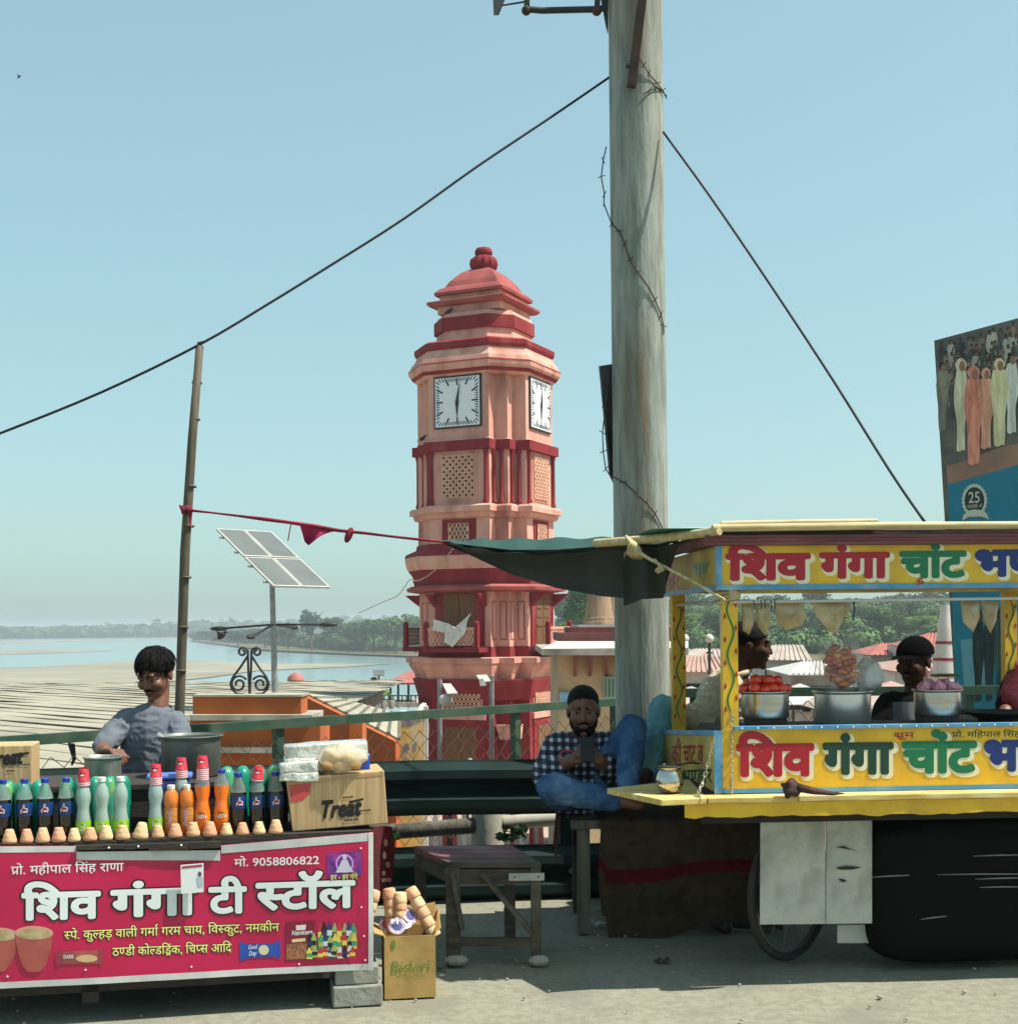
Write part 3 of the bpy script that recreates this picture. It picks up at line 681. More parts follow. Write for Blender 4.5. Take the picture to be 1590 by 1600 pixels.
# open pavilion by the water
pv = thing('open_pavilion', P(640, 1120, 62), 'open pavilion with pale pitched roof on thin posts beside the tower', 'pavilion')
a, b, c, d = P(601, 1067, 60), P(660, 1050, 62), P(672, 1066, 61), P(655, 1046, 66)
MB().add([P(601, 1067, 60), P(668, 1067, 60), P(668, 1048, 63), P(640, 1048, 63)], [(0, 1, 2, 3)]).solid(.08).build('roof_slope', m_rroof, pv)
MB().add([P(601, 1067, 60), P(640, 1048, 63), P(610, 1062, 66)], [(0, 1, 2)]).solid(.08).build('roof_slope', m_rroof, pv)
for x in (610, 622, 638, 655): MB().tube([P(x, 1066, 60.5), P(x, 1106, 60.5)], .055, 6).build('post', m_iron, pv)
MB().add([P(598, 1098, 59.5), P(672, 1098, 59.5), P(672, 1092, 64), P(598, 1092, 64)], [(0, 1, 2, 3)]).solid(.2).build('floor_slab', m_conc, pv)
for x in range(600, 672, 7): MB().tube([P(x, 1098, 59.6), P(x, 1086, 59.6)], .03, 5).build('rail_post', m_iron, pv)
MB().tube([P(600, 1087, 59.6), P(670, 1087, 59.6)], .03, 5).build('handrail', m_iron, pv)
# small lamp post with a panel near the water
lp = thing('lamp_post', P(592, 1110, 58), 'thin lamp post with a small square panel near the water', 'lamp post')
MB().tube([P(593, 1112, 58), P(591.5, 1050, 58)], .05, 6).build('pole', m_steel, lp)
MB().prism([P(582, 1047, 58), P(601, 1047, 58), P(600, 1055, 57.6), P(583, 1055, 57.6)], V(0, .05, -.03)).build('panel', m_cell, lp)
MB().tube([P(592, 1078, 58), P(575, 1076, 58), P(563, 1074, 58)], .03, 5).build('lamp_arm', m_steel, lp); MB().tube([P(592, 1070, 58), P(585, 1062, 58)], .03, 5).build('lamp_arm', m_steel, lp)
MB().ball(P(565, 1074.5, 58), (.25, .1, .06)).build('lamp_head', m_iron, lp); MB().ball(P(584, 1061, 58), (.15, .1, .08)).build('lamp_head', m_iron, lp)
sb = thing('potted_shrub', P(592, 1108, 56), 'leafy shrub in a row of pots near the water', 'shrub')
me = crown_mesh(55, .16, 260); c_ = link('crown', me, m_leaf[2], sb, True); c_.scale = (.55, .4, .4); c_.location = (0, 0, .75)
for j in range(4): MB().lathe([(.10, 0), (.14, .35)], 8, (-.5 + j * .34, 0, 0)).build('pot', m_conc, sb, True)
# yellow painted hoarding panel by the ghat
m_yel = M('yellow_mural', (216, 176, 86), (192, 152, 70), sc=3, r=.7, c3=(206, 200, 186), sc3=1.6)
yp = thing('painted_panel', P(645, 1260, 24), 'weathered yellow and white painted panel beside the tower foot', 'panel')
fb(MB(), 622, 660, 1122, 1414, 24, .12).build('board', m_yel, yp)
fb(MB(), 661, 668, 1104, 1414, 24.05, .2).build('end_post', m_white, yp)
sf = Surf(P(640, 1180, 24), (0, -1, 0))
mg = M('mural_grey', (112, 98, 108), (150, 140, 140), sc=4)
decal([[(624, 1122), (658, 1122), (658, 1128), (648, 1130), (640, 1136), (630, 1134), (624, 1140)], [(628, 1168), (636, 1160), (640, 1170), (634, 1178), (626, 1182)], [(644, 1164), (652, 1158), (650, 1172), (646, 1178)], [(628, 1186), (634, 1182), (640, 1188), (632, 1190)]], sf, mg, yp, .004, 'painted_patch')['kind'] = 'stuff'
fb(MB(), 596, 622, 1140, 1396, 25, .3).build('dark_panel', M('maroon_wall', (88, 34, 34), r=.8), yp)
hp = MB(); a = P(640, 1098, 24)
hp.grid(lambda u, v: P(618 + 48 * u, 1122 - (20 + 6 * math.sin(u * 9)) * v * (.35 + .65 * u), 24 + .5 * v), 10, 3); tag(hp.build('torn_awning', m_sheet), 'torn white awning sheet sagging over the yellow panel', 'awning')
# two lamp poles in front of the tower
def lampole(x, y0, flip, label, i):
    t = thing('lamp_pole', P(x, 1262, 30 + i), label, 'lamp pole', 'lamp poles before the tower')
    MB().tube([P(x, 1270, 30 + i), P(x, y0, 30 + i)], .055, 8).build('pole', m_steel, t, smooth=60)
    if not flip:
        MB().prism([P(x + 4, 1068, 30), P(x + 17, 1068, 30), P(x + 28, 1083, 29.6), P(x + 12, 1084, 29.6)], V(0, .05, -.04)).build('panel', m_white, t)
        MB().tube([P(x, 1088, 30), P(x + 8, 1092, 29.8)], .03, 6).build('arm', m_steel, t); MB().ball(P(x + 9, 1094, 29.8), (.16, .12, .14)).build('lamp_head', m_white, t, smooth=180)
    else:
        MB().prism([P(x - 24, 1055, 30), P(x - 8, 1054, 30), P(x - 1, 1064, 29.6), P(x - 16, 1066, 29.6)], V(0, .05, -.04)).build('panel', m_white, t)
        MB().prism([P(x - 20, 1062, 29.5), P(x - 14, 1060, 29.5), P(x - 8, 1071, 29.4), P(x - 18, 1072, 29.4)], V(0, .08, -.02)).build('lamp_head', m_steel, t)
lampole(687, 1062, False, 'slim lamp pole with a white panel left of the tower door', 0)
lampole(768, 1056, True, 'slim lamp pole with a tilted panel right of the tower door', 1)
# cream building with brackets right of the tower
m_cwall = M('cream_wall', (196, 174, 136), (178, 156, 120), sc=1.2, r=.9, c3=(150, 132, 104), sc3=.6)
m_brown = M('brown_parapet', (124, 70, 66), (104, 58, 56), sc=2, r=.85)
cb = thing('cream_building', P(930, 1300, 26), 'cream walled building with deep eave and brown parapet behind the lamp post', 'building')
fb(MB(), 872, 1060, 1024, 1380, 26, 5).build('wall', m_cwall, cb)
fb(MB(), 846, 1075, 1014, 1024, 25.2, 6.4).build('eave_slab', m_conc, cb)
MB().add([P(846, 1014, 25.2), P(1075, 1012, 25.2), P(1075, 1002, 26.4), P(868, 1002, 26.4)], [(0, 1, 2, 3)]).solid(.06).build('eave_top', m_white, cb)
fb(MB(), 874, 1065, 989, 1002.5, 26.6, 4).build('parapet', m_brown, cb); fb(MB(), 891, 1062, 980, 989, 27.0, 3).build('upper_parapet', m_brown, cb)
fb(MB(), 903, 1058, 976, 980, 27.1, 2.8).build('coping', m_white, cb)
for x in (898, 921, 947, 972): MB().prism([P(x - 2, 1024, 25.98), P(x - 2, 1024, 25.4), P(x - 2, 1057, 25.98)], V(.06, 0, 0)).build('bracket', m_brown, cb)
fb(MB(), 943, 962, 1058, 1092, 25.9, .1).build('window', M('pale_green_paint', (150, 190, 168), r=.6), cb)
for q in (946, 952, 958): fb(MB(), q - .5, q + .5, 1060, 1090, 25.86, .04).build('window_bar', m_iron, cb)
MB().prism([P(874, 1082, 25.9), P(900, 1082, 25.9), P(900, 1102, 25.9), P(874, 1102, 25.9)], V(0, .05, 0)).build('blue_notice', M('blue_notice', (110, 168, 206), (150, 190, 214), sc=9), cb)
sp = thing('temple_spire', P(940, 976, 30), 'fluted brown temple spire rising over the cream building', 'spire')
m_sp = M('spire_stone', (160, 134, 108), (120, 94, 76), sc=4, r=.9, stretch=(1, 1, .15))
for i in range(9):
    x0 = 919 + i * 4.6; MB().tube([P(x0 + (i - 4) * .7 + .3, 970, 30), P(x0, 930, 30), P(x0 - (i - 4) * 1.2, 900, 30)], [.036, .034, .02], 6).build('flute', m_sp, sp)
MB().lathe([(.40, 0), (.40, .07), (.36, .08), (.36, .16), (.33, .17), (.22, 1.1)], 24, P(937, 976, 30.1)).build('core', m_sp, sp)
# town roofs seen through the cart
m_tin = M('pale_tin_roof', (173, 160, 148), (155, 139, 128), sc=1.2, r=.7, c3=(139, 109, 94), sc3=.5)
m_pinkroof = M('dusty_pink_roof', (173, 139, 126), (156, 123, 111), sc=1, r=.75)
def roofhouse(x0, x1, ye, yr, d, label, mt, k, wall=m_white):
    t = thing('town_house', P((x0 + x1) / 2, 1150, d), label, 'house', 'houses of the town behind the cart'); t.location.z = GHAT
    a, b = P(x0, ye, d), P(x1, ye, d); r0, r1 = P(x0 + (x1 - x0) * .16, yr, d + 3), P(x1 - (x1 - x0) * .12, yr, d + 3)
    MB().add([a + V(-.2, -.3, -.05), b + V(.2, -.3, -.05), r1, r0], [(0, 1, 2, 3)]).solid(.06).build('roof_slope', mt, t)
    c, e = a + V(0, 6, 0), b + V(0, 6, 0); MB().add([b + V(.2, -.3, -.05), e, r1], [(0, 1, 2)]).solid(.06).build('roof_slope', mt, t)
    MB().add([c, a + V(-.2, -.3, -.05), r0], [(0, 1, 2)]).solid(.06).build('roof_slope', mt, t)
    MB().add([e, c, r0, r1], [(0, 1, 2, 3)]).solid(.06).build('roof_slope', mt, t)
    n = max(4, int((x1 - x0) / 7))
    for i in range(1, n): u_ = i / n; MB().tube([(a + V(-.2, -.3, -.05)).lerp(b + V(.2, -.3, -.05), u_) + V(0, 0, .04), r0.lerp(r1, u_) + V(0, 0, .04)], .04, 4).build('roof_rib', mt, t)
    zb = GHAT; h = a.z - zb
    MB().box(((a.x + b.x) / 2, d + 3, zb + h / 2), (b.x - a.x, 5.6, h)).build('wall', wall, t)
    n = max(2, int((x1 - x0) / 22))
    for i in range(n):
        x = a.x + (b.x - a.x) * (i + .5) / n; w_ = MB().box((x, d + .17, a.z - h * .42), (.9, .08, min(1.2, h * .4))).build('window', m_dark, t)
        MB().box((x, d + .10, a.z - h * .42 - min(1.2, h * .4) / 2), (1.05, .12, .08)).build('sill', m_conc, w_)
roofhouse(1052, 1130, 1048, 1026, 62, 'tented market roof seen between the cart posts', m_pinkroof, 0)
roofhouse(1070, 1150, 1026, 1014, 85, 'pale roof further back between the cart posts', m_tin, 1)
roofhouse(1196, 1262, 1030, 1008, 80, 'low pale house seen left of the plastic bags', m_tin, 2)
roofhouse(1236, 1330, 1052, 1034, 60, 'white roofed house behind the onion seller\'s plastic bags', m_white, 3, m_conc)
roofhouse(1362, 1440, 1022, 1006, 75, 'red ribbed roof house left of the capped seller', m_rroof, 4)
roofhouse(1436, 1500, 1010, 990, 70, 'red ribbed roof house right of the capped seller', m_rroof, 5)
roofhouse(1400, 1480, 1046, 1030, 52, 'pale house just right of the capped seller\'s head', m_pinkroof, 6)
roofhouse(1490, 1620, 1090, 1074, 46, 'pale house low behind the right end of the cart', m_tin, 7)
def kiosk(x, y, d, label, col):
    t = thing('market_tent', P(x, 1120, d), label, 'tent', 'market tents of the ghat'); t.location.z = GHAT; b = t.location
    hh = P(x, y, d).z - GHAT; W = 1.5
    cs = [V(-W, -W, hh * .8), V(W, -W, hh * .8), V(W, W, hh * .8), V(-W, W, hh * .8)]
    for i in range(4): MB().add([cs[i], cs[(i + 1) % 4], V(0, 0, hh)], [(0, 1, 2)]).solid(.03).build('canopy_panel', col, t, True)
    for q in cs: MB().tube([V(q.x, q.y, 0), q], .04, 5).build('pole', m_iron, t, True)
for x, y, d, lb, col in ((1080, 1072, 45, 'pale market tent left of the front cart post', m_tin), (1250, 1068, 44, 'white market tent behind the tomato pot', m_white), (1330, 1072, 42, 'cream market tent behind the steel pot', m_tin), (1392, 1064, 48, 'pink market tent beside the capped seller', m_pinkroof), (1540, 1060, 44, 'pale market tent at the right behind the onion pot', m_tin)): kiosk(x, y, d, lb, col)
tc_ = thing('temple_flag_cone', P(1478, 1100, 40), 'slender white conical spire with red bands behind the cart', 'spire')
MB().lathe([(.52, P(1478, 1090, 40).z), (.30, P(1478, 1000, 40).z), (.14, P(1478, 945, 40).z)], 14, (P(1478, 1000, 40).x, 40, 0)).build('cone', m_white, tc_, smooth=60)
for yy, r_ in ((1055, .455), (1030, .39), (1004, .325)): MB().lathe([(r_, -.04), (r_ - .01, .04)], 14, P(1478, yy, 40)).build('band', m_red, tc_)
for x, d, lb in ((1069, 40, 'thin iron lamp post left of the front cart post'), (1108, 42, 'thin iron lamp post between the cart posts')):
    t = thing('iron_lamp_post', P(x, 1110, d), lb, 'lamp post'); MB().tube([P(x, 1115, d), P(x, 1000, d)], .05, 6).build('pole', m_iron, t); MB().ball(P(x, 998, d), .14).build('lamp_globe', m_white, t, smooth=180); MB().tube([P(x - 5, 1020, d), P(x + 5, 1020, d)], .03, 5).build('cross_arm', m_iron, t)
# ghat railings seen under the guardrail
gr_ = thing('ghat_railing', P(700, 1300, 27), 'low white and red railing on the ghat seen below the guardrail', 'railing')
for i in range(22):
    x = 590 + i * 15; MB().box(P(x, 1296, 27), (.09, .09, 1.0)).build('baluster', (m_white, m_red, m_pink)[(i * 7) % 3], gr_)
MB().tube([P(580, 1289, 27), P(925, 1285, 27)], .05, 6).build('handrail', m_white, gr_)
for i, (x, lb) in enumerate(((602, 'grey-green shrub'), (688, 'small bush'))):
    pass
# big billboard at the right
BD = 12.0
m_bbteal = M('billboard_teal', (14, 122, 146), (12, 110, 132), sc=2, r=.45)
m_bbdark = M('billboard_dark', (86, 80, 72), (116, 106, 96), sc=3.5, r=.5, c3=(56, 54, 50), sc3=2)
bbn = Vector((-.42, -1, 0)).normalized()
bs = Surf(P(1470, 700, BD), bbn)
bb = thing('billboard', bs.pt(1520, 1130), 'tall billboard showing a standing crowd above a teal band with a badge', 'billboard')
q = [bs.pt(1493, 1110), bs.pt(1720, 1110), bs.pt(1720, 462), bs.pt(1459, 532)]
MB().prism(q, bbn * -.08).build('board', m_bbdark, bb)
decal([[(1480, 757), (1720, 690), (1720, 1108), (1493, 1108)]], bs, m_bbteal, bb, .003, 'teal_band')
decal([[(1478, 728), (1500, 722), (1560, 700), (1720, 660), (1720, 690), (1480, 757)]], bs, M('billboard_ground', (164, 120, 98), (140, 104, 86), sc=2, r=.5), bb, .004, 'printed_ground')
rgb = random.Random(4)
def figure(x, yh, yf, wd, col, o, head=(150, 106, 84), hood=None):
    k = (yf - yh); nm = 'printed_figure'; mt = M('print_%d_%d_%d' % col, col, tuple(max(0, q - 40) for q in col), sc=5, r=.5, stretch=(4, 4, .5)); ph = rgb.uniform(0, 6)
    L_, R_ = [], []
    for i in range(11):
        t = i / 10; w_ = wd * (.34 + .16 * math.sin(math.pi * min(1, t * 1.6)) - .05 * t + .03 * math.sin(t * 9 + ph)); yy = yh + k * (.14 + .86 * t); L_.append((x - w_, yy)); R_.append((x + w_, yy))
    decal([[(x - wd * .12, yh + k * .12)] + L_ + [(x - wd * .1, yf + 2.5), (x + wd * .15, yf - 1)] + R_[::-1] + [(x + wd * .12, yh + k * .12)]], bs, mt, bb, o, nm)
    if hood: decal([[(x + k * .062 * math.cos(q) * (1 - .25 * (math.sin(q) < 0)), yh + k * .085 - k * .088 * math.sin(q)) for q in [j * math.pi / 9 for j in range(18)]]], bs, mt, bb, o + .0004, 'printed_veil')
    else: decal([oval(x - .4, yh + k * .055, k * .046, k * .058, 12)], bs, M('print_hair', (36, 30, 28)), bb, o + .0004, 'printed_hair')
    decal([oval(x + k * .012, yh + k * .088, k * .034, k * .058, 12)], bs, M('print_face_%d' % head[0], head), bb, o + .0008, 'printed_head')
    for s in (-1, 1): decal([[(x + s * wd * .40, yh + k * .2), (x + s * wd * .50, yh + k * .36), (x + s * wd * .12, yh + k * .42), (x + s * wd * .1, yh + k * .38), (x + s * wd * .3, yh + k * .34)]], bs, M('print_%d_%d_%d_arm' % col, tuple(max(0, q - 22) for q in col), r=.5), bb, o + .0006, 'printed_arm')
for r_ in range(5):
    for j in range(24):
        x = 1462 + j * 10.4 + rgb.uniform(-4, 4) + r_ * 3; yh = 532 - .268 * (x - 1459) + 4 + r_ * 15 + rgb.uniform(0, 7)
        if x < 1466 + r_ * 3 or x > 1712: continue
        figure(x, yh, yh + 58, rgb.uniform(11, 15), rgb.choice(((176, 170, 152), (112, 106, 100), (196, 188, 172), (86, 80, 76), (146, 124, 110), (70, 78, 74))), .005 + r_ * .001 + j * 3e-5, rgb.choice(((128, 92, 76), (104, 76, 62))))
figure(1472, 566, 672, 20, (146, 136, 120), .010); figure(1501, 560, 704, 22, (230, 218, 184), .0105, hood=True)
figure(1540, 575, 700, 26, (236, 170, 142), .011, hood=True); figure(1521, 572, 725, 30, (234, 150, 124), .0115, hood=True)
figure(1561, 560, 696, 28, (236, 222, 172), .012, hood=True); figure(1580, 552, 676, 22, (232, 230, 214), .0112); figure(1630, 548, 668, 26, (236, 222, 172), .0119, hood=True); figure(1656, 545, 662, 24, (232, 230, 214), .0113); figure(1684, 540, 655, 26, (234, 150, 124), .0117, hood=True); figure(1604, 560, 680, 26, (200, 140, 120), .0118)
mcr, mdk = M('badge_cream', (196, 196, 172), r=.5), M('badge_dark', (22, 40, 44), r=.5)
decal([[(1522 + (20.5 if k % 2 else 18.5) * math.cos(math.pi * k / 24), 782 - (27 if k % 2 else 24.8) * math.sin(math.pi * k / 24)) for k in range(48)]], bs, mcr, bb, .006, 'badge_rim')
decal([oval(1522, 782, 15.5, 21)], bs, mdk, bb, .007, 'badge_disc')
decal([[(1504, 806), (1512, 798), (1522, 796), (1532, 797), (1541, 802), (1545, 812), (1536, 808), (1522, 806), (1512, 808), (1503, 814)]], bs, mcr, bb, .008, 'badge_ribbon')
lettering('25', bs, 1513, 1530, 786, 768, mcr, bb, .009, .01, .05, .73); lettering('YEARS of', bs, 1510.5, 1534, 795, 789, mcr, bb, .009, .0, .12, .73)
mlt = M('billboard_pale_teal', (96, 150, 160), r=.5)
decal([[(1500, 1000), (1536, 996), (1540, 1070), (1506, 1074)]], bs, mlt, bb, .006, 'pale_panel')
for k in range(3): figure(1528 + k * 17, 952, 1095, 19, ((40, 66, 64), (30, 52, 54), (58, 84, 80))[k], .0075 + k * .001, (60, 60, 56))
for x in (1505, 1640): MB().bar(bs.pt(x, 1400, -.14), bs.pt(x, 560, -.14), .09, .09, (0, 1, 0)).build('support_post', m_iron, bb)
# far people on the ghat are built with the other people below
hz_m = bpy.data.materials.new('haze_air'); hz_m.use_nodes = True; t_ = hz_m.node_tree; t_.nodes.remove(t_.nodes['Principled BSDF'])
pv_ = t_.nodes.new('ShaderNodeVolumePrincipled'); pv_.inputs['Color'].default_value = (.86, .95, 1.0, 1); pv_.inputs['Density'].default_value = .0005; pv_.inputs['Anisotropy'].default_value = .2
t_.links.new(pv_.outputs[0], [n for n in t_.nodes if n.type == 'OUTPUT_MATERIAL'][0].inputs['Volume'])
hz = MB().box((0, 3500, 3.5), (24000, 25500, 26)).build('haze', hz_m, base=False); tag(hz, 'thin blue haze hanging over the river and far bank', 'haze', kind='stuff')
# ================================================================ road edge: fence, guardrail, pole, wires
m_wire = M('fence_wire', (70, 62, 50), (96, 84, 66), sc=8, r=.6, metal=.3)
m_bamboo = M('old_bamboo', (96, 86, 68), (72, 64, 52), sc=5, r=.7, stretch=(8, 8, 1), c3=(62, 54, 44), sc3=3)
m_bamboo2 = M('pale_bamboo', (196, 178, 132), (170, 150, 104), sc=5, r=.6, stretch=(1, 8, 8))
m_gwood = M('grey_timber', (92, 88, 78), (64, 60, 54), sc=5, r=.9, bump=.3, bsc=30, stretch=(5, 5, 1), c3=(112, 106, 94), sc3=2)
m_cable = M('black_cable', (18, 18, 20), r=.6)
m_rust = M('rusty_iron', (78, 54, 42), (54, 42, 36), sc=9, r=.85)
m_maroon = M('maroon_cloth', (140, 24, 48), (104, 16, 36), sc=6, r=.85)
def fence(A, B, zt, label, posts, wire=True):
    A, B = Vector(A), Vector(B); d = (B - A).normalized(); L = (B - A).length; n = Vector((d.y, -d.x, 0))
    t = thing('chain_link_fence', A.lerp(B, .5), label, 'fence'); t.location.z = 0
    for i in range(4):
        s0, s1 = L * i / 4, L * (i + 1) / 4
        MB().bar(A + d * s0 + V(0, 0, zt - .03), A + d * (s1 - .004) + V(0, 0, zt - .03), .05, .055).build('top_rail', m_rail, t)
    for s in posts: MB().bar(A + d * s + n * -.03, A + d * s + V(0, 0, zt - .06) + n * -.03, .06, .05, d).build('post', m_rail, t)
    mb = MB(); p = .062; nw = int(L / p)
    for i in range(nw):
        pts = []
        for k in range(int((zt - .05) / .062)):
            s = i * p + ((k + i) % 2) * p * 1.02 + .010 * noise.noise((i * .6, k * .6, 1)) + random.uniform(-.003, .003)
            pts.append(A + d * min(s, L) + V(0, 0, .03 + k * .062 + .012 * noise.noise((i * .3, k * .3, 5))) + n * (.005 * (1 if k % 2 else -1) + .012 * math.sin(s * 3)))
        mb.tube(pts, .0034, 3, cap=False)
    o = mb.build('wire_mesh', m_wire, t); o['kind'] = 'stuff'; return t
fA, fB = P(-110, 1150, 6.72), P(972, 1090, 10.05); fA.z = fB.z = 0; fA = fA + (fA - fB).normalized() * 2.6
fl = (fB - fA).length
def along(x):
    r = ray(x, 1000); k = (fA.x * (fB.y - fA.y) - fA.y * (fB.x - fA.x)) / (r.x * (fB.y - fA.y) - r.y * (fB.x - fA.x)); return (Vector((r.x * k, r.y * k, 0)) - fA).length
fence(fA, fB, .905, 'long green chain-link fence running behind the tea stall', [.05, along(437), along(808), fl - .05])
a, b = P(1060, 1074, 8.4), P(1720, 1066, 8.4); a.z = b.z = 0
fence(a, b, 1.05, 'green chain-link fence seen through the snack cart', [.1, (b - a).length * .69, (b - a).length - .1])
tw = MB().tube([P(108, 1152, 7.3), P(112, 1165, 7.28), P(116, 1186, 7.27), P(112, 1196, 7.27)], [.012, .02, .012, .006], 6).build('rag_strip', m_black); tag(tw, 'black rag strip tied to the wire fence beside the cardboard box', 'rag')
# guardrail
gA, gB = P(-140, 1200, 6.85), P(1075, 1190, 7.28); gA = gA + (gA - gB).normalized() * 2.4
gd = Vector((gB.x - gA.x, gB.y - gA.y, 0)).normalized(); gn = Vector((gd.y, -gd.x, 0)); gL = Vector((gB.x - gA.x, gB.y - gA.y)).length
g0 = Vector((gA.x, gA.y, 0))
gt = thing('guardrail', g0 + gd * gL / 2, 'dark green corrugated steel guardrail behind the bench and stool', 'guardrail')
prof = [(.0, .145), (.006, .132), (.078, .096), (.080, .058), (.008, .016), (.008, -.016), (.080, -.058), (.078, -.096), (.006, -.132), (.0, -.145)]
for zc in (.592, .135):
    for i in range(2):
        s0, s1 = gL * i / 2, gL * (i + 1) / 2 + (.1 if i == 0 else 0)
        mb = MB(); mb.grid(lambda u, v: g0 + gd * (s0 + (s1 - s0) * u) + gn * (prof[round(v * 9)][0] * 1.0 + .004 * i + .004 * math.sin(u * 21)) + V(0, 0, zc + prof[round(v * 9)][1] + .004 * math.sin(u * 13 + zc)), 24, 9).solid(.004)
        mb.build('beam', m_dgreen, gt, smooth=22)
def gs(x):
    r = ray(x, 1000); gb = g0 + gd * gL; k = (g0.x * (gb.y - g0.y) - g0.y * (gb.x - g0.x)) / (r.x * (gb.y - g0.y) - r.y * (gb.x - g0.x)); return g0 + Vector((r.x * k - g0.x, r.y * k - g0.y, 0))
for x in (-60, 250, 888, 1040): q = gs(x); MB().bar(q - gn * .07, q - gn * .07 + V(0, 0, .72), .06, .10, gd).build('post', m_dgreen, gt)
for x, zc in ((888, .592), (888, .135), (250, .592)): q = gs(x); MB().lathe([(.014, 0), (.014, .012), (.004, .016)], 8, q + gn * .016 + V(0, 0, zc), gn).build('bolt', m_steel, gt)
bl = thing('concrete_barrier_post', P(764, 1400, 7.62), 'squat weathered concrete post with a log rail behind the stool', 'barrier post'); bl.location.z = 0
p = P(764, 1300, 7.62); MB().lathe([(.105, 0), (.10, .2), (.088, .42), (.075, .47)], 10, (p.x, p.y, 0)).build('post', m_conc, bl, smooth=40)
MB().tube([P(560, 1303, 7.6), P(650, 1297, 7.6), P(742, 1290, 7.6)], [.046, .044, .046], 10).build('rail', m_gwood, bl, smooth=60)
MB().tube([P(786, 1286, 7.6), P(850, 1281, 7.6), P(905, 1277, 7.6)], [.04, .042, .04], 10).build('rail', m_conc, bl, smooth=60)
wd_ = thing('roadside_weed', P(800, 1316, 7.45), 'dark leafy weed growing beside the concrete barrier post', 'weed'); wd_.location.z = .24
c_ = link('leaves', crown_mesh(77, .3, 60), m_leaf[0], wd_, True); c_.scale = (.1, .08, .08); c_.location = (0, 0, .06)
wd_ = thing('roadside_weed', P(612, 1316, 7.45), 'small bright green weed under the guardrail by the carton', 'weed'); wd_.location.z = .24
c_ = link('leaves', crown_mesh(78, .3, 60), m_leaf[2], wd_, True); c_.scale = (.07, .06, .05); c_.location = (0, 0, .04)
# lamp post
PD = 7.2
m_pole = M('weathered_pole', (152, 156, 146), (118, 124, 116), sc=5, r=.75, bump=.25, bsc=20, stretch=(4, 4, .5), c3=(116, 94, 64), sc3=1.6, spec=.3)
pp = P(1003, 1000, PD); pb = V(pp.x, PD, 0)
lamp = thing('lamp_post', pb, 'thick pale weathered street pole rising behind the snack cart', 'street pole')
top = P(990, -160, PD)
MB().tube([pb, pb.lerp(top, .3), pb.lerp(top, .6), top], [.147, .1455, .1445, .1425], 40).build('shaft', m_pole, lamp, smooth=60)
MB().tube([P(824, 14, PD), P(846, 16, PD), P(932, 14, PD), P(944, 12, PD)], .017, 10).build('bracket_bar', m_iron, lamp, smooth=60)
MB().ball(P(822, 16, PD), .026).build('bracket_joint', m_rust, lamp, smooth=180); MB().ball(P(932, 16, PD), .028).build('bracket_joint', m_rust, lamp, smooth=180)
MB().bar(P(932, 18, PD), P(936, -40, PD), .03, .03, (0, 1, 0)).build('bracket_strut', m_iron, lamp); MB().bar(P(823, 14, PD), P(822, -60, PD), .03, .03, (0, 1, 0)).build('bracket_strut', m_iron, lamp)
MB().prism([P(938, -10, PD), P(950, -10, PD), P(950, 50, PD), P(946, 34, PD)], V(0, .03, 0)).build('bracket_gusset', m_iron, lamp)
MB().tube([P(784, 8, PD), P(822, 2, PD)], .005, 6).build('tie_rod', m_iron, lamp)
MB().prism([P(769, -30, PD), P(771, 22, PD), P(779, 22, PD), P(800, -30, PD)], V(0, .012, 0)).build('sign_plate', M('dark_sign_plate', (66, 72, 74), r=.5), lamp)
MB().bar(P(1010, -60, 6.98), P(986, 135, 7.02), .046, .05, (0, 1, 0)).build('rusty_bar', m_rust, lamp)
MB().tube([P(978, 103, 7.0), P(996, 100, 7.0)], .012, 8).build('bar_bolt', m_rust, lamp)
fl_ = MB().add([P(935, 572, 7.22), P(960, 568, 7.3), P(960, 760, 7.3), P(951, 742, 7.22)], [(0, 1, 2, 3)]).solid(.012).build('bent_sheet', M('dull_lead_sheet', (96, 96, 92), (70, 70, 68), sc=8, r=.7, metal=.3), lamp)
bw = thing('barbed_wire', P(1000, 85, 7.04), 'strand of barbed wire coiled round the street pole', 'wire')
strands = [[(997, 86), (1006, 100), (1014, 113), (1028, 124), (1038, 130), (1046, 137)], [(1046, 133), (1030, 131), (1016, 138), (1006, 146)], [(950, 214), (945, 236), (942, 262), (944, 274), (947, 290), (946, 304), (951, 318)],
           [(951, 318), (958, 340), (968, 356), (976, 378), (984, 404), (996, 424), (1012, 446), (1024, 466), (1034, 488), (1039, 504), (1039, 518)], [(953, 575), (952, 600), (948, 632), (944, 670), (945, 700), (949, 728), (956, 738)], [(956, 738), (975, 752), (996, 772), (1012, 788), (1024, 802), (1036, 824)]]
for st in strands:
    pts = []
    for x, y in st:
        cxp = pp.x + (top.x - pp.x) * (978 - y) / 1130; q = P(x, y, 7.04); r2 = max(0, .149 ** 2 - (q.x - cxp) ** 2); q.y = PD - math.sqrt(r2) - .004 if r2 > 0 else PD - .02
        pts.append(q)
    MB().tube(pts, .0034, 5).build('strand', m_rust, bw)
    for q in pts[1:-1]:
        a_ = random.uniform(0, 3); MB().tube([q + V(.02 * math.cos(a_), -.004, .02 * math.sin(a_)), q - V(.02 * math.cos(a_), .004, .02 * math.sin(a_))], .0024, 4).build('barb', m_rust, bw)
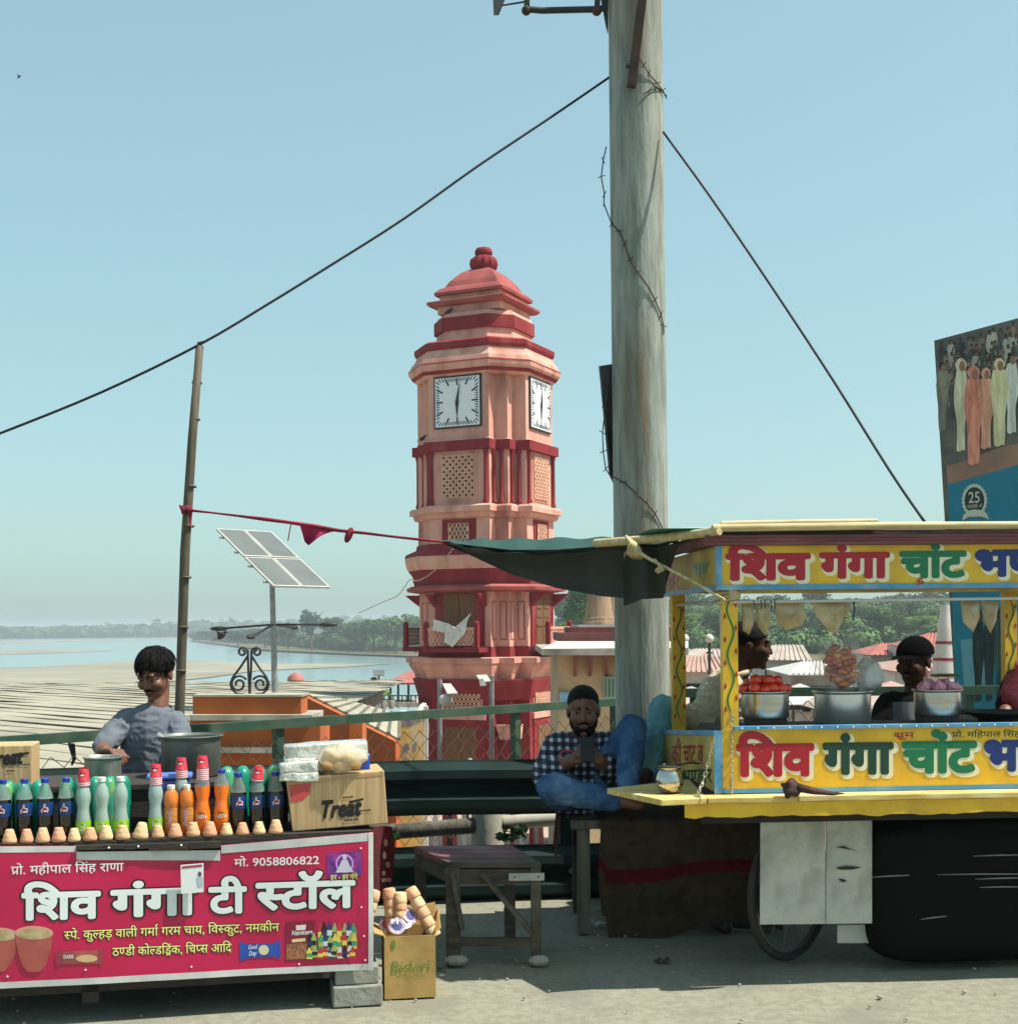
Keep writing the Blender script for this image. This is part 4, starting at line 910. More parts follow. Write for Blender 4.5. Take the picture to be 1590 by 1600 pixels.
def curve(name, pts, r, mat, label, cat, n=14):
    P3 = []; m = len(pts)
    for i in range(m - 1):
        p0, p1, p2, p3 = pts[max(i - 1, 0)], pts[i], pts[i + 1], pts[min(i + 2, m - 1)]
        for k in range(4):
            t = k / 4; P3.append(.5 * ((2 * p1) + (p2 - p0) * t + (2 * p0 - 5 * p1 + 4 * p2 - p3) * t * t + (3 * p1 - p0 - 3 * p2 + p3) * t ** 3))
    P3.append(pts[-1]); o = MB().tube(P3, r, 7).build(name, mat, smooth=180); return tag(o, label, cat)
curve('power_cable', [P(x, y, 6.62 + max(0, (x - 312)) / 640 * .6) for x, y in ((-700, 880), (-400, 812), (-120, 722), (0, 677), (160, 612), (312, 538), (420, 474), (520, 412), (630, 342), (745, 260), (860, 183), (955, 118))], .0066, m_cable, 'black cable swooping from the bamboo pole up to the street pole', 'cable')
curve('stay_cable', [P(x, y, d) for x, y, d in ((1036, 206, 7.1), (1110, 308, 6.9), (1200, 440, 6.6), (1300, 592, 6.3), (1390, 736, 6.05), (1446, 818, 5.9))], .0066, m_cable, 'black cable slanting from the street pole down to the cart roof', 'cable')
curve('thin_string', [P(x, y, d) for x, y, d in ((707, 858, 7.0), (690, 880, 8), (668, 900, 8.5), (650, 908, 9), (640, 906, 9.3), (622, 930, 9.6), (600, 940, 10), (560, 958, 10.5))], .003, m_bamboo2, 'thin pale string hanging from the tarpaulin tip past the tower', 'string')
bp = thing('bamboo_pole', P(272, 1440, 6.62), 'leaning old bamboo pole standing behind the tea seller', 'bamboo pole'); bp.location.z = 0
bpts = [P(268, 1445, 6.66), P(281, 1100, 6.66), P(289, 860, 6.65), P(300, 690, 6.64), P(312, 540, 6.63)]
bpts[0].z = 0
MB().tube(bpts, [.026, .024, .024, .022, .019], 14).build('culm', m_bamboo, bp, smooth=180)
for y in (598, 655, 760, 822, 902, 980, 1048):
    t = (1100 - y) / 560; x = 281 + 31 * t - 1; q = P(x, y, 6.645); MB().lathe([(.0235, -.006), (.027, 0), (.0235, .006)], 14, q, (.06, 0, 1)).build('node', m_bamboo, bp, smooth=180)
MB().tube([P(312, 545, 6.63), P(316, 533, 6.63), P(309, 536, 6.61)], .006, 6).build('wire_tie', m_cable, bp)
cr_ = thing('cloth_rope', P(292, 797, 6.6), 'twisted maroon cloth rope from the bamboo pole to the tarpaulin', 'cloth rope')
cp = [(292, 797, 6.6), (330, 801, 6.58), (372, 806, 6.55), (412, 811, 6.5), (450, 816, 6.48), (490, 822, 6.45), (530, 829, 6.42), (570, 833, 6.4), (610, 838, 6.36), (655, 843, 6.32), (704, 848, 6.28)]
MB().tube([P(*q) for q in cp], [.012, .008, .010, .016, .014, .017, .014, .012, .010, .011, .008], 8, flat=.6).build('rope', m_maroon, cr_, smooth=180)
MB().lathe([(.026, -.02), (.031, 0), (.027, .022)], 12, P(292, 797, 6.645)).build('wrap', m_maroon, cr_, smooth=180)
MB().tube([P(286, 797, 6.6), P(280, 789, 6.58)], [.012, .003], 6).build('knot_tail', m_maroon, cr_); MB().tube([P(297, 800, 6.6), P(298, 824, 6.58)], [.010, .002], 6).build('knot_tail', m_maroon, cr_)
MB().grid(lambda u, v: P(468 + 70 * u - v * (u - .2) * 40, 820 + 8 * u + v * (32 - 26 * abs(u - .2) - 6 * u), 6.44 + .05 * math.sin(u * 8) * v), 10, 6).build('flag', M('magenta_cloth', (176, 36, 88), (150, 26, 70), sc=8, r=.85), cr_, smooth=180)
MB().ball(P(545, 836, 6.41), (.018, .016, .04), R=Matrix.Rotation(.4, 3, 'Y')).build('knot', m_maroon, cr_, smooth=180)
MB().tube([P(455, 818, 6.45), P(452, 832, 6.45), P(450, 845, 6.45)], .003, 5).build('loose_thread', m_maroon, cr_)
# tarpaulin stretched from the cart roof
m_tarp = M('green_tarpaulin', (12, 62, 50), (10, 52, 42), sc=4, r=.55, bump=.2, bsc=8)
m_tarpu = M('tarpaulin_underside', (50, 54, 50), (38, 42, 39), sc=5, r=.75, bump=.25, bsc=10)
tp = thing('tarpaulin_awning', P(860, 850, 6.3), 'dark green tarpaulin awning stretched left from the cart roof', 'awning')
def lerpl(L_, t):
    n = len(L_) - 1; i = min(int(t * n), n - 1); f = t * n - i; return tuple(a + (b - a) * f for a, b in zip(L_[i], L_[i + 1]))
FAR = [(692, 845, 6.3), (740, 843, 6.42), (800, 842, 6.5), (870, 841, 6.56), (940, 840, 6.6), (1000, 838, 6.6), (1060, 836, 6.55)]
FOLD = [(692, 846, 6.28), (740, 853, 6.16), (800, 859, 6.06), (870, 859, 5.96), (940, 853, 5.86), (1000, 851, 5.78), (1060, 850, 5.74)]
HEM = [(692, 848, 6.3), (740, 869, 6.2), (800, 897, 6.12), (870, 918, 6.0), (940, 931, 5.9), (1000, 936, 5.83), (1040, 934, 5.8)]
MB().grid(lambda u, v: P(*[a + (b - a) * v for a, b in zip(lerpl(FAR, u), lerpl(FOLD, u))]) + V(0, 0, -.02 * math.sin(math.pi * u) * v + .006 * math.sin(u * 40)), 36, 6).build('top_sheet', m_tarp, tp, smooth=180)
MB().grid(lambda u, v: P(*[a + (b - a) * v for a, b in zip(lerpl(FOLD, u), lerpl(HEM, u))]) + V(0, .10 * math.sin(v * 2.2) + .012 * math.sin(u * 23 + v * 3), 0), 36, 8).build('hanging_flap', m_tarpu, tp, smooth=180)
MB().grid(lambda u, v: P(974 + 66 * u, 862 + (78 + 12 * math.sin(u * 2.2 + 2.5)) * v, 5.74 + .05 * u + .02 * math.sin(u * 9)), 8, 6).build('corner_flap', m_tarpu, tp, smooth=180)
# wooden stool
m_stw = M('worn_stool_wood', (84, 76, 64), (58, 52, 45), sc=6, r=.9, bump=.3, bsc=25, stretch=(1.5, 1.5, 6), c3=(98, 90, 76), sc3=3)
m_stred = M('faded_red_board', (116, 68, 70), (92, 54, 58), sc=5, r=.8, c3=(130, 104, 98), sc3=4)
st = thing('wooden_stool', G(745, 1470), 'rough wooden stool with faded red top and diagonal brace', 'stool')
ZS = .448; FL, FR, BR_, BL_ = G(702, 1346, ZS), G(846, 1346, ZS), G(800, 1321, ZS), G(646, 1322, ZS)
for i in range(4):
    u0, u1 = i / 4, (i + 1) / 4 - .012; e = .01 * (i % 2)
    a, b, c, d = BL_.lerp(FL, u0), BR_.lerp(FR, u0), BR_.lerp(FR, u1), BL_.lerp(FL, u1); MB().hexa([q + V(0, 0, -.03) for q in (d, c, b, a)] + [q + V(0, 0, -.002 * i) for q in (d, c, b, a)]).build('plank', m_stred if i < 3 else m_stw, st, bevel=.003)
ctr = (FL + BR_) / 2
def leg(pt, dx, w_=.05): q = pt.lerp(ctr, .10); q.z = 0; MB().bar(q, q + V(0, 0, ZS - .03), w_, w_ * .9, (0, 1, 0)).build('leg', m_stw, st, bevel=.004)
leg(FL, 0, .062); leg(FR, 0, .045); leg(BL_, 0); leg(BR_, 0)
MB().bar(FL.lerp(FR, .05) + V(0, .03, -.07), FR + V(-.03, .03, -.07), .025, .065).build('apron', m_stw, st); MB().bar(FL.lerp(BL_, .05) + V(.03, 0, -.07), BL_ + V(.03, 0, -.07), .025, .065).build('apron', m_stw, st)
a = FL.lerp(FR, .35) + V(0, -.005, -.05); b = FR.lerp(FL, .12) + V(0, -.005, -.30); MB().bar(a, b, .02, .05, (0, -1, 0)).build('brace', m_stw, st, bevel=.003)
MB().bar(FL + V(.01, -.01, -.04), FL.lerp(FR, .14) + V(0, -.01, -.29), .018, .028, (0, -1, 0)).build('stick', m_gwood, st)
a = FL.lerp(ctr, .1); b = FR.lerp(ctr, .1); a.z = b.z = .10; MB().bar(a, b, .025, .035).build('stretcher', m_stw, st)
MB().box(FR.lerp(FL, .19) + V(.01, -.008, -.065), (.15, .004, .032)).build('metal_plate', M('tin_plate', (176, 178, 170), (150, 150, 142), sc=9, r=.5, metal=.2), st)
for x in (-.05, .05): MB().ball(FR.lerp(FL, .19) + V(.01 + x, -.011, -.065), .004).build('nail', m_iron, st)
for p_, r_ in ((FR, .035), (FL, .04)):
    q = p_.lerp(ctr, .1); q.z = .025; tag(MB().ball(q + V(.01, -.02, 0), (r_ * 1.3, r_, .025), 9, 6).build('prop_stone', m_conc), 'flat stone wedged under the stool %s leg' % ('right' if p_ is FR else 'left'), 'stone')
# bench with a draped blanket
m_blk = M('brown_blanket', (72, 60, 46), (56, 46, 36), sc=18, r=1, bump=.4, bsc=160, spec=.05)
m_bst = M('blanket_red_stripe', (92, 22, 30), (74, 18, 26), sc=12, r=1, bump=.4, bsc=160, spec=.05)
bench = thing('roadside_bench', P(1000, 1480, 6.5), 'low wooden bench under the brown blanket beside the cart', 'bench'); bench.location.z = 0
x0, x1, y0, y1, ZB = .28, 1.25, 6.28, 6.88, .535
for i in range(4): yy = y0 + (y1 - y0) * (i + .5) / 4; MB().box(((x0 + x1) / 2, yy, ZB - .02), (x1 - x0, (y1 - y0) / 4 - .012, .04)).build('plank', m_gwood, bench)
for sx in (x0 + .06, x1 - .06):
    for sy in (y0 + .06, y1 - .06): MB().box((sx, sy, (ZB - .045) / 2), (.06, .06, ZB - .045)).build('leg', m_gwood, bench)
def blank(u, v):                                         # u along the bench, v from the back over the front edge down to the hem
    X = x0 + .13 + (x1 - x0 - .13) * u; tot = .62 + .52; s = v * tot
    if s < .60: Y, Z = y1 - s, ZB + .012
    else: Y, Z = y0 - .012 - .03 * math.sin(u * 17 + v * 3) * (v - .5) - .02, ZB + .012 - (s - .60) * (1 + .10 * math.sin(u * 5 + 1) - .25 * (u < .04))
    return (X + .006 * math.sin(v * 14), Y, Z + .006 * noise.noise((u * 9, v * 9, 0)))
blk = MB().grid(blank, 44, 56); me = blk.mesh('blanket'); me.materials.append(m_blk); me.materials.append(m_bst)
for p_ in me.polygons:
    j = p_.index // 44; i = p_.index % 44; p_.use_smooth = True; p_.material_index = 1 if (j in (40, 41, 42) or i in (7,) and j < 30) else 0
bo = bpy.data.objects.new('blanket', me); COL.objects.link(bo); tag(bo, 'brown woollen blanket with a red stripe draped over the bench', 'blanket')
sd = thing('blanket_end', (x0, 6.5, .3), 'folded end of striped blanket hanging off the left of the bench', 'blanket')
MB().grid(lambda u, v: (x0 - .045 - .02 * v - .01 * math.sin(u * 12), 6.32 + .5 * u, ZB + .015 - (.2 - .03 * math.sin(u * 5)) * v), 16, 8).build('fold', m_blk, sd, smooth=180)
MB().grid(lambda u, v: (x0 - .048 - .02 * v - .01 * math.sin((.5 + .08 * u) * 12), 6.32 + .5 * (.5 + .08 * u), ZB + .0155 - (.2 - .03 * math.sin((.5 + .08 * u) * 5)) * v), 3, 8).build('stripe', m_bst, sd, smooth=180)
# litter on the ground
def crumple(px, py, s, col, label, cat='litter', seed=0):
    q = G(px, py); rgx = random.Random(seed); mb = MB()
    mb.grid(lambda u, v: (q.x + (u - .5) * s * 1.6 + rgx.uniform(-.1, .1) * s, q.y + (v - .5) * s + rgx.uniform(-.1, .1) * s, .004 + abs(rgx.gauss(.2, .22)) * s), 5, 4)
    tag(mb.build('litter', col), label, cat)
crumple(940, 1447, .06, m_sheet, 'crumpled white wrapper left of the blanket', seed=1); crumple(990, 1450, .05, m_sheet, 'white paper scrap under the blanket', seed=2); crumple(1002, 1462, .04, m_white, 'torn white cup under the bench', seed=3)
crumple(1022, 1440, .07, M('blue_wrapper', (70, 120, 180), (180, 190, 200), sc=12, r=.4), 'crumpled blue plastic wrapper under the bench', seed=4)
crumple(1034, 1506, .04, m_stw, 'dry brown leaf on the shaded road', seed=5); crumple(846, 1500, .03, m_leaf[2], 'small green scrap beside the stool leg', seed=6); crumple(690, 1517, .025, m_stw, 'dry brown leaf behind the water carton', seed=7)
rg = random.Random(8); vs, fs = [], []
mb = MB()
for i in range(170):
    x, y = rg.uniform(-2.6, 2.8), rg.uniform(4.2, 7.0); s = rg.uniform(.003, .009) * (1.6 if rg.random() < .06 else 1); mb.ball((x, y, s * .3), (s, s * .8, s * .6), 5, 4)
tag(mb.build('road_grit', m_conc, base=False), 'scattered grit and pebbles on the dusty road', 'gravel', kind='stuff')
# ================================================================ tea stall
sR, sL = P(583, 1400, 5.15), P(0, 1400, 4.89)
sdir = Vector((sR.x - sL.x, sR.y - sL.y, 0)).normalized(); snrm = Vector((sdir.y, -sdir.x, 0))
def bwave(q):
    s = (q - sR).dot(sdir); z = q.z
    return .006 * math.sin(s * 5.1 + z * 4) + .004 * noise.noise((s * 4, z * 5, 0)) + .006 * math.exp(-((s + .02 + .06 * (z - .4)) / .04) ** 2) + .004 * math.sin(s * 17 + 3 * z) * max(0, .45 - z)
ban = Surf(sR, snrm, bwave)
def back(t): return Surf(sR - snrm * t, snrm)
ZC, ZH = .668, .842
m_flex = M('banner_magenta', (190, 14, 74), (180, 12, 68), sc=3, r=.34, coat=.15)
m_flexw = M('banner_white_edge', (206, 206, 202), (184, 184, 182), sc=6, r=.4)
m_dwood = M('dark_stall_wood', (58, 50, 44), (40, 36, 32), sc=6, r=.8, bump=.2, bsc=20, stretch=(1, 6, 6))
m_ink, m_inkw, m_inky = M('ink_black', (16, 12, 14), r=.4), M('ink_white', (222, 226, 226), r=.35), M('ink_yellow', (226, 220, 132), r=.4)
stall = thing('tea_stall', sR - sdir * .9 - V(0, 0, sR.z), 'tea stall counter with dark boards behind the magenta banner', 'stall')
def SP(s, t, z): q = sR + sdir * s - snrm * t; return V(q.x, q.y, z)
def sbox(s0, s1, t0, t1, z0, z1): return MB().hexa([SP(s0, t0, z0), SP(s1, t0, z0), SP(s1, t1, z0), SP(s0, t1, z0), SP(s0, t0, z1), SP(s1, t0, z1), SP(s1, t1, z1), SP(s0, t1, z1)])
for i in range(4): sbox(-2.05, .0, .012 + i * .15, .012 + (i + 1) * .15 - .004, ZC - .028, ZC - .001 * (i % 2)).build('counter_plank', m_dwood, stall)
sbox(-2.05, -.31, .30, .315, ZC + .002, ZH - .022).build('riser_board', m_dwood, stall)
for i in range(2): sbox(-2.05, -.27, .29 + i * .22, .29 + (i + 1) * .22 - .004, ZH - .02, ZH).build('shelf_plank', m_dwood, stall)
sbox(-2.05, -.02, .06, .072, .10, ZC - .03).build('front_board', m_dwood, stall)
sbox(-.03, -.018, .075, .60, .01, ZC - .03).build('side_board', m_dwood, stall); sbox(-2.05, -.03, .60, .612, .01, ZC - .03).build('back_board', m_dwood, stall)  # end and back boards added so no light gets in under the counter
for s in (-.06, -1.05, -2.0):
    for t in (.09, .58): sbox(s - .03, s + .03, t - .03, t + .03, .06 if t < .2 else 0, ZC - .03).build('leg', m_dwood, stall)
for x0, x1, y0, y1, dy in ((119, 196, 1322, 1329, 0), (197, 233, 1321, 1328, 0), (233, 295, 1319, 1330, -1), (296, 345, 1317, 1327, -1)):
    MB().prism([back(-.012).pt(x0, y0), back(-.012).pt(x0, y1), back(-.012).pt(x1, y1 - 2), back(-.012).pt(x1, y0 - 2)], -snrm * .02).build('edge_strip', m_dwood, stall)
for x, y in ((170, 1325), (216, 1323), (283, 1321)): MB().ball(back(-.014).pt(x, y), .004, 8, 6).build('nail', m_inkw, stall)
# banner
bnr = thing('tea_banner', sR - sdir * .9 - V(0, 0, sR.z - .14), 'magenta printed banner hung on the front of the tea stall', 'banner')
def ytop(x): return 1322 - .0 * x if x < 119 else (1331 - .010 * (x - 119) if x < 345 else 1321 - (x - 345) * .088)
def ybot(x): return 1545 - x * .0515
XS = [-330 + 913 * i / 150 for i in range(151)]; XS = sorted(XS + [118.9, 119.1, 344.9, 345.1])
vs, fs = [], []; NV = 26
for x in XS:
    for j in range(NV + 1): vs.append(ban.pt(x, ytop(x) + (ybot(x) - ytop(x)) * j / NV))
for i in range(len(XS) - 1):
    for j in range(NV): k = i * (NV + 1) + j; fs.append((k, k + 1, k + NV + 2, k + NV + 1))
MB().add(vs, fs).solid(-.0012).build('sheet', m_flex, bnr, smooth=180)
def strip(fa, fb_, x0, x1, name='white_border', n=40, off=.0024, mat=m_flexw, nv=2):
    mb = MB(); mb.grid(lambda u, v: ban.pt(x0 + (x1 - x0) * u, fa(x0 + (x1 - x0) * u) * (1 - v) + fb_(x0 + (x1 - x0) * u) * v, off), n, nv); return mb.build(name, mat, bnr, smooth=180)
strip(lambda x: ybot(x) - 10, ybot, -330, 580, n=150); strip(lambda x: ytop(x) + .3, lambda x: ytop(x) + 10 - .004 * x, -330, 118.5, n=14)
strip(lambda x: ytop(x) + .3, lambda x: ytop(x) + 13 + .015 * (x - 119), 119.6, 344, n=16); strip(lambda x: ytop(x) + .3, lambda x: ytop(x) + 13, 345.6, 574, n=18)
strip(lambda x: ytop(x) + .3, lambda x: ybot(x) - .2, 575, 582.6, n=4, off=.0028, nv=30)
def word(sp, x0, x1, yb, yh, fill=m_inkw, bold=.0, edge=.0, slope=.03, off=.0030, head=.62):
    if edge: lettering(sp, ban, x0, x1, yb, yh, m_ink, bnr, off, bold + edge, slope, head, 'lettering_outline')
    lettering(sp, ban, x0, x1, yb, yh, fill, bnr, off + .0012, bold, slope, head)
word('प/ो. महीपाल िसंह राणा', 18, 193, 1366, 1354, bold=.006)
word('िशव', 37, 155, 1436, 1397, bold=.038, edge=.035, slope=.025); word('गंगा', 176, 306, 1432, 1393, bold=.038, edge=.035, slope=.03)
word('टी', 328, 383, 1427, 1389, bold=.038, edge=.035, slope=.03); word('{स}टॉल', 402, 552, 1421, 1382, bold=.038, edge=.035, slope=.035)
word('{स}पे. कु{ल}हड़ वाली गमा^ गरम चाय, िव{स}कुट, नमकीन', 101, 436, 1467, 1455, m_inky, .010, .045, .036)
word('ठ{ण}डी को{ल}डिड<ंक, िच{प}स आिद', 176, 362, 1493, 1481, m_inky, .010, .045, .03)
word('मो. 9058806822', 366, 498, 1354, 1343, slope=.035, bold=.012)
def C(n, c, c2=None, sc=5): return M('print_' + n, c, c2, sc=sc, r=.4)
# printed picture, cups, packets
decal([[(510, 1333), (564, 1330), (566, 1367), (511, 1371)]], ban, C('purple', (84, 34, 120), (168, 60, 150), 14), bnr, .0032, 'picture_panel')
decal([oval(538, 1349, 14, 15)], ban, C('moon', (206, 150, 214)), bnr, .0038, 'picture_moon')
decal([oval(538, 1349, 11.5, 12.5)], ban, C('violet', (98, 40, 132), (140, 60, 150), 20), bnr, .0042, 'picture_glow')
decal([[(534, 1343), (542, 1343), (546, 1352), (552, 1362), (524, 1363), (530, 1352)], oval(538, 1339, 3.2, 4)], ban, C('pale_figure', (196, 190, 206)), bnr, .0046, 'seated_figure')
word('हर - हर गंगे', 516, 558, 1374, 1367, m_inky, .012, .03, .03, .0052)
def cup(cx, w_, y0, y1):
    decal([[(cx - w_, y0), (cx - w_ * .86, y0 + 30), (cx - w_ * .6, y1 - 8), (cx - w_ * .3, y1), (cx + w_ * .3, y1), (cx + w_ * .6, y1 - 10), (cx + w_ * .88, y0 + 28), (cx + w_, y0)]], ban, C('clay', (176, 88, 78), (156, 70, 66), 9), bnr, .0032 + .0016 * (cx > 20), 'printed_cup')
    decal([oval(cx, y0, w_, 11)], ban, C('clay_rim', (206, 150, 128)), bnr, .0037 + .0016 * (cx > 20), 'printed_rim'); decal([oval(cx, y0 + 1.5, w_ * .85, 8.5)], ban, C('milky_tea', (190, 170, 130), (160, 140, 96), 20), bnr, .0042 + .0016 * (cx > 20), 'printed_tea')
cup(-2, 31, 1460, 1518); cup(54, 30, 1457, 1518)
decal([[(96, 1486), (154, 1484), (155, 1505), (96, 1506)]], ban, C('wrapper_brown', (166, 84, 82), (140, 66, 68), 9), bnr, .0032, 'printed_packet')
decal([oval(92, 1496, 5, 14, 12), oval(158, 1494, 5, 15, 12)], ban, C('wrapper_edge', (150, 50, 70)), bnr, .0036, 'packet_end'); decal([oval(136, 1497, 17, 6), oval(140, 1495, 7, 4)], ban, C('biscuit', (206, 168, 120)), bnr, .0040, 'printed_biscuit')
lettering('DARK', ban, 100, 116, 1497, 1491, m_inkw, bnr, .0042, .01, .02, .73)
decal([[(374, 1471), (386, 1476), (427, 1474), (438, 1469), (438, 1499), (427, 1495), (386, 1498), (375, 1503)]], ban, C('packet_blue', (38, 78, 168), (28, 60, 140), 9), bnr, .0032, 'printed_packet')
decal([oval(412, 1485, 8, 8)], ban, C('biscuit_cream', (214, 200, 164)), bnr, .0038, 'printed_biscuit'); lettering('Good', ban, 388, 402, 1484, 1477, m_inkw, bnr, .004, .01, .1, .73, shear=.2); lettering('Day', ban, 389, 401, 1494, 1487, m_inkw, bnr, .004, .01, .1, .73, shear=.2)
decal([[(446, 1441), (492, 1438), (490, 1500), (446, 1501)]], ban, C('packet_maroon', (122, 14, 44), (140, 22, 56), 9), bnr, .0032, 'printed_packet')
decal([[(447, 1476), (488, 1472), (489, 1498), (447, 1500)]], ban, C('namkeen_mix', (176, 118, 84), (96, 50, 36), 150), bnr, .0037, 'printed_snack')
lettering('Namkeen', ban, 456, 488, 1462, 1454, m_inkw, bnr, .004, .012, .08, .73, shear=.15)
decal([[(462, 1446), (478, 1445), (477, 1453), (463, 1454)]], ban, C('logo_white', (220, 210, 210)), bnr, .0038, 'packet_badge'); decal([[(456, 1468), (477, 1466), (477, 1471), (456, 1473)]], ban, C('label_cream', (220, 196, 140)), bnr, .0038, 'packet_strip')
rgp = random.Random(2)
cols = [(30, 26, 34), (206, 206, 210), (60, 150, 120), (44, 40, 90), (190, 50, 60), (150, 170, 90), (40, 60, 110), (222, 200, 90)]
for i in range(30):
    row = i // 10; x = 484 + (i % 10) * 7.6 + rgp.uniform(-2, 2); yb_ = (1470, 1484, 1498)[row] + rgp.uniform(-3, 2) - (x - 484) * .02; h_ = (28, 24, 18)[row]; w_ = (4.4, 4.2, 4.6)[row]
    if row == 0 and x < 496: continue
    c_ = rgp.choice(cols); nmq = C('bottle_%d' % cols.index(c_), c_)
    decal([[(x - w_, yb_), (x - w_, yb_ - h_ * .62), (x - w_ * .35, yb_ - h_ * .9), (x - w_ * .35, yb_ - h_), (x + w_ * .35, yb_ - h_), (x + w_ * .35, yb_ - h_ * .9), (x + w_, yb_ - h_ * .62), (x + w_, yb_)]], ban, nmq, bnr, .0044 + row * .0007 + (i % 10) * 5e-5, 'printed_bottle')
    decal([rect(x - w_ * .9, yb_ - h_ * .5, x + w_ * .9, yb_ - h_ * .2)], ban, C('bottle_%d' % ((cols.index(c_) + 3) % 8), cols[(cols.index(c_) + 3) % 8]), bnr, .0048 + row * .0007 + (i % 10) * 5e-5, 'printed_label')
for x, y in ((12, 1526), (134, 1515), (299, 1511), (467, 1507), (563, 1325), (564, 1417), (568, 1462), (570, 1500)): MB().ball(ban.pt(x, y, .003), .0035, 7, 5).build('eyelet', m_inkw, bnr)
cd = Surf(sR + snrm * .022, snrm)
card = thing('paper_card', cd.pt(300, 1397), 'small white card with a red top edge pinned to the magenta banner', 'card')
MB().prism([cd.pt(282, 1352), cd.pt(318, 1349), cd.pt(318, 1394), cd.pt(283, 1397)], -snrm * .002).build('paper', m_inkw, card)
decal([[(284, 1354), (316, 1351), (316, 1354.5), (284, 1357.5)]], cd, C('card_red', (170, 60, 70)), card, .001, 'printed_bar'); decal([oval(312, 1366, 3, 4)], cd, M('print_skin', (110, 78, 62)), card, .0012, 'printed_head'); decal([[(307, 1371), (317, 1370), (317, 1386), (309, 1386)]], cd, C('card_shirt', (170, 186, 196)), card, .0011, 'printed_shirt')
# concrete blocks under the stall corner
m_blockc = M('grey_block', (138, 138, 128), (116, 116, 106), sc=7, r=.95, bump=.3, bsc=25, c3=(160, 158, 146), sc3=3)
for i, (x0, x1, y0, y1, lb) in enumerate(((520, 598, 1541, 1572, 'lower grey concrete block under the corner of the tea stall'), (524, 592, 1513, 1540, 'upper grey concrete block under the corner of the tea stall'))):
    sfc = back(-.005 + .02 * i); a, b, c, d = sfc.pt(x0, y1), sfc.pt(x1, y1 - 4), sfc.pt(x1, y0 - 3), sfc.pt(x0, y0)
    z0, z1 = (0.0, .078) if i == 0 else (.079, .146); pts = [V(a.x, a.y, z0), V(b.x, b.y, z0), V(c.x, c.y, z1), V(d.x, d.y, z1)]
    tag(MB().prism(pts, -snrm * .19).build('concrete_block', m_blockc, bevel=.006), lb, 'block', 'blocks propping the stall')
# bottles
m_pet = M('clear_plastic', (222, 228, 226), r=.08, trans=.75, spec=.5, alpha=.55)
m_cola, m_limeade, m_orangej, m_mango = M('cola', (14, 8, 8), r=.08, coat=.6), M('lime_drink', (196, 222, 212), r=.06, trans=.55, coat=.5), M('orange_drink', (232, 112, 12), r=.1, coat=.6), M('mango_drink', (204, 112, 34), r=.1, coat=.6)
m_bcap, m_wcap = M('blue_cap', (18, 46, 150), r=.35), M('white_cap', (214, 214, 208), r=.35)
def blab(r, z0, z1, mat, nm, root):
    return MB().lathe([(r, z0), (r + .0006, (z0 + z1) / 2), (r, z1)], 24, cap0=False, cap1=False).build(nm, mat, root, True, smooth=60)
class Cyl:                                               # a bottle's label: prints wrap round it (x right, y down, millimetres)
    def __init__(s, r, zc): s.r = r; s.zc = zc
    def pt(s, x, y, off=0): a = x * .001 / s.r - math.pi / 2; return V((s.r + off) * math.cos(a), (s.r + off) * math.sin(a), s.zc - y * .001)
def letcyl(sp, cy, x0, x1, yb, yh, mat, parent, off, bold=.01, slope=0, head=.73, rot=False, shear=0):
    V2, F2 = compose(sp, bold, shear); a, b = min(v[0] for v in V2), max(v[0] for v in V2); sx = (x1 - x0) / (b - a); sy = (yb - yh) / head; q = []
    for u, v in V2:
        X, Y = x0 + (u - a) * sx, yb - v * sy - slope * (u - a) * sx
        if rot: X, Y = Y, -X
        q.append(cy.pt(X, Y, off))
    return MB().add(q, F2).build('label_lettering', mat, parent, True)
def dec(polys, cy, mat, parent, off, nm='label_print'):
    for i, p in enumerate(polys): MB().add([cy.pt(x, y, off + i * 1e-4) for x, y in p], [tuple(range(len(p)))]).build(nm, mat, parent, True)
def proto(name): t = thing(name, (0, 0, 0), 'bottle', 'bottle'); return t
m_lblb = M('label_deep_blue', (16, 62, 120), (10, 36, 84), sc=30, r=.3); m_red2 = M('label_red', (186, 22, 44), r=.35)
pc = proto('cola_bottle')
MB().lathe([(.022, 0), (.029, .006), (.0285, .05), (.0295, .09), (.0305, .14), (.0300, .165)], 24).build('drink', m_cola, pc, True, smooth=50)
MB().lathe([(.0300, .1652), (.026, .185), (.017, .208), (.0128, .222), (.0128, .226)], 24).build('neck', m_pet, pc, True, smooth=60)
MB().lathe([(.0145, .2262), (.0148, .242), (.013, .244)], 20).build('cap', m_bcap, pc, True, smooth=40)
lb = blab(.0308, .100, .152, m_lblb, 'label', pc); cy = Cyl(.0312, .126)
dec([[(-2, -20), (3, -18), (1, -8), (12, -4), (13, 8), (9, 14), (-12, 15), (-14, 4), (-6, -4)]], cy, m_inkw, lb, .0006); dec([[(-.5, -17), (1.5, -16), (-1, -6), (10, -2.5), (10, 1), (-11, 3), (-4.5, -3)], [(-11, 5), (11, 3), (8, 12), (-9.5, 13)]], cy, m_red2, lb, .0012); dec([[(-3, 6.5), (7, 5.5), (5, 10), (-4, 10.5)]], cy, m_inkw, lb, .002)
pl = proto('lime_soda_bottle')
MB().lathe([(.022, 0), (.028, .006), (.0285, .07), (.027, .085), (.0235, .112), (.0225, .128), (.027, .155), (.0275, .175), (.022, .200), (.0125, .220)], 24).build('drink', m_limeade, pl, True, smooth=60)
MB().lathe([(.0125, .2202), (.0125, .226)], 16).build('neck', m_pet, pl, True); MB().lathe([(.0145, .2262), (.0148, .242), (.013, .244)], 20).build('cap', m_wcap, pl, True, smooth=40)
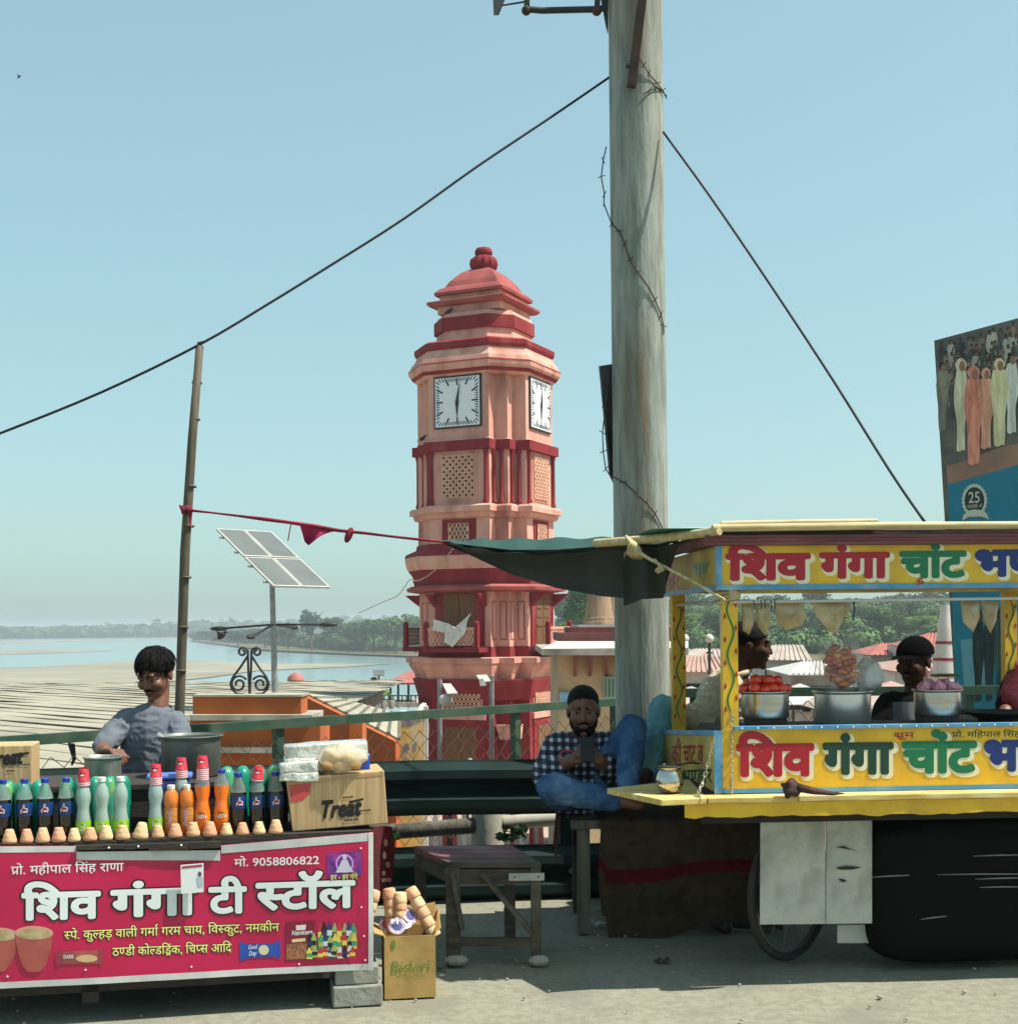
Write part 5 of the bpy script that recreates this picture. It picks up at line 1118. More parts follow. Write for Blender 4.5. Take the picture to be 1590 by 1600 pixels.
lb = blab(.0291, .030, .074, M('label_lime', (136, 190, 24), (110, 168, 20), sc=20, r=.35), 'label', pl); cy = Cyl(.0294, .052)
dec([[(17 * math.cos(k * .3), 15 * math.sin(k * .3)) for k in range(21)]], cy, m_inkw, lb, .0006); dec([[(14.5 * math.cos(k * .3), 12.5 * math.sin(k * .3)) for k in range(21)]], cy, M('label_lime', (136, 190, 24)), lb, .001); dec([[(-17, -6), (17, -8), (17, 5), (-17, 7)]], cy, m_red2, lb, .0014)
letcyl('Limca', cy, -13, 13, 4, -4, m_inkw, lb, .002, .012, .05)
pf_ = proto('orange_soda_bottle')
MB().lathe([(.022, 0), (.0285, .006), (.029, .075), (.0285, .10), (.024, .130), (.0235, .142), (.028, .170), (.0285, .195)], 24).build('drink', m_orangej, pf_, True, smooth=60)
MB().lathe([(.0285, .1952), (.025, .212), (.015, .232), (.0128, .240), (.0128, .244)], 24).build('neck', m_pet, pf_, True, smooth=60); MB().lathe([(.0145, .2442), (.0148, .258), (.013, .26)], 20).build('cap', m_bcap, pf_, True, smooth=40)
lb = blab(.0296, .052, .098, M('label_orange', (236, 128, 20), (226, 110, 12), sc=20, r=.35), 'label', pf_); cy = Cyl(.0299, .074)
dec([[(1 + 17 * math.cos(k * .3), 1 + 16 * math.sin(k * .3)) for k in range(21)]], cy, m_ink, lb, .0006); dec([[(-12, -14), (-2, -19), (10, -15), (2, -11)]], cy, M('label_leaf', (60, 120, 40)), lb, .001)
letcyl('FANTA', cy, -17, 22, 8, -6, m_inkw, lb, .0014, .03, .05)
pm = proto('mango_drink_bottle')
MB().lathe([(.020, 0), (.0265, .006), (.026, .06), (.024, .075), (.026, .098), (.0255, .115), (.027, .118), (.0285, .14), (.026, .165), (.016, .182), (.0125, .186)], 24).build('drink', m_mango, pm, True, smooth=60)
MB().lathe([(.0145, .1862), (.0148, .200), (.013, .202)], 20).build('cap', m_wcap, pm, True, smooth=40)
lb = blab(.0272, .028, .112, M('label_bronze', (168, 102, 40), (196, 140, 76), sc=24, r=.4), 'label', pm); cy = Cyl(.0275, .07)
letcyl('Frooti', cy, -34, 34, 8, -10, m_inkw, lb, .0008, .05, 0, .73, True, .2); letcyl('Frooti', cy, -34, 34, 8, -10, m_red2, lb, .0014, .0, 0, .73, True, .2)
for q in (pc, pl, pf_, pm): reg(q)
USED = set()
def place(pr, x, t, label, group, z=ZC, dz=0, rz=None, yb=1318):
    o = pr if pr.name not in USED else copy_tree(pr); USED.add(pr.name)
    q = back(t).pt(x, yb); o.location = (q.x, q.y, z + dz); o.rotation_euler = (0, 0, math.atan2(sdir.y, sdir.x) + (rz if rz is not None else random.uniform(-.25, .25)))
    o['label'] = label; o['group'] = group; o.scale = (1.0, 1.0, .94); return o
GB = 'bottles on the tea stall counter'
for i, x in enumerate((5, 39, 71, 104)): place(pc, x, .10, '%s cola bottle with blue cap counting from the left end of the stall' % ORD[i], GB)
for i, x in enumerate((373, 402, 431)): place(pc, x, .10, '%s cola bottle in the trio next to the brown carton' % ORD[i], GB)
for i, x in enumerate((131, 160, 189)): place(pl, x, .085, ('pale lime soda bottle under the leftmost red paper cups', 'middle pale lime soda bottle of three with green label', 'rightmost pale lime soda bottle of three with green label')[i], GB)
place(pl, 244, .10, 'lone pale lime soda bottle left of the small orange bottles', GB); place(pl, 284, .165, 'pale lime soda bottle standing behind the small orange bottles', GB, dz=.01)
place(pm, 268, .10, 'left small orange mango drink bottle with white cap', GB); place(pm, 293, .10, 'right small orange mango drink bottle with white cap', GB)
place(pf_, 317, .10, 'bright orange soda bottle under a tall red cup stack', GB); place(pf_, 347, .10, 'bright orange soda bottle with blue cap beside the cola trio', GB)
# paper cups on the bottles
m_pcup, m_pcw = M('red_paper_cup', (206, 46, 66), (190, 36, 56), sc=9, r=.5), M('pale_paper_cup', (226, 176, 178), (214, 160, 166), sc=9, r=.5)
def cupstack(x, t, z0, n, label, tilt=0.0):
    q = back(t).pt(x, 1250); r = thing('paper_cup_stack', (q.x, q.y, z0), label, 'cups', 'paper cups on the bottles'); r.rotation_euler = (tilt * .3, tilt, math.atan2(sdir.y, sdir.x))
    for i in range(n): MB().lathe([(.0225, 0), (.0235, .003), (.0215, .006), (.0195, .012)], 20, (0, 0, i * .0075), cap1=False).build('nested_rim', m_pcw, r, True, smooth=40)
    zz = n * .0075; c = MB().lathe([(.0225, zz), (.0232, zz + .003), (.0218, zz + .005), (.0175, zz + .046), (.0165, zz + .048), (.0165, zz + .044), (.001, zz + .044)], 24, cap1=False).build('top_cup', m_pcup, r, True, smooth=40)
    cyc = Cyl(.0205, zz + .026); dec([[(-12, -10), (8, -9), (9, 8), (-11, 9)]], cyc, m_ink, c, .0006, 'cup_print'); dec([[(-9, -2), (6, -3), (6, 2), (-9, 3)]], cyc, m_inkw, c, .0012, 'cup_print')
cupstack(131, .085, ZC + 0.199, 2, 'red paper cups over the leftmost lime soda bottle'); cupstack(244, .10, ZC + 0.193, 4, 'red paper cups over the lone lime soda bottle'); cupstack(284, .165, ZC + 0.209, 4, 'red paper cups over the bottle behind the mango drinks')
cupstack(317, .10, ZC + 0.205, 6, 'tallest stack of red paper cups over an orange soda bottle'); cupstack(402, .10, ZC + 0.196, 1, 'tilted red paper cup over the middle cola bottle by the carton', .12)
# clay cups along the front edge
m_clay = [M('clay_%d' % k, a, b, sc=20, r=.95, bump=.2, bsc=60) for k, (a, b) in enumerate((((224, 190, 146), (208, 172, 128)), ((218, 172, 132), (202, 154, 116)), ((212, 158, 124), (196, 140, 106))))]
cmesh = []
for k in range(4):
    rr = random.Random(k); pr_ = [(.0245, .0), (.0272, .003), (.0278, .011)] + [(.0272 - .0118 * u ** 1.2 + .0011 * math.sin(u * (14 + 3 * k)) * rr.uniform(.3, 1), .011 + .040 * u) for u in [j / 7 for j in range(1, 8)]] + [(.0135, .0525), (.004, .0522)]
    cmesh.append(MB().lathe(pr_, 24))
k = 0
for x in (-12, 15, 42, 67, 92, 116, 141, 166, 192, 219, 247, 274, 302, 328, 354, 379, 405, 431):
    q = back(.035 + random.uniform(-.006, .006)).pt(x, 1316 - x * .012); o = cmesh[(k * 5) % 4].build('clay_cup', m_clay[(k * 7 + k // 3) % 3], smooth=60, base=False)
    o.data.transform(Matrix.Rotation(random.uniform(0, 6), 4, 'Z')); o.location = (q.x, q.y, ZC + .001); s_ = random.uniform(.82, .95) * (1.12 if x == 219 else 1); o.scale = (s_, s_, s_ * random.uniform(.98, 1.12))
    if x == 219: o.rotation_euler = (0, .16, 0)
    n_ = k - 1
    tag(o, ('upside-down clay cup at the cropped left end of the stall' if n_ < 0 else 'upside-down clay cup, %s from the left along the stall edge' % ORD[n_]), 'cup', 'clay cups along the stall edge'); k += 1
# green wrapped packs, blue tub
m_teal = M('teal_plastic', (20, 138, 110), (16, 118, 94), sc=8, r=.25, coat=.4); m_tealdk = M('teal_wrap', (40, 140, 120), (110, 160, 70), sc=14, r=.2, coat=.4)
def pack(x0, x1, n, t, zt, label):
    q0, q1 = back(t).pt(x0, 1260), back(t).pt(x1, 1260); r = thing('bottle_pack', (q0 + q1) / 2 - V(0, 0, (q0.z + q1.z) / 2 - ZC), label, 'bottle pack', 'green shrink wrapped packs')
    for i in range(n):
        for j in range(2):
            q = q0.lerp(q1, (i + .5) / n) - snrm * (j * .06); q.z = ZC; w_ = (q1 - q0).length / n * .5
            MB().lathe([(w_ * .85, 0), (w_, .01), (w_, zt * .72), (w_ * .9, zt * .9), (w_ * .55, zt * .985), (w_ * .2, zt)], 14, q).build('wrapped_bottle', m_teal if (i + j) % 3 else m_tealdk, r, smooth=60)
pack(92, 203, 5, .17, .218, 'teal shrink-wrapped bottle pack behind the lime soda bottles'); pack(342, 442, 4, .17, .242, 'teal shrink-wrapped bottle pack behind the orange and cola bottles'); pack(-80, 72, 6, .17, .212, 'teal shrink-wrapped bottle pack behind the leftmost cola bottles')
tq = back(.215).pt(266, 1270); tq.z = ZC; tub = thing('plastic_tub', tq, 'blue lidded plastic tub behind the lime soda bottles', 'tub', rz=math.atan2(sdir.y, sdir.x))
m_bt = M('blue_tub', (70, 80, 160), r=.3, coat=.3, alpha=.85)
MB().box((0, 0, .10), (.155, .09, .2)).build('body', m_bt, tub, True, bevel=.015); MB().box((0, 0, .213), (.17, .10, .018)).build('lid', M('blue_lid', (92, 124, 206), r=.35), tub, True, bevel=.006)
# cartons
m_card = M('corrugated_card', (190, 160, 118), (174, 144, 104), sc=4, r=.85, bump=.2, bsc=6, stretch=(12, 12, .4), c3=(160, 128, 90), sc3=5)
m_tape = M('brown_tape', (170, 136, 88), r=.35)
def carton(front, dep, label, badge=None, txt=None, th=0):
    a, b, c, d = front; cx_ = (a + b) / 2
    t = thing('cardboard_box', cx_, label, 'box', 'cartons on the tea stall'); n = (b - a).cross(d - a).normalized()
    if n.y > 0: n = -n
    MB().prism([a, b, c, d], -n * dep).build('body', m_card, t, bevel=.004); return t, n
f = back(.05); fr = [f.pt(457, 1304), f.pt(606, 1291), f.pt(600, 1208), f.pt(447, 1222)]
lift = ZC + .002 - fr[0].z; fr = [q + V(0, 0, lift) for q in fr]
bx1, bn = carton(fr, .27, 'brown cardboard carton of packaged treats at the right end of the stall')
bxs = Surf(fr[0] + bn * .0005, bn)
decal([[(451, 1227), (486, 1224), (483, 1240), (474, 1250), (455, 1254)]], bxs, C('carton_red', (190, 66, 66)), bx1, .001, 'red_badge')
lettering('Treat', bxs, 503, 564, 1278, 1251, m_ink, bx1, .002, .045, .08, .73, shear=.25); decal([[(545, 1252), (568, 1247), (567, 1250.5), (545, 1256)]], bxs, m_ink, bx1, .002, 'lettering_swash')
for x0, x1, yy in ((536, 552, 1248), (559, 580, 1269), (538, 560, 1284)):
    for k in range(5): w_ = (x1 - x0) / 5; decal([rect(x0 + k * w_, yy - 3 - .08 * k * w_, x0 + k * w_ + w_ * .72, yy - .4 - .08 * k * w_)], bxs, m_ink, bx1, .002, 'small_print')
decal([[(447.5, 1222.5), (600, 1208.5), (600, 1211), (448, 1225.5)]], bxs, m_tape, bx1, .0012, 'tape')
f2 = back(.36); fr2 = [f2.pt(-108, 1224), f2.pt(50, 1217), f2.pt(50, 1154), f2.pt(-108, 1157)]; lift = ZH + .002 - fr2[1].z; fr2 = [q + V(0, 0, lift) for q in fr2]
bx2, bn2 = carton(fr2, .20, 'brown cardboard carton on the shelf at the cropped left edge')
b2s = Surf(fr2[0] + bn2 * .0005, bn2); lettering('Treat', b2s, -18, 36, 1196, 1173, m_ink, bx2, .002, .045, .06, .73, shear=.25); decal([[(18, 1178), (46, 1175), (45, 1178.5), (18, 1182)]], b2s, m_ink, bx2, .002, 'lettering_swash'); [decal([rect(q0 + k * 3.4, yy - 2.6, q0 + k * 3.4 + 2.4, yy - .2)], b2s, m_ink, bx2, .002, 'small_print') for q0, yy in ((10, 1206), (34, 1196)) for k in range(4)]
# packets on the right carton
def slab(x0, x1, y0, y1, t, dep, mat, nm, label, cat, wob=.008):
    f_ = back(t); a, b, c, d = f_.pt(x0, y1), f_.pt(x1, y1 - (x1 - x0) * .03), f_.pt(x1, y0 - (x1 - x0) * .06), f_.pt(x0, y0)
    mb = MB().prism([a, b, c, d], -snrm * dep); me = mb.mesh('s'); bm = bmesh.new(); bm.from_mesh(me); bmesh.ops.subdivide_edges(bm, edges=bm.edges[:], cuts=5, use_grid_fill=True)
    for v in bm.verts: v.co += Vector(noise.noise_vector(v.co * 22)) * wob
    bmesh.ops.smooth_vert(bm, verts=bm.verts[:], factor=.4); bm.to_mesh(me); bm.free()
    for p_ in me.polygons: p_.use_smooth = True
    loc = (a + b) / 2; me.transform(Matrix.Translation(-loc)); return tag(link(nm, me, mat, loc=loc), label, cat)
m_pk = M('white_packet', (206, 206, 198), (176, 176, 168), sc=22, r=.18, coat=.8, bump=.5, bsc=45)
slab(446, 575, 1166, 1186, .12, .12, m_pk, 'flat_packet', 'long white flat packet, topmost on the carton', 'packet', .007); slab(444, 510, 1187, 1207, .10, .14, m_pk, 'flat_packet', 'white packet under the long flat packet', 'packet', .007)
slab(438, 497, 1193, 1209, .04, .07, m_pk, 'wrapped_packet', 'shiny white wrapped packet at the front of the carton top', 'packet'); slab(437, 497, 1210, 1222, .04, .09, m_pk, 'wrapped_packet', 'lower white wrapped packet at the front of the carton top', 'packet')
slab(552, 578, 1180, 1206, .13, .06, M('blue_box_card', (24, 70, 170), (20, 56, 140), sc=5, r=.4), 'blue_packet', 'small blue packet at the right edge of the carton', 'packet', .001)
bagp = back(.07).pt(535, 1184); bag = thing('bag_of_rusks', bagp - V(0, 0, .06), 'clear plastic bag of golden rusks on the carton', 'bag')
def blob(c, r, amp, sc, n=28, m=18, seed=0):
    mb = MB().ball(c, r, n, m); c = Vector(c)
    mb.v = [v + (v - c).normalized() * amp * noise.noise((v - c) * sc + Vector((seed, 0, 0))) for v in mb.v]; return mb
blob(bagp, (.092, .06, .052), .018, 40).build('bag_film', M('bag_film', (236, 222, 188), r=.15, alpha=.5, coat=.4), bag, smooth=180)
for i in range(9): q = bagp + V(-.055 + .026 * (i % 5), random.uniform(-.02, .02), -.028 + .03 * (i // 5)); blob(q, (.026, .022, .017), .004, 60, 12, 8, i).build('rusk', M('rusk', (206, 158, 90), (186, 132, 66), sc=30, r=.8), bag, smooth=180)
# pots
m_alu = M('worn_aluminium', (172, 176, 168), (140, 144, 136), sc=6, r=.4, metal=.5, stretch=(3, 3, .6)); m_sooty = M('sooty_aluminium', (120, 126, 118), (92, 98, 90), sc=5, r=.45, metal=.45)
def pot(name, x, ybase, t, r, h, z, mat, label, inner=None):
    q = back(t).pt(x, ybase); q.z = z; o = thing(name, q, label, 'pot')
    MB().lathe([(r * .93, 0), (r * .98, .008), (r * .985, h * .9), (r * 1.0, h * .93), (r * 1.09, h), (r * 1.08, h + .004), (r * .99, h * .96), (r * .95, h * .5), (r * .93, .012), (.001, .012)], 40, cap1=False).build('vessel', mat, o, True, smooth=40); return o
pot('tea_pan', 161, 1213, .42, .072, .098, ZH + .001, m_alu, 'small dented aluminium pan under the tea seller\'s hand')
bp_ = pot('tea_pot', 299, 1215, .55, .122, .165, ZH + .001, m_sooty, 'large dark aluminium pot with a ladle on the tea stall')
q = back(.55).pt(299, 1215); ld = thing('ladle', q + V(-.04, 0, 0), 'steel ladle handle sticking out of the large pot', 'ladle'); MB().bar(back(.5).pt(268, 1172), back(.52).pt(247, 1146), .016, .006, snrm).build('handle', m_white, ld, bevel=.002); MB().ball(back(.5).pt(272, 1178), (.03, .03, .02)).build('bowl', m_alu, ld, smooth=180)
tag(MB().lathe([(.012, 0), (.017, .035), (.018, .036)], 16, back(.22).pt(225, 1310) + V(0, 0, 0)).build('plastic_cup', m_pet, smooth=60), 'small clear plastic cup between lime soda bottles on the stall', 'cup')
# mineral water carton with clay cups
m_bcard = M('water_carton_card', (188, 154, 92), (170, 136, 78), sc=5, r=.88, bump=.2, bsc=10, c3=(146, 110, 66), sc3=4)
w0, w1 = G(601, 1562), G(681, 1558); wdv = (w1 - w0); wdv.z = 0; wn = Vector((wdv.y, -wdv.x, 0)).normalized()
wc = thing('water_carton', (w0 + w1) / 2 - wn * .1, 'open yellowish water carton with green lettering beside the stall', 'box')
H_ = .242; ww = wdv.length; wd = wdv.normalized()
def W(s, t, z): return w0 + wd * s - wn * t + V(0, 0, z)
for nm, a, b, c, d in (('front_panel', W(0, 0, 0), W(ww, 0, 0), W(ww, 0, H_), W(0, 0, H_)), ('side_panel', W(ww, .004, 0), W(ww, .2, 0), W(ww + .004, .2, H_), W(ww, .004, H_)), ('side_panel', W(0, .2, 0), W(0, .004, 0), W(0, .004, H_), W(0, .2, H_)), ('back_panel', W(ww, .2, 0), W(0, .2, 0), W(0, .2, H_), W(ww, .2, H_)), ('bottom_panel', W(0.01, .01, .005), W(ww - .01, .01, .005), W(ww - .01, .19, .005), W(0.01, .19, .005)),
                       ('back_flap', W(0.02, .2, H_ + .002), W(ww + .02, .2, H_ + .002), W(ww + .02, .22, H_ + .085), W(.06, .22, H_ + .06)), ('side_flap', W(ww + .003, .02, H_ + .002), W(ww + .003, .19, H_ + .002), W(ww + .03, .18, H_ + .07), W(ww + .025, .03, H_ + .02)), ('side_flap', W(-.002, .19, H_ + .002), W(-.002, .01, H_ + .002), W(-.04, .0, H_ + .015), W(-.04, .18, H_ + .02))):
    MB().add([a, b, c, d], [(0, 1, 2, 3)]).solid(.004).build(nm, m_bcard, wc)
ws = Surf(w0 + wn * .001, wn); lettering('Bisleri', ws, 612, 671, 1521, 1502, M('carton_green', (96, 130, 44), (120, 140, 60), sc=20), wc, .001, .0, .06, .73)
lettering('WITH ADDED MINERALS', ws, 618, 666, 1529, 1525, M('carton_green', (96, 130, 44)), wc, .001, .0, .05, .73)
decal([[(611, 1471), (617, 1470), (617, 1483), (612, 1484)]], ws, M('carton_green', (96, 130, 44)), wc, .001, 'printed_mark')
for i, (x, y, ln, lean) in enumerate(((588, 1393, .16, -.05), (612, 1394, .15, .02), (629, 1401, .13, .0), (645, 1391, .17, .10))):
    tpt = W((x - 601) / 80 * ww, .10 + .02 * (i % 2), 0); tpt.z = P(x, y, 5.33).z; e = tpt + V(lean, -.03, -ln * 1.1); col = thing('clay_cup_column', e, ('leftmost', 'second', 'third', 'rightmost')[i] + ' column of nested clay cups sticking out of the water carton', 'cups', 'clay cup columns in the water carton')
    n = 5; dirv = (tpt - e).normalized()
    for k in range(n): MB().lathe([(.026, 0), (.0285, .004), (.0275, .018), (.0255, .036), (.0225, .043), (.012, .046)], 18, e.lerp(tpt, k / n), dirv).build('nested_cup', m_clay[(i + k) % 3], col, smooth=60)
m_foil = M('foil_paper', (196, 192, 200), (150, 120, 140), sc=40, r=.3, metal=.2)
for i, (x, y, rr_, rz) in enumerate(((622, 1450, .034, .4), (634, 1444, .034, .5), (643, 1438, .034, .6), (606, 1452, .028, -.3))):
    q = W((x - 601) / 80 * ww, .04 + .02 * i, 0); q.z = P(x, y, 5.25).z; d_ = thing('round_paper', q, 'printed round paper lid on top of the water carton, %s in its pile' % ORD[i], 'lid', 'paper lids in the water carton'); d_.rotation_euler = (.9, .3 * (i - 1), rz)
    MB().lathe([(rr_, 0), (rr_ + .001, .002), (rr_ * .95, .003)], 24).build('disc', m_foil, d_, True); MB().lathe([(rr_ * .6, .0032), (rr_ * .6, .0036), (rr_ * .35, .0038)], 24).build('printed_ring', (C('ring_blue', (60, 60, 120)), C('ring_red', (160, 60, 80)))[i % 2], d_, True)
tag(MB().lathe([(.018, 0), (.024, .05), (.025, .05)], 18, W(.04, .07, H_ + .02), (.3, -.3, .8), cap1=False).build('plastic_cup', m_pet, smooth=60), 'clear plastic cup tipped over in the water carton', 'cup')
# patterned cloth hanging at the end of the stall
hc = MB(); m_pcl = M('patterned_cloth', (96, 16, 30), (70, 10, 22), sc=10, r=.9)
hcth = thing('hanging_cloth', back(.3).pt(598, 1400), 'dark maroon cloth with pale leaf pattern hanging behind the carton', 'cloth')
sfh = Surf(sR - snrm * .34, snrm, lambda q: .02 * math.sin((q - sR).dot(sdir) * 60))
hc.grid(lambda u, v: sfh.pt(566 + 46 * u + 4 * math.sin(v * 4), 1292 + 108 * v), 16, 10).build('drape', m_pcl, hcth, smooth=180)
for pg in (oval(603, 1318, 3, 6, 10), oval(601, 1338, 3, 6, 10), oval(606, 1352, 3.5, 5, 10), oval(600, 1366, 3, 4, 10), [(596, 1374), (611, 1372), (611, 1378), (597, 1380)]): decal([pg], sfh, C('leaf_pattern', (176, 140, 132)), hcth, .004, 'leaf_print')
# ================================================================ snack cart
YAW = math.radians(3.6); KO = V(.83, 5.4, 0); KX = V(math.cos(YAW), math.sin(YAW), 0); KY = V(-math.sin(YAW), math.cos(YAW), 0)
def K(a, b, z): return KO + KX * a + KY * b + V(0, 0, z)
def kbox(a0, a1, b0, b1, z0, z1): return MB().hexa([K(a0, b0, z0), K(a1, b0, z0), K(a1, b1, z0), K(a0, b1, z0), K(a0, b0, z1), K(a1, b0, z1), K(a1, b1, z1), K(a0, b1, z1)])
LC, DC = 1.8, 1.2
m_cy = M('cart_yellow', (230, 182, 36), (214, 166, 30), sc=9, r=.5, c3=(186, 142, 52), sc3=3.5, coat=.1, bump=.2, bsc=5)
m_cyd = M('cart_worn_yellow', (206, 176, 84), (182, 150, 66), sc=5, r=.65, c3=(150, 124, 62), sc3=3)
m_cb = M('cart_blue', (66, 136, 182), (88, 150, 186), sc=6, r=.5, c3=(150, 176, 186), sc3=5)
m_cbr = M('roof_edge_brown', (122, 66, 66), (100, 54, 54), sc=5, r=.7, stretch=(1, 1, 6), c3=(142, 92, 86), sc3=3)
m_cred, m_cgrn, m_cblu, m_cwh = M('paint_red', (168, 18, 38), r=.45), M('paint_green', (8, 112, 72), r=.45), M('paint_blue', (18, 44, 112), r=.45), M('paint_cream', (232, 222, 186), r=.5)
m_ledge = M('ledge_wood', (214, 184, 110), (190, 158, 84), sc=6, r=.7, stretch=(1, 6, 6), c3=(226, 210, 160), sc3=4)
m_dkm = M('dark_frame_steel', (34, 32, 30), (46, 42, 38), sc=6, r=.8)
cart = thing('snack_cart', K(LC / 2, DC / 2, 0), 'bright yellow painted snack cart with a roof and hand-lettered panels', 'cart')
fs_ = Surf(K(0, 0, 0), -KY); ss_ = Surf(K(0, 0, 0), -KX)
# body
kbox(0.02, LC, 0, .016, .768, 1.022).build('front_panel', m_cy, cart)
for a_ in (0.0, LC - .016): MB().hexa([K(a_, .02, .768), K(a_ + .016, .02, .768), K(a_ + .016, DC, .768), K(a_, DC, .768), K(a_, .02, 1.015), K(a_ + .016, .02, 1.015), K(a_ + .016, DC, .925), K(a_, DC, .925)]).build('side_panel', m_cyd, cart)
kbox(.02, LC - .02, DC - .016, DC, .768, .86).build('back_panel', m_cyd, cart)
for i in range(3): kbox(.02, LC - .02, .02 + i * .145, .02 + (i + 1) * .145 - .004, 1.0, 1.02).build('counter_plank', m_dwood, cart)
kbox(.07, LC, -.012, .03, 1.0225, 1.036).build('counter_trim', m_cb, cart)
for i in range(26): MB().ball(K(.10 + i * .065, -.0125, 1.029), .004, 6, 5).build('rivet', m_inkw, cart)
kbox(-.012, .022, -.004, .0, .768, 1.02).build('corner_strip', m_cb, cart); MB().bar(K(-.004, .0, 1.012), K(-.004, DC, .922), .006, .02).build('side_trim', m_cb, cart)
# ledge and floor boards
kbox(-.06, .30, -.105, -.003, .742, .764).build('ledge_board', m_ledge, cart, bevel=.003); kbox(.303, LC + .1, -.10, -.003, .743, .766).build('ledge_board', m_ledge, cart, bevel=.003)
pts = [G(1033, 1250, .764), K(-.062, -.10, .764), K(-.004, .55, .764), G(948, 1232, .764)]
MB().prism([p - V(0, 0, .024) for p in pts], V(0, 0, .024)).build('side_board', m_ledge, cart, bevel=.003)
kbox(-.02, LC, 0, DC, .715, .741).build('deck', m_dwood, cart)
mb = MB(); n = 46
mb.grid(lambda u, v: K(-.15 + (LC + .2) * u, -.085 + .006 * math.sin(u * 40), .741 - v * (.055 + .012 * noise.noise((u * 30, 0, 0)) + .018 * max(0, noise.noise((u * 9, 3, 0))))), n, 3).solid(.003); mb.build('skirt', m_cy, cart, smooth=40)
for b in (.05, DC - .08): kbox(-.05, LC, b, b + .06, .64, .714).build('chassis_beam', m_dkm, cart)
for a in (.1, .9, LC - .1): kbox(a - .03, a + .03, .115, DC - .085, .65, .71).build('cross_beam', m_dkm, cart)
MB().tube([K(-.12, .02, .70), K(-.02, .03, .69)], .026, 10).build('push_handle', m_dkm, cart)
# posts with painted vines
def post(a, b, z0, vine, mat=m_cy):
    p = kbox(a - .031, a + .031, b - .025, b + .025, z0, 1.60).build('post', mat, cart)
    if vine:
        sf = [K(a, b - .026, 0)]; zs = [z0 + .06 + (1.56 - z0 - .06) * i / 60 for i in range(61)]; mbv = MB(); V_, F_ = [], []
        for i, z in enumerate(zs):
            o = .013 * math.sin((z - z0) * 34); w_ = .0045 * (1 if 4 < i < 58 else .4); V_ += [K(a + o - w_, b - .0262, z), K(a + o + w_, b - .0262, z)]
        for i in range(60): F_.append((2 * i, 2 * i + 1, 2 * i + 3, 2 * i + 2))
        mbv.add(V_, F_).build('vine_print', M('vine_green', (52, 116, 36), r=.5), p)
        k = 0; z = z0 + .09
        while z < 1.52:
            s = 1 if k % 2 else -1; c = .013 * math.sin((z - z0) * 34); x = a + (.021 if s > 0 else -.021)
            MB().add([K(x + s * .002, b - .0264, z), K(x + s * .007, b - .0264, z + .012), K(x + s * .002, b - .0264, z + .03), K(x - s * .005, b - .0264, z + .014)], [(0, 1, 2, 3)]).build('petal_print', M('petal_red', (170, 26, 36), r=.5), p); z += .047; k += 1
post(.06, .03, 1.0, True); post(.065, DC - .05, .9, True); post(LC - .08, DC - .05, .9, True); post(LC - .06, .03, 1.0, True)
# roof
kbox(-.02, LC + .06, -.02, DC + .04, 1.80, 1.824).build('roof_deck', m_dwood, cart)
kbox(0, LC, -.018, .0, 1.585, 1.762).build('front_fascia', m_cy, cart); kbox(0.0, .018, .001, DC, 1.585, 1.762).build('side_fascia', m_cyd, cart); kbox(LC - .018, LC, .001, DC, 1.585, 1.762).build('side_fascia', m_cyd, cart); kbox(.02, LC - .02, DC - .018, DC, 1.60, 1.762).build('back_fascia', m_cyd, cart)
for i in range(3): kbox(-.045, LC + .03, -.048 + .004 * i, -.02, 1.764 + i * .0135, 1.764 + (i + 1) * .0135 - .001).build('roof_moulding', m_cbr, cart)
kbox(-.045, -.018, -.018, DC + .05, 1.764, 1.80).build('roof_moulding', m_cbr, cart)
kbox(0.0, LC, -.024, -.0185, 1.585, 1.606).build('fascia_border', m_cb, cart); kbox(-.003, .022, -.0245, -.0185, 1.607, 1.762).build('fascia_border', m_cb, cart); kbox(-.006, -.0005, .0, DC, 1.585, 1.605).build('fascia_border', m_cb, cart)
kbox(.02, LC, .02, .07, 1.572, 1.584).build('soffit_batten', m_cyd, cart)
f2 = Surf(K(0, -.0182, 0), -KY)
def paint(sp, x0, x1, yb, yh, col, sf=None, bold=.05, edge=.04, slope=.009, parent=None, off=.001):
    sf = sf or fs_
    lettering(sp, sf, x0 + 3, x1 + 4, yb + 3.5, yh + 3.5, m_cwh, parent or cart, off, bold + edge, slope, .62, 'lettering_edge'); lettering(sp, sf, x0, x1, yb, yh, col, parent or cart, off + .0015, bold, slope, .62)
paint('िशव', 1137, 1262, 905, 868, m_cred, f2); paint('गंगा', 1283, 1386, 902, 866, m_cred, f2); paint('चांट', 1408, 1506, 901, 864, m_cgrn, f2); paint('भ{ण}डार', 1526, 1706, 899, 862, m_cblu, f2)
lettering('ॐ', f2, 1429, 1442, 916, 906, m_cred, cart, .0062, .01)
paint('िशव', 1153, 1268, 1211, 1166, m_cred); paint('गंगा', 1288, 1392, 1208, 1164, M('paint_dark_green', (14, 60, 44), r=.45)); paint('चांट', 1412, 1522, 1206, 1162, m_cgrn); paint('भ{ण}डार', 1540, 1724, 1203, 1160, m_cblu)
lettering('प/ो. मिहपाल िसंह राणा', fs_, 1487, 1628, 1152, 1144, M('paint_dark_green', (14, 60, 44)), cart, .001, .008, .009, .62); lettering('श/ूम', fs_, 1396, 1428, 1153, 1145, m_cred, cart, .001, .01, .009, .62)
decal([oval(1462, 1146, 8, 7)], fs_, m_cgrn, cart, .0012, 'painted_dot')
kbox(.02, LC, -.0035, -.0005, .768, .785).build('panel_border', m_cb, cart)
sfs = Surf(K(-.0008, 0, 0), -KX)
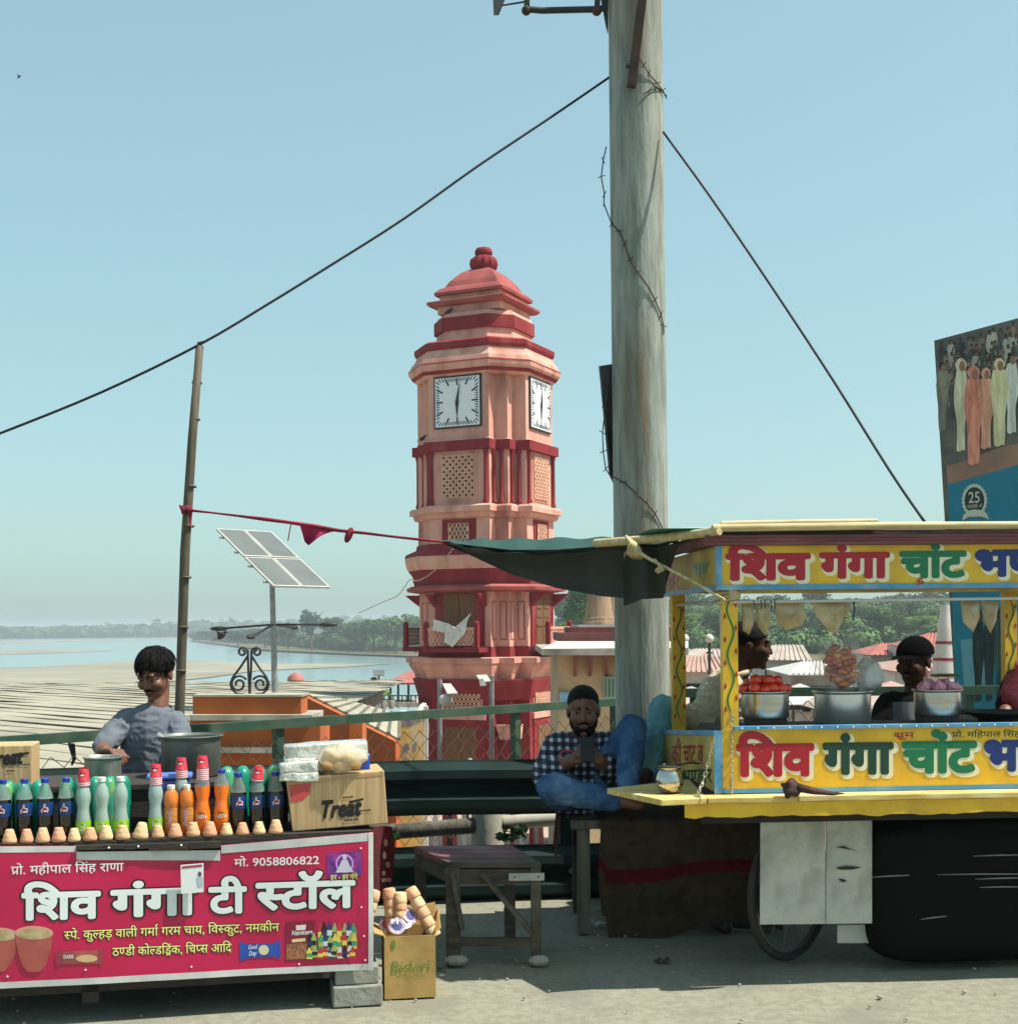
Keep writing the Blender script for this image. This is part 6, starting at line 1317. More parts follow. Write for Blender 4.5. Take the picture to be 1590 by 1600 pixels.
lettering('की चाट व', sfs, 1050, 1098, 1194, 1166, m_cred, cart, .0012, .012, .02, .62); lettering('भ{ण}डार', sfs, 1066, 1112, 1224, 1204, M('paint_dark_green', (14, 60, 44)), cart, .0012, .012, .04, .62)
lettering('चाट', sfs, 1037, 1062, 920, 900, m_cred, cart, .0012, .03, .08, .62); lettering('भ{ण}', sfs, 1082, 1106, 903, 882, m_cgrn, cart, .0012, .02, .1, .62)
# bamboo, rod, rope
MB().tube([K(-.02, -.05, 1.832), K(.7, -.05, 1.838), K(LC + .3, -.045, 1.838)], .0155, 12).build('roof_bamboo', m_bamboo2, cart, smooth=60)
MB().tube([P(930, 849, 5.86), P(1020, 842, 5.62), P(1090, 834, 5.42), P(1124, 829, 5.33)], .0185, 12).build('roof_bamboo', m_bamboo2, cart, smooth=60)
MB().tube([K(.02, -.02, 1.85), K(.35, -.02, 1.856), K(.66, -.02, 1.857)], .012, 10).build('roof_bamboo', m_bamboo2, cart, smooth=60)
MB().grid(lambda u, v: K(-.25 + .42 * u, .04 + .6 * v, 1.838 + .022 * math.sin(math.pi * u) * math.sin(math.pi * v)), 10, 8).build('roof_sheet', M('pale_green_sheet', (120, 176, 150), r=.5), cart, smooth=180)
MB().tube([K(.06, .0, 1.537), K(LC, .0, 1.545)], .006, 8).build('hanging_rod', m_white, cart); MB().tube([K(.06, .03, 1.537), K(.06, DC - .05, 1.545)], .007, 8).build('hanging_rod', m_white, cart)
for a in (.155, .185, .20, .225, .24): MB().tube([K(a, -.006, 1.545), K(a, -.008, 1.515), K(a + .002, -.002, 1.51)], .002, 5).build('rod_hook', m_iron, cart)
MB().tube([K(.565, 0, 1.54), K(.568, 0, 1.50), K(.56, 0, 1.46)], .0035, 5).build('hanging_wire', m_iron, cart)
rope = thing('tie_rope', P(990, 855, 5.66), 'pale knotted rope tying the bamboo to the front cart post', 'rope'); m_rope = M('jute_rope', (196, 182, 140), (160, 144, 104), sc=30, r=.95)
MB().tube([P(990, 858, 5.6), P(1012, 872, 5.56), P(1050, 892, 5.48), P(1092, 914, 5.4), P(1132, 938, 5.36)], [.010, .007, .006, .006, .007], 8).build('line', m_rope, rope, smooth=180)
for i in range(5): MB().tube([P(978 + i * 4, 838 + 3 * i, 5.62), P(984 + i * 4, 848 + 3 * i, 5.58), P(980 + i * 5, 864 + i, 5.6), P(990 + 3 * i, 872, 5.66)], .007, 7).build('coil', m_rope, rope, smooth=180)
for i in range(4): MB().tube([P(1022 + i * 3, 874 + 4 * i, 5.5), P(1031 + i * 2, 884 + 2 * i, 5.48), P(1024 + i, 892 + i, 5.5)], .006, 7).build('knot_loop', m_rope, rope, smooth=180)
for i in range(4): MB().lathe([(.045, -.006), (.05, 0), (.045, .006)], 14, K(.06, .03, 1.545 + i * .012), (.2 * (i - 1.5), .1, 1)).build('post_wrap', m_rope, rope, smooth=180)
def chain(pts, label, r=.008):
    t = thing('chain', pts[-1], label, 'chain'); L_ = sum((pts[i + 1] - pts[i]).length for i in range(len(pts) - 1)); n = int(L_ / .017); m_ch = M('chain_steel', (190, 184, 160), r=.35, metal=.6)
    for k in range(n):
        s = (k + .5) / n * (len(pts) - 1); i = min(int(s), len(pts) - 2); q = pts[i].lerp(pts[i + 1], s - i); d = (pts[i + 1] - pts[i]).normalized(); u, v = frame(d); u = v if k % 2 else u
        MB().tube([q + d * .011 * math.cos(a) + u * .006 * math.sin(a) for a in [j * math.pi / 4 for j in range(9)]], .0022, 4, cap=False).build('link', m_ch, t)
chain([K(.062, -.004, 1.09), K(.058, -.008, .95), K(.056, -.012, .83), K(.05, -.03, .77)], 'pale chain hanging down the front cart post')
chain([P(1116, 1152, 5.36), P(1108, 1186, 5.4), P(1098, 1222, 5.38), P(1090, 1240, 5.33), P(1094, 1250, 5.29)], 'pale chain hanging on the left side panel of the cart')
# wheel
m_tyre, m_rim = M('tyre_rubber', (38, 38, 36), (52, 50, 46), sc=20, r=.85), M('wheel_rim_steel', (120, 120, 114), r=.4, metal=.7)
whc = P(1234, 1400, 5.78); whc.z = .30; wax = V(math.sin(math.radians(46)), -math.cos(math.radians(46)), 0)
wax = V(math.cos(math.radians(46)) * -.0 + .70, -.72, 0).normalized(); wu = V(wax.y, -wax.x, 0)
wheel = kbox(.28, .36, .36, .40, .3, .64).build('fork', m_dkm, cart)
def ringt(R_, r_, nm, mat, par, n=48): return MB().tube([whc + (wu * math.cos(a) + V(0, 0, 1) * math.sin(a)) * R_ for a in [2 * math.pi * k / n for k in range(n + 1)]], r_, 10, cap=False).build(nm, mat, par, smooth=180)
wh = ringt(.282, .018, 'wheel', m_tyre, cart); ringt(.258, .009, 'rim', m_rim, wh); MB().lathe([(.02, -.04), (.03, -.03), (.03, .03), (.02, .04)], 14, whc, wax).build('hub', m_rim, wh, smooth=40)
for k in range(14): a = 2 * math.pi * k / 14; MB().tube([whc + wax * (.02 if k % 2 else -.02), whc + (wu * math.cos(a) + V(0, 0, 1) * math.sin(a)) * .257], .002, 4).build('spoke', m_rim, wh)
for k, (a, b) in enumerate(((1.5, .35), (1.5, .95), (.35, .95))):
    c = K(a, b, .3); o = MB().tube([c + (KX * math.cos(q) + V(0, 0, 1) * math.sin(q)) * .282 for q in [2 * math.pi * j / 40 for j in range(41)]], .018, 8, cap=False).build('wheel', m_tyre, cart, smooth=180)
    for j in range(10): q = 2 * math.pi * j / 10; MB().tube([c, c + (KX * math.cos(q) + V(0, 0, 1) * math.sin(q)) * .27], .003, 4).build('spoke', m_rim, o)
MB().tube([K(.35, .95, .3), K(1.5, .95, .3)], .02, 8).build('axle', m_dkm, cart)
# hanging white boards
m_bd = M('white_board', (190, 190, 178), (168, 168, 156), sc=7, r=.7, c3=(142, 138, 124), sc3=6, bump=.15, bsc=8)
wb = Surf(K(0, .12, 0), -KY)
def board(px, label, nm='white_board'):
    q = [wb.pt(x, y) for x, y in px]; tag(MB().prism(q, KY * .006).build(nm, m_bd), label, 'board', 'pale boards hung under the cart')
board([(1187, 1445), (1289, 1444), (1289, 1284), (1188, 1285)], 'large square white board hung under the cart beside the wheel')
wb = Surf(K(0, .135, 0), -KY); board([(1290, 1444), (1362, 1443), (1362, 1282), (1290, 1283)], 'second white board with dark scuffs under the cart, right of the square one')
wb2 = Surf(K(0, .128, 0), -KY)
for pg in ([(1305, 1416 - 92), (1318, 1322), (1346, 1334), (1330, 1328)], [(1305, 1356), (1320, 1353), (1347, 1355), (1330, 1359), (1312, 1359)], [(1308, 1373), (1318, 1374), (1323, 1377), (1316, 1379)]):
    o = decal([pg], wb2, m_ink, None, .002, 'scuff_mark'); tag(o, 'dark scuff on the second white board, %s from its top' % ORD[[1324, 1356, 1373].index(pg[0][1])], 'scuff')
wb = Surf(K(0, .2, 0), -KY); board([(1308, 1474), (1400, 1474), (1380, 1444), (1308, 1446)], 'low white sheet propped on the ground under the boards')
# made-up black mass under the cart, standing in for a dark smear
bc = K(1.12, .30, .33); bun = thing('dark_smear_mass', V(bc.x, bc.y, 0), 'made-up black mass standing in for a dark smear under the cart', 'bundle')
mb = MB().ball((0, 0, 0), 1, 40, 26); vv = []
for v in mb.v:
    q = Vector([math.copysign(abs(c) ** .38, c) for c in v]); q = Vector((q.x * .46, q.y * .2, q.z * .31)); q += Vector((0, -1, 0)) * .016 * noise.noise((q.x * 4, q.z * 26, 0)) + Vector((0, -1, 0)) * .01 * (1 - 2 * abs(noise.noise((q.x * 7, q.z * 9, 2)))); vv.append(bc + KX * q.x + KY * q.y + V(0, 0, q.z))
mb.v = vv; mb.build('smear_body', M('smear_black', (6, 6, 7), r=.7, spec=.12), bun, smooth=180)
for (x0, y0, x1, y1) in ((1520, 1338, 1600, 1336), (1464, 1367, 1600, 1366), (1524, 1374, 1600, 1372), (1530, 1387, 1600, 1386), (1438, 1437, 1478, 1432), (1362, 1371, 1420, 1368)):
    sb_ = Surf(K(0, .085, 0), -KY); MB().tube([sb_.pt(x0, y0), sb_.pt((x0 + x1) / 2, (y0 + y1) / 2 - .5), sb_.pt(x1, y1)], [.0012, .003, .002], 6).build('pale_streak', M('grey_streak', (130, 130, 128)), bun)  # light streaks shaped as thin tubes on the made-up mass
# made-up dark lump on the ledge, standing in for a fist-shaped blur
kn = thing('blur_lump', K(.30, -.06, .766), 'made-up dark lump standing in for a fist-shaped blur on the front ledge of the cart', 'rag'); m_lump = M('blur_lump', (52, 34, 32), (78, 50, 46), sc=30, r=.9)
blob(P(1234, 1232, 5.29), (.036, .032, .036), .016, 45, 20, 14, 3).build('knot', m_lump, kn, smooth=180); MB().tube([P(1244, 1230, 5.29), P(1270, 1236, 5.29), P(1300, 1240, 5.3), P(1318, 1240, 5.31)], [.030, .024, .014, .004], 10, flat=.6).build('tail', m_lump, kn, smooth=180)
# water pot on the side board
lo = G(1046, 1239, .766); lota = thing('steel_water_pot', lo, 'round polished steel water pot on the left side board', 'pot'); m_ss = M('polished_steel', (206, 204, 196), (176, 174, 168), sc=4, r=.16, metal=1.0)
MB().lathe([(.03, 0), (.045, .01), (.056, .035), (.057, .055), (.048, .082), (.040, .092), (.05, .102), (.051, .104), (.037, .094), (.04, .05)], 36, cap1=False).build('vessel', m_ss, lota, True, smooth=50)
MB().lathe([(.052, .104), (.05, .109), (.02, .112)], 28).build('lid', m_dkm, lota, True, smooth=40); MB().tube([V(.03, 0, .112), V(.09, .03, .118), V(.13, .05, .112)], .004, 6).build('spoon', m_dkm, lota, True)
# pots on the counter
def cpot(x, b, r, h, zr, mat, label, ring=m_dwood, nm='steel_pot'):
    q = Surf(K(0, b, 0), -KY).pt(x, 1100); t = thing(nm, V(q.x, q.y, 1.021), label, 'pot')
    if ring: MB().lathe([(r * .9, 0), (r * .92, zr * .5), (r * .9, zr)], 28).build('stand', ring, t, True)
    z = zr + .001; MB().lathe([(r * .95, z), (r, z + .008), (r, z + h * .93), (r * 1.1, z + h), (r * 1.1, z + h + .003), (r * .97, z + h * .95), (r * .95, z + .02), (.001, z + .02)], 44, cap1=False).build('vessel', mat, t, True, smooth=40); return t.location + V(0, 0, z + h)
m_ss2 = M('brushed_steel', (200, 200, 194), (180, 180, 174), sc=5, r=.28, metal=.95, stretch=(1, 1, 10))
tt = cpot(1195, .17, .098, .108, .036, m_ss2, 'wide steel pot heaped with tomatoes on the cart counter'); ot = cpot(1464, .17, .095, .106, .036, m_ss2, 'wide steel pot heaped with onions on the cart counter'); mt_ = cpot(1316, .30, .118, .135, .0, M('bright_steel', (224, 224, 220), r=.3, metal=.8), 'large mirror-bright steel pot in the middle of the counter', None)
m_tom = M('tomato', (228, 66, 28), (212, 52, 22), sc=12, r=.2, coat=.5); tl_ = []
for i, (x, y, z, r) in enumerate(((-.09, -.02, .01, .025), (-.052, -.055, .014, .028), (-.012, -.07, .01, .024), (.022, -.062, .014, .026), (.058, -.05, .012, .026), (.088, -.01, .012, .024), (-.04, -.01, .046, .030), (.012, -.02, .045, .029), (.05, .0, .044, .027), (-.06, .04, .03, .027), (.0, .05, .04, .028), (.06, .05, .03, .027), (.0, -.01, .012, .028), (-.08, .03, .012, .026))):
    t = thing('tomato', tt + V(x, y, z), 'red tomato in the heap on the steel pot, %s of the pile' % ORD[i], 'tomato', 'tomatoes heaped on the steel pot'); t.rotation_euler = (random.uniform(-.5, .5), random.uniform(-.5, .5), 0)
    MB().lathe([(r * .12, r * .72), (r * .35, r * .82), (r * .75, r * .66), (r, r * .05), (r * .8, -r * .55), (r * .4, -r * .8), (r * .05, -r * .86)][::-1], 20).build('fruit', m_tom, t, True, smooth=180); MB().ball((0, 0, r * .74), (r * .14, r * .14, r * .08), 6, 4).build('stem_scar', m_leaf[0], t, True)
m_on = M('onion_skin', (176, 92, 122), (206, 150, 160), sc=14, r=.4, stretch=(3, 3, .5))
for i, (x, y, z, r) in enumerate(((-.066, -.04, .012, .030), (-.012, -.06, .012, .032), (.045, -.045, .012, .030), (.082, .0, .006, .024), (-.03, .02, .02, .03), (.03, .02, .02, .03))):
    t = thing('onion', ot + V(x, y, z), 'pink onion in the heap on the right steel pot, %s of the pile' % ORD[i], 'onion', 'onions heaped on the right steel pot'); t.rotation_euler = (.3, random.uniform(-.7, .7), 0)
    MB().lathe([(r * .05, -r * .95), (r * .5, -r * .8), (r, -r * .1), (r * .9, r * .35), (r * .4, r * .75), (r * .12, r * 1.0), (r * .08, r * 1.3)], 20).build('bulb', m_on, t, True, smooth=180); MB().tube([V(0, 0, r * 1.2), V(.004, 0, r * 1.6)], [.003, .001], 5).build('neck', m_rope, t, True)
lf = thing('green_chillies', ot + V(0, -.02, .05), 'green chillies lying over the onions', 'chillies')
for i in range(7): a = random.uniform(-1, 1); MB().tube([V(-.03 + .012 * i, .0, .01), V(.0 + .012 * i, -.01, .016), V(.035 + .01 * i, -.005 + .01 * a, .008)], [.004, .005, .001], 6).build('chilli', m_leaf[1], lf, True, smooth=180)
tav = Surf(K(0, .24, 0), -KY).pt(1560, 1120); tav.z = 1.021; tv = thing('griddle', tav, 'black flat griddle with a handle at the right of the counter', 'griddle'); MB().lathe([(.10, .02), (.15, .045), (.155, .046), (.15, .04), (.10, .028), (.001, .028)], 36, cap1=False).build('pan', m_iron, tv, True, smooth=40); MB().lathe([(.08, 0), (.09, .02)], 20).build('stand', m_iron, tv, True); MB().tube([V(-.14, -.03, .045), V(-.22, -.05, .055)], .012, 8).build('handle', m_dkm, tv, True)
# plastic bags of snacks in the middle
sn = mt_ + V(-.005, 0, .06); pb_ = thing('snack_bag', mt_ + V(0, 0, -.02), 'crumpled clear plastic bag of reddish brown snacks on the bright pot', 'bag')
blob(sn + V(-.01, -.02, .05), (.095, .068, .13), .05, 30, 48, 34, 5).build('bag_film', M('clear_film', (236, 232, 226), r=.08, alpha=.14, coat=.8, spec=.9), pb_, smooth=180)
rgs = random.Random(6)
for i in range(60):
    d_ = Vector((rgs.gauss(0, 1), rgs.gauss(0, 1), rgs.gauss(0, 1))).normalized() * rgs.uniform(.5, 1); q = sn + V(-.01 + d_.x * .066, -.02 + d_.y * .045, .045 + d_.z * .092)
    blob(q, (.022, .012, .014), .009, 55, 9, 7, i).build('snack', (M('snack_brown', (206, 96, 30), (240, 160, 56), sc=30, r=.3, coat=.5), M('snack_red', (156, 40, 22), (206, 84, 36), sc=30, r=.3, coat=.5))[i % 2], pb_, smooth=180)
blob(sn + V(.13, .04, .0), (.055, .05, .075), .03, 26, 28, 18, 9).build('white_bag', M('milky_film', (222, 222, 216), r=.3, alpha=.8), pb_, smooth=180)
# bags hung from the rod
m_pap = M('papad_bag', (176, 156, 116), (146, 126, 88), sc=8, r=.4, coat=.4, c3=(196, 184, 152), sc3=6)
hb = Surf(K(0, .03, 0), -KY)
for i, (px, lb) in enumerate((([(1158, 940), (1176, 940), (1177, 976), (1170, 992), (1160, 985)], 'narrow brown snack bag hung left beside the front post'), ([(1178, 940), (1202, 940), (1203, 970), (1196, 994), (1184, 980)], 'second narrow snack bag hung left from the rod'), ([(1208, 938), (1254, 938), (1260, 962), (1252, 978), (1228, 985), (1214, 974)], 'broad flat bag of snacks hung in the middle of the rod'), ([(1266, 938), (1322, 938), (1330, 950), (1318, 966), (1306, 990), (1294, 986), (1276, 964)], 'pear-shaped bag of snacks hung over the crumpled plastic'), ([(1500, 940), (1530, 940), (1530, 965), (1520, 988), (1504, 972)], 'left of the two pointed bags hung at the right of the rod'), ([(1532, 940), (1560, 940), (1556, 968), (1547, 990), (1536, 970)], 'right of the two pointed bags hung at the right of the rod'))):
    t = thing('hanging_bag', hb.pt(px[0][0], 985), lb, 'bag', 'snack bags hung from the cart rod'); cx_ = sum(p[0] for p in px) / len(px); cy_ = sum(p[1] for p in px) / len(px); n = len(px); vs, fs = [], []
    ring_ = []
    for k in range(n):
        for j in range(4): ring_.append((px[k][0] + (px[(k + 1) % n][0] - px[k][0]) * j / 4, px[k][1] + (px[(k + 1) % n][1] - px[k][1]) * j / 4))
    m_ = len(ring_)
    for side in (1, -1):
        for rr, o in ((1, 0), (.8, .010), (.45, .018), (.02, .021)):
            for x, y in ring_: vs.append(hb.pt(cx_ + (x - cx_) * rr, cy_ + (y - cy_) * rr, side * (o * (1 + .25 * noise.noise((x * .2, y * .2, i)))) ))
    for s in range(2):
        for l in range(3):
            for k in range(m_): a_ = s * 4 * m_ + l * m_ + k; b_ = s * 4 * m_ + l * m_ + (k + 1) % m_; f__ = (a_, b_, b_ + m_, a_ + m_); fs.append(f__ if s == 0 else f__[::-1])
    MB().add(vs, fs).build('pouch', m_pap, t, smooth=180); MB().tube([hb.pt(px[0][0] + 4, px[0][1] + 2), hb.pt(px[0][0] + 5, 934)], .003, 5).build('tie', m_rope, t)
# ================================================================ people
def sculpt(name, mb, mat, parent, voxel=.0045, smooth=5, fold=0.0, fsc=9.0, local=False):
    me = mb.mesh(name); ob = bpy.data.objects.new('tmp_form', me); COL.objects.link(ob)
    r = ob.modifiers.new('r', 'REMESH'); r.mode = 'VOXEL'; r.voxel_size = voxel; r.use_smooth_shade = True
    s = ob.modifiers.new('s', 'SMOOTH'); s.iterations = smooth; s.factor = .5
    dg = bpy.context.evaluated_depsgraph_get(); dg.update(); out = bpy.data.meshes.new_from_object(ob.evaluated_get(dg)); bpy.data.objects.remove(ob); bpy.data.meshes.remove(me)
    if fold:                                               # cloth folds: soft swells and sharper creases
        nv = len(out.vertices); co = [0.0] * (3 * nv); no = [0.0] * (3 * nv); out.vertices.foreach_get('co', co); out.vertices.foreach_get('normal', no)
        for k in range(0, 3 * nv, 3):
            p = Vector(co[k:k + 3]); h = noise.noise(p * fsc) + .8 * (1 - 2.2 * abs(noise.noise(Vector((p.x, p.y, p.z * 1.9)) * fsc * 1.5 + Vector((5, 1, 2))))) + .35 * (1 - 2 * abs(noise.noise(p * fsc * 3.7)))
            for q in range(3): co[k + q] += no[k + q] * fold * h
        out.vertices.foreach_set('co', co); out.update()
    for p in out.polygons: p.use_smooth = True
    out.name = name; return link(name, out, mat, parent, local)
def chain_(mb, pts):                                      # (point, radius) joints of one limb
    for (a, ra), (b, rb) in zip(pts, pts[1:]): mb.capsule(a, ra, b, rb, 14)
def hand(mb, wr, d, nrm, curl=.6, s=1.0, side=1):         # palm, four fingers of different length, thumb from the side of the palm
    d = Vector(d).normalized(); nrm = (Vector(nrm) - d * Vector(nrm).dot(d)).normalized(); lat = d.cross(nrm) * side
    kn = wr + d * .085 * s
    for k in range(4): o = lat * (.028 - .019 * k) * s; mb.capsule(wr + d * .02 * s + o * .7, .014 * s, kn + o, .0115 * s, 8)
    for k, ln in enumerate((.066, .076, .070, .054)):
        b = kn + lat * (.028 - .019 * k) * s; a1 = curl * .8; p1 = b + (d * math.cos(a1) - nrm * math.sin(a1)) * ln * .5 * s; a2 = curl * 1.9; p2 = p1 + (d * math.cos(a2) - nrm * math.sin(a2)) * ln * .45 * s
        mb.capsule(b, .0095 * s, p1, .0088 * s, 8); mb.capsule(p1, .0088 * s, p2, .007 * s, 8)
    t0 = wr + d * .03 * s + lat * .024 * s; t1 = t0 + (d * .6 + lat * .8).normalized() * .042 * s - nrm * .012 * s; t2 = t1 + (d * .9 + lat * .1 - nrm * .4 * curl).normalized() * .032 * s
    mb.capsule(t0, .013 * s, t1, .0105 * s, 8); mb.capsule(t1, .0105 * s, t2, .008 * s, 8)
def hframe(f, up):
    f = Vector(f).normalized(); up = Vector(up); up = (up - f * up.dot(f)).normalized(); r = f.cross(up); return Matrix((r, f, up)).transposed()
def headforms(mb, c, R, s=1.0):
    B = lambda p, r: mb.ball(c + R @ (Vector(p) * s), tuple(k * s for k in r) if isinstance(r, tuple) else r * s, 20, 14, R)
    Cc = lambda a, ra, b, rb: mb.capsule(c + R @ (Vector(a) * s), ra * s, c + R @ (Vector(b) * s), rb * s, 10)
    B((0, -.012, .035), (.074, .094, .080)); B((0, .022, -.02), (.061, .070, .085)); B((0, .03, -.070), (.047, .055, .042)); B((0, .070, -.094), .019)
    Cc((0, .085, .018), .0075, (0, .102, -.026), .0112); B((.011, .091, -.030), .0082); B((-.011, .091, -.030), .0082); Cc((-.036, .080, .027), .011, (.036, .080, .027), .011)
    for q in (-1, 1): B((q * .036, .062, -.024), .027); B((q * .073, -.008, -.008), (.009, .018, .028)); B((q * .077, -.014, .004), (.007, .012, .014))
    Cc((-.016, .085, -.054), .0055, (.016, .085, -.054), .0055); Cc((-.013, .085, -.064), .006, (.013, .085, -.064), .006)
def face(root, body, c, R, s, skin, hair, beard=False, moust=False):
    q = lambda p: c + R @ (Vector(p) * s); wh, ir = M('eye_white', (150, 138, 126), r=.3), M('eye_dark', (20, 14, 12), r=.2)
    for k in (-1, 1):
        e = MB().ball(q((k * .030, .0745, .006)), .0108 * s, 12, 8, R).build('eye', wh, body, smooth=180); MB().ball(q((k * .030, .0822, .005)), .0068 * s, 10, 6, R).build('iris', ir, body, smooth=180)
        MB().capsule(q((k * .016, .089, .026)), .006 * s, q((k * .046, .078, .029)), .004 * s, 8).build('eyebrow', hair, body, smooth=180)
        MB().capsule(q((k * .018, .0855, .0125)), .0052 * s, q((k * .044, .077, .0115)), .0052 * s, 8).build('eyelid', skin, body, smooth=180)
    MB().capsule(q((-.016, .0895, -.0575)), .0033 * s, q((.016, .0895, -.0575)), .0033 * s, 8).build('lips', M('lip_skin', (112, 62, 54), r=.5), body, smooth=180)
    if moust:
        for k in (-1, 1): MB().capsule(q((k * .003, .0925, -.043)), .0058 * s, q((k * .026, .082, -.052)), .004 * s, 8).build('moustache', hair, body, smooth=180)
    if beard:
        mb = MB(); mb.ball(q((0, .028, -.078)), (.054 * s, .060 * s, .046 * s), 20, 14, R)
        for k in (-1, 1): mb.capsule(q((k * .060, .010, -.014)), .011 * s, q((k * .048, .03, -.066)), .016 * s, 10)
        mb.v = [v for v in mb.v]; sculpt('beard', mb, hair, body, .005, 2, .0015, 90)
def hairdo(root, body, c, R, s, hair, kind='short', seed=1):
    q = lambda p: c + R @ (Vector(p) * s); mb = MB(); g = {'short': .0, 'shaggy': .006, 'crop': -.004}[kind]
    mb.ball((0, 0, 0), 1, 44, 30); out = []
    for v in mb.v:
        p = Vector((v.x * (.080 + g), -.018 + v.y * (.098 + g), .046 + v.z * (.080 + g)))
        line = (.048 if kind == 'crop' else .058) - .40 * abs(p.x)                       # hairline over the brow, down in front of the ears
        if p.y > .022 and p.z < line: k = min(1, (p.y - .022) / .03) * min(1, (line - p.z) / .012); p = p.lerp(Vector((p.x * .7, p.y * .55, p.z)), k)
        if p.z < -.035: p = p.lerp(Vector((p.x * .8, p.y * .75, -.04)), .8)
        p += Vector(noise.noise_vector(p * 70 + Vector((seed, 0, 0)))) * (.002 if kind != 'shaggy' else .005); out.append(q(p))
    mb.v = out; h = mb.build('hair', hair, body, smooth=180)
    if kind == 'shaggy':
        rr = random.Random(seed)
        for k in range(230):
            a, b = rr.uniform(0, 6.28), rr.uniform(.0, 1.0); d = Vector((math.sin(a) * math.sqrt(1 - b * b), math.cos(a) * math.sqrt(1 - b * b), b)); p0 = Vector((d.x * .088, -.018 + d.y * .106, .046 + d.z * .09))
            if p0.y > .05 and p0.z < .06: continue
            fl = Vector((d.x * .5 + .25 + rr.uniform(-.15, .15), d.y * .4 + .5 + rr.uniform(-.15, .15), -.6 + rr.uniform(-.15, .15))); fl = (fl - d * fl.dot(d) * .92).normalized(); MB().tube([q(p0 - d * .004), q(p0 + fl * .022 + d * .0005), q(p0 + fl * .046 - d * .006)], [.006 * s, .0045 * s, .0008], 5, flat=.45).build('hair_lock', hair, h, smooth=180)
    return h
SK1, SK2 = M('skin_brown', (114, 74, 54), (104, 66, 48), sc=18, r=.5, bump=.05, bsc=200), M('skin_tan', (118, 78, 58), (106, 68, 50), sc=18, r=.5, bump=.05, bsc=200)
SK3 = M('skin_shaded_brown', (74, 46, 34), (64, 40, 30), sc=18, r=.75, spec=.2)  # brown darkened to put shade into the skin of two men behind the cart
HAIR = M('black_hair', (8, 7, 7), (15, 13, 12), sc=60, r=.7, spec=.15, bump=.4, bsc=260)
def plaid(name):
    m = bpy.data.materials.new(name); m.use_nodes = True; t = m.node_tree; b = t.nodes['Principled BSDF']; N, L = t.nodes.new, t.links.new; tc = N('ShaderNodeTexCoord'); sp = N('ShaderNodeSeparateXYZ'); L(tc.outputs['Object'], sp.inputs[0])
    def band(o, f, w_, extra=None):
        mu = N('ShaderNodeMath'); mu.operation = 'MULTIPLY'; mu.inputs[1].default_value = f; L(o, mu.inputs[0]); fr_ = N('ShaderNodeMath'); fr_.operation = 'FRACT'; L(mu.outputs[0], fr_.inputs[0]); g = N('ShaderNodeMath'); g.operation = 'LESS_THAN'; g.inputs[1].default_value = w_; L(fr_.outputs[0], g.inputs[0]); return g.outputs[0]
    a, c = band(sp.outputs[0], 26, .42), band(sp.outputs[2], 26, .42); ad = N('ShaderNodeMath'); L(a, ad.inputs[0]); L(c, ad.inputs[1]); rp = N('ShaderNodeValToRGB'); rp.color_ramp.interpolation = 'CONSTANT'; mu = N('ShaderNodeMath'); mu.operation = 'MULTIPLY'; mu.inputs[1].default_value = .45; L(ad.outputs[0], mu.inputs[0]); L(mu.outputs[0], rp.inputs[0])
    e = rp.color_ramp.elements; e[0].position = 0; e[0].color = lin((24, 26, 40)); e[1].position = .3; e[1].color = lin((70, 76, 92)); n = e.new(.75); n.color = lin((196, 198, 204)); L(rp.outputs[0], b.inputs['Base Color']); b.inputs['Roughness'].default_value = .9; return m
# --- tea seller
DT = 5.95; Q = lambda x, y, d=DT: P(x, y, d)
tm = thing('person', V(P(238, 1100, DT).x, DT, 0), 'tea seller in a grey-blue T-shirt bending over the stall with his hand on a pan', 'person')
R = hframe((-.27, -.88, -.36), (-.10, -.25, 1)); hc_ = Q(243, 1054); S = .93
mb = MB(); headforms(mb, hc_, R, S); chain_(mb, [(hc_ + R @ Vector((0, -.018, -.05)), .043), (Q(246, 1108), .048)])
mb.capsule(Q(208, 1130), .058, Q(272, 1134), .058); mb.capsule(Q(238, 1150), .085, Q(236, 1230), .095); mb.capsule(Q(236, 1230), .11, V(Q(236, 1230).x, DT + .05, .60), .13)
chain_(mb, [(Q(202, 1128), .044), (Q(160, 1170, 5.80), .036), (Q(163, 1174, 5.58), .029)]); chain_(mb, [(Q(274, 1132), .044), (Q(287, 1186, 5.80), .036), (Q(280, 1196, 5.62), .029)])
hand(mb, Q(161, 1174, 5.57), (.75, -.55, .05), (.1, .1, 1), .75, 1.0, -1); hand(mb, Q(284, 1197, 5.61), (-.4, -.8, .2), (0, 0, 1), .8)
px_ = Q(236, 1230).x
for s in (-1, 1): chain_(mb, [(V(px_ + s * .09, DT + .06, .58), .085), (V(px_ + s * .12, DT - .28, .50), .06), (V(px_ + s * .12, DT - .22, .10), .042)]); mb.capsule(V(px_ + s * .12, DT - .22, .06), .04, V(px_ + s * .13, DT - .40, .035), .032)
bd = sculpt('body', mb, SK1, tm, .0042, 3); face(tm, bd, hc_, R, S, SK1, HAIR, moust=True); hairdo(tm, bd, hc_, R, S, HAIR, 'shaggy', 4)
m_tee = M('grey_blue_tee', (104, 109, 118), (98, 103, 112), sc=30, r=.95, bump=.1, bsc=300, spec=.1)
mb = MB(); mb.capsule(Q(207, 1128), .060, Q(271, 1132), .060); mb.ball(Q(238, 1150), (.140, .10, .15)); mb.capsule(Q(238, 1150), .105, Q(236, 1240), .108); mb.capsule(Q(222, 1150), .09, Q(220, 1235), .098); mb.capsule(Q(254, 1150), .09, Q(254, 1235), .098)
